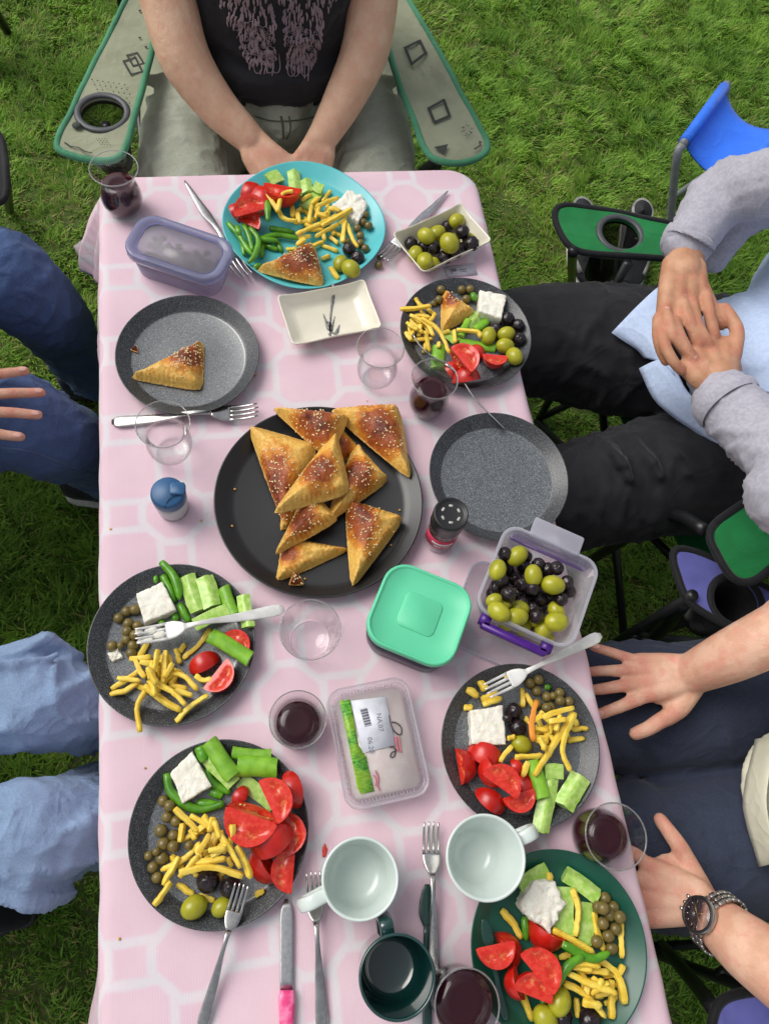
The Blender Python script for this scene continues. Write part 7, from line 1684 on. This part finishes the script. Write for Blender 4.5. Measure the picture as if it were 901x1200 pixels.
for q in [FC[0], FC[3], [(225, 325, zh - .002), (184, 342, zh - .006)], TD]:
    a, t_ = cp(*q[-2]), cp(*q[-1]); d = t_ - a; d /= np.linalg.norm(d); nail(o, og, t_ - d * .001 + np.array([0, 0, .0070]), d - np.array([0, 0, .3]), (0, 0, 1), .0054)
sh = [chain([(.87, -.02, .58), (.87, -.03, .68), (.91, -.03, .85), (.93, -.02, 1.0)], [.165, .17, .17, .16], 24, 20, .95, upref=(1, 0, .3)), ell((.800, -.055, .628), (.165, .135, .074)), ell((.70, -.06, .600), (.085, .10, .022)), chain([rs, .5 * rs + .5 * np.array(RAc[1])], [.08, .075]), chain([ls, .5 * ls + .5 * np.array(LAc[1])], [.08, .075]), chain([rs, ls], [.07, .07])]
sho = blob('shirt', sh, .0070, M_creams, o, 6, og, folds(.0038, (8, 5, 6), .0010, 5.5))
flap((((915, 862), (898, 930), (908, 1006)), ((884, 866), (870, 940), (888, 1016))), .650, .606, M_creams, sho, og, 'shirt_hem')
tl = [[(.84, .095, .48), FULL((800, 830), .485), FULL((720, 828), .485), (.36, .105, .49), (.29, .10, .47)], [(.84, -.095, .48), FULL((800, 1000), .485), FULL((730, 1000), .485), (.33, -.095, .49), (.28, -.09, .47)]]
tr = [chain(q, [.114, .108, .102, .086, .078], 20, 24) for q in tl] + [chain([q[-1], (.29, q[-1][1], .25), (.32, q[-1][1], .07)], [.076, .062, .056]) for q in tl] + [ell((.85, 0, .48), (.15, .19, .12))]
for k in range(3): tr.append(chain([(.60 + .03 * k, .03 - .01 * k, .545), (.63 + .03 * k, .06, .572), (.66 + .02 * k, .11, .588)], [.010, .010, .006], 8, 8))
tro = blob('jeans', tr, .0070, M_dnavy, o, 4, og, folds(.0050, (13, 9, 10), .0014, 9.1))
shoe('dark shoe under the near right of the table', (.36, .10, 0), (.10, .11, 0), M_shoek, M_sole, None, 'shoe', open_=False); shoe('dark shoe under the near right corner, closest to the viewer', (.35, -.09, 0), (.09, -.10, 0), M_shoek, M_sole, None, 'shoe', open_=False)
# wristwatch
ZWt = Zone(740, 1040, 5.596); fa = ZC2((430, 948), .640); elb = ZC2((560, 1060), .690); ax = elb - fa; ax /= np.linalg.norm(ax)
wc = fa + ax * .016; toward = ZWt((480, 270), .66) - wc; toward -= ax * (toward @ ax); nrm = toward / np.linalg.norm(toward) + np.array([0, 0, 1.5]); nrm -= ax * (nrm @ ax); nrm /= np.linalg.norm(nrm); sd_ = np.cross(nrm, ax)
o = thing('wristwatch', 'steel wristwatch with a dark dial on the lower right wrist', 'watch', tuple(wc))
M4 = Matrix(((sd_[0], ax[0], nrm[0]), (sd_[1], ax[1], nrm[1]), (sd_[2], ax[2], nrm[2]))).to_4x4(); o.matrix_world = Matrix.Translation(Vector(wc)) @ M4 @ Matrix.Scale(1.08, 4)
rw = .0325
part('case', lathe([(.0175, rw - .001), (.0205, rw + .001), (.0210, rw + .006), (.0200, rw + .0085), (.0178, rw + .0092), (.0176, rw + .0082), (.001, rw + .0080)], 48), M_steel, o)
M_dial = plain('dark_dial', srgb(44, 36, 44), .25, spec=.6, coat=.5); M_gold = plain('gold_hand', srgb(206, 170, 92), .3, metal=.8)
dl = part('dial', lathe([(.0172, rw + .0082), (.0172, rw + .0087), (.001, rw + .0087)], 48), M_dial, o)
part('bezel', lathe([(.0172, rw + .0088), (.0186, rw + .0098), (.0200, rw + .0090), (.0198, rw + .0082)], 48, False, False), M_blackp, o)
for k in range(12):
    a = k * math.pi / 6; part('hour_mark', xform(box((.0135, 0, rw + .0090), (.0042, .0011, .0005)), (0, 0, a)), M_steel, dl)
for r, q in ((.0045, 0.5), (.0045, 2.1), (.0045, 4.2)):
    part('subdial', xform(lathe([(.0036, rw + .0087), (.0036, rw + .0089), (.0030, rw + .00895), (.001, rw + .0089)], 20), (0, 0, 0), (.0075 * math.cos(q * 1.3), .0075 * math.sin(q * 1.3), 0)), M_dial, dl)
for a, ln, w in ((2.2, .012, .0010), (-.85, .013, .0008), (.9, .009, .0012)): part('watch_hand', xform(box((ln / 2, 0, rw + .0094), (ln, w, .0005)), (0, 0, a)), M_gold, dl)
part('glass', lathe([(.0172, rw + .0097), (.0168, rw + .0101), (.001, rw + .0103)], 40), M_glass, o)
for y in (-.008, 0, .008): part('crown' if y == 0 else 'pusher', (lambda vf: vf)(xform(lathe([(.0022, 0), (.0022, .004), (.0016, .0045), (.0005, .0045)], 14), (0, 0, 0), (0, 0, 0))), M_steel, o).matrix_local = Matrix.Translation((0.002 * 0, (-.0208 if True else 0) * 1, rw + .004)) @ Matrix.Translation((y, 0, 0)) @ Matrix.Rotation(R(90), 4, 'X')
for k in range(1, 19):
    for sgn in (1, -1):
        if k > 9: continue
        a = sgn * (.52 + (k - 1) * .285); x, z = (rw + .0022) * math.sin(a), (rw + .0022) * math.cos(a)
        for y, w, mm in ((-.0066, .0058, M_steelm), (0, .0062, M_steel), (.0066, .0058, M_steelm)):
            ob = part('bracelet_link', loft([rr(.0086, w, .0012, -.0013, 2), rr(.0086, w, .0012, .0009, 2), rr(.0078, w - .0008, .001, .0014, 2)]), mm, o); ob.location = (x, y, z); ob.rotation_euler = (0, a, 0)

# ---------------- left, upper: mid blue jeans, fingers on the knee
DX, DY = -.88, .90; o = person('person in mid blue jeans with a hand spread on the knee at the left', (DX, DY)); og = (DX, DY, 0)
ZD2 = Zone(0, 230, 3.077); dp = lambda x, y, z: ZD2((x, y), z); hc = (-.98, .88, 1.26); fD = R(0); zk = .592
rs, ls = np.array([-.96, .70, 1.02]), np.array([-.96, 1.10, 1.02]); wr = dp(-230, 770, .63)
FDh = [[(-130, 665, zk + .004), (-60, 650, zk + .004), (10, 640, zk), (92, 630, zk - .010)], [(-125, 722, zk + .006), (-40, 715, zk + .006), (50, 710, zk), (150, 708, zk - .012)], [(-125, 778, zk + .006), (-40, 778, zk + .006), (50, 780, zk), (138, 789, zk - .012)], [(-130, 832, zk + .004), (-70, 845, zk + .003), (0, 858, zk), (75, 868, zk - .008)]]
b = [chain([rs, (-1.00, .60, .80), (-.86, .62, .70)], [.055, .052, .046]), chain([(-.86, .62, .70), wr], [.044, .030], 18, 16), chain([ls, (-1.0, 1.2, .82), (-.80, 1.14, .68), (-.66, 1.10, .64)], [.055, .05, .044, .03]), chain([rs, (-.97, .90, 1.04), ls], [.05, .06, .05]), chain([(-.88, .90, .60), (-.96, .90, 1.0)], [.10, .12])] + headshape(hc, fD)
for q in FDh: b.append(chain([wr + (dp(*q[0]) - wr) * .1, dp(*q[0])], [.016, .0125], 12, 10)); b.append(finger([dp(*p) for p in q], .0104, .0082))
b += hand((-.66, 1.10, .635), (1, -.1, -.1), (0, 0, 1), -1, (.2, .3, .2)); b.append(finger([dp(-220, 700, .62), dp(-170, 620, .60), dp(-140, 580, .59)], .014, .010))
body = blob('body', b, .0038, M_skinC, o, 4, og); finish_head(o, body, og, hc, fD)
flush(body, og, [dp(*p) + np.array([0, 0, .009]) for q in FDh for p in (q[1], q[2], q[-1])])
for q in FDh:
    a, t_ = dp(*q[-2]), dp(*q[-1]); d = t_ - a; d /= np.linalg.norm(d); nail(o, og, t_ - d * .002 + np.array([0, 0, .0072]), d, (0, 0, 1), .0055)
sh = [chain([(-.88, .90, .56), (-.90, .90, .70), (-.95, .90, .86), (-.97, .90, 1.0)], [.16, .175, .175, .15], 22, 18), chain([rs, (-1.00, .60, .80), (-.88, .62, .705)], [.075, .066, .055]), chain([ls, (-1.0, 1.2, .82), (-.82, 1.15, .69)], [.075, .066, .055]), chain([rs, ls], [.07, .07])]
blob('sweater', sh, .010, M_hood, o, 4, og, folds(.006, (9, 9, 9), .0016, 8.5))
K1, K2 = FULL((12, 325), .50), FULL((22, 492), .50); F1, F2 = FULL((112, 440), .10), FULL((140, 562), .10)
tr = [chain([(-.90, 1.00, .48), (K1 + np.array([-.90, 1.0, .48])) / 2 + [0, .0, .02], K1 + [-.02, 0, -.005]], [.115, .100, .086], 20, 20), chain([K1 + [-.01, 0, 0], K1 + [.035, -.005, -.10], (K1 + F1) / 2 + [.01, 0, -.02], F1], [.085, .078, .068, .058], 20, 20),
      chain([(-.90, .80, .48), (K2 + np.array([-.90, .80, .48])) / 2 + [0, 0, .02], K2 + [-.02, 0, -.005]], [.115, .098, .082], 20, 20), chain([K2 + [-.01, 0, 0], K2 + [.04, 0, -.08], (K2 + F2) / 2 + [.02, 0, 0], F2], [.082, .076, .070, .060], 20, 20), ell((-.92, .90, .48), (.15, .18, .12))]
for k in range(4): tr.append(chain([K1 + [-.06 + .03 * k, -.062, .035 - .02 * k], K1 + [-.02 + .03 * k, -.03, .070 - .015 * k], K1 + [.0 + .025 * k, .02, .068 - .022 * k]], [.007, .008, .004], 8, 8))
jd = blob('jeans', tr, .0068, M_dblue, o, 4, og, folds(.0058, (13, 13, 13), .0014, 6.1))
bd = BVHTree.FromObject(jd, bpy.context.evaluated_depsgraph_get()); M_stitch = plain('pale_stitching', srgb(104, 118, 146), .8)
seam(bd, og, [(0, 905), (110, 918), (200, 950), (290, 985), (360, 1005)], ZD2, .5, .0009, M_stitch, jd, 'stitching', 40); seam(bd, og, [(20, 470), (60, 520), (110, 590)], ZD2, .5, .0009, M_stitch, jd, 'stitching')
shoe('navy shoe at the left beside the table under the far jeans leg', FULL((70, 448), .05), FULL((165, 440), .05), fabric('navy_shoe', srgb(36, 42, 58)), M_solek, None, 'shoe', open_=False)
shoe('dark shoe with a white sole at the left below the knee with the hand', FULL((76, 572), .03), FULL((180, 582), .03), M_shoek, M_sole, None, 'shoe', open_=False)

# ---------------- left, lower: pale blue loose jeans
EX, EY = -.90, .13; o = person('person in loose pale blue jeans at the near left, only the legs in view', (EX, EY)); og = (EX, EY, 0)
hc = (-1.02, .13, 1.24); rs, ls = np.array([-1.0, -.06, 1.0]), np.array([-1.0, .32, 1.0])
b = [chain([rs, (-1.04, -.16, .80), (-.84, -.10, .64)], [.055, .05, .03]), chain([ls, (-1.04, .42, .80), (-.84, .34, .64)], [.055, .05, .03]), chain([rs, (-1.0, .13, 1.02), ls], [.05, .06, .05]), chain([(-.94, .13, .6), (-1.0, .13, 1.0)], [.08, .09])] + headshape(hc, 0) + hand((-.84, -.10, .64), (.9, .3, -.3), (0, 0, 1), 1) + hand((-.84, .34, .64), (.9, -.3, -.3), (0, 0, 1), -1)
body = blob('body', b, .0045, M_skinA, o, 4, og); finish_head(o, body, og, hc, 0, hlen=.2)
sh = [chain([(-.90, .13, .56), (-.93, .13, .70), (-.98, .13, .86), (-1.0, .13, 1.0)], [.16, .17, .17, .15], 22, 18), chain([rs, (-1.03, -.15, .82)], [.075, .066]), chain([ls, (-1.03, .41, .82)], [.075, .066]), chain([rs, ls], [.07, .07])]
blob('blouse', sh, .010, M_creams, o, 4, og, folds(.006, (9, 9, 9), .0016, 2.5))
K1, K2 = FULL((34, 824), .49), FULL((30, 977), .49); F1, F2 = FULL((165, 848), .10), FULL((170, 925), .10)
tr = [chain([(-.92, .26, .47), (K1 + np.array([-.92, .25, .47])) / 2 + [0, 0, .02], K1 + [-.02, 0, 0]], [.095, .078, .070], 20, 20), chain([K1, K1 + [.05, -.002, -.06], (K1 + F1) / 2 + [.02, 0, 0], F1], [.072, .066, .062, .060], 20, 20),
      chain([(-.92, .00, .47), (K2 + np.array([-.92, .01, .47])) / 2 + [0, 0, .02], K2 + [-.02, 0, 0]], [.095, .084, .076], 20, 20), chain([K2, K2 + [.05, .01, -.06], (K2 + F2) / 2 + [.02, 0, 0], F2], [.079, .070, .064, .060], 20, 20), ell((-.94, .13, .47), (.15, .18, .12)),
      chain([K1 + [-.03, .078, .03], K1 + [.03, .086, .018], K1 + [.07, .070, -.03]], [.013, .015, .006], 10, 10), chain([K1 + [-.02, .045, .072], K1 + [.05, .058, .042]], [.009, .006], 10, 8), chain([K1 + [.03, -.02, .062], K1 + [.07, .01, .035], K1 + [.10, .04, -.01]], [.008, .009, .005], 10, 10), chain([K2 + [-.03, -.068, .05], K2 + [.02, -.088, .01], K2 + [.05, -.085, -.04]], [.014, .018, .012], 10, 10), chain([K2 + [.04, -.03, .060], K2 + [.08, .0, .03], K2 + [.11, .03, -.02]], [.008, .010, .005], 10, 10), chain([K1 + [-.10, -.03, .066], K1 + [-.02, -.045, .058], K1 + [.05, -.03, .03]], [.008, .010, .005], 10, 10), chain([K2 + [-.08, .02, .072], K2 + [.02, .025, .064], K2 + [.09, .0, .0]], [.008, .011, .006], 10, 10)]
je = blob('jeans', tr, .0066, M_lblue, o, 4, og, folds(.0105, (10, 14, 10), .0018, 3.9))
shoe('white shoe under the table below the pale blue jeans', (-.36, .21, 0), (-.11, .21, 0), M_shoeg, M_sole, None, 'shoe', open_=False); shoe('white shoe under the near left of the table', (-.36, .07, 0), (-.11, .06, 0), M_shoeg, M_sole, None, 'shoe', open_=False)
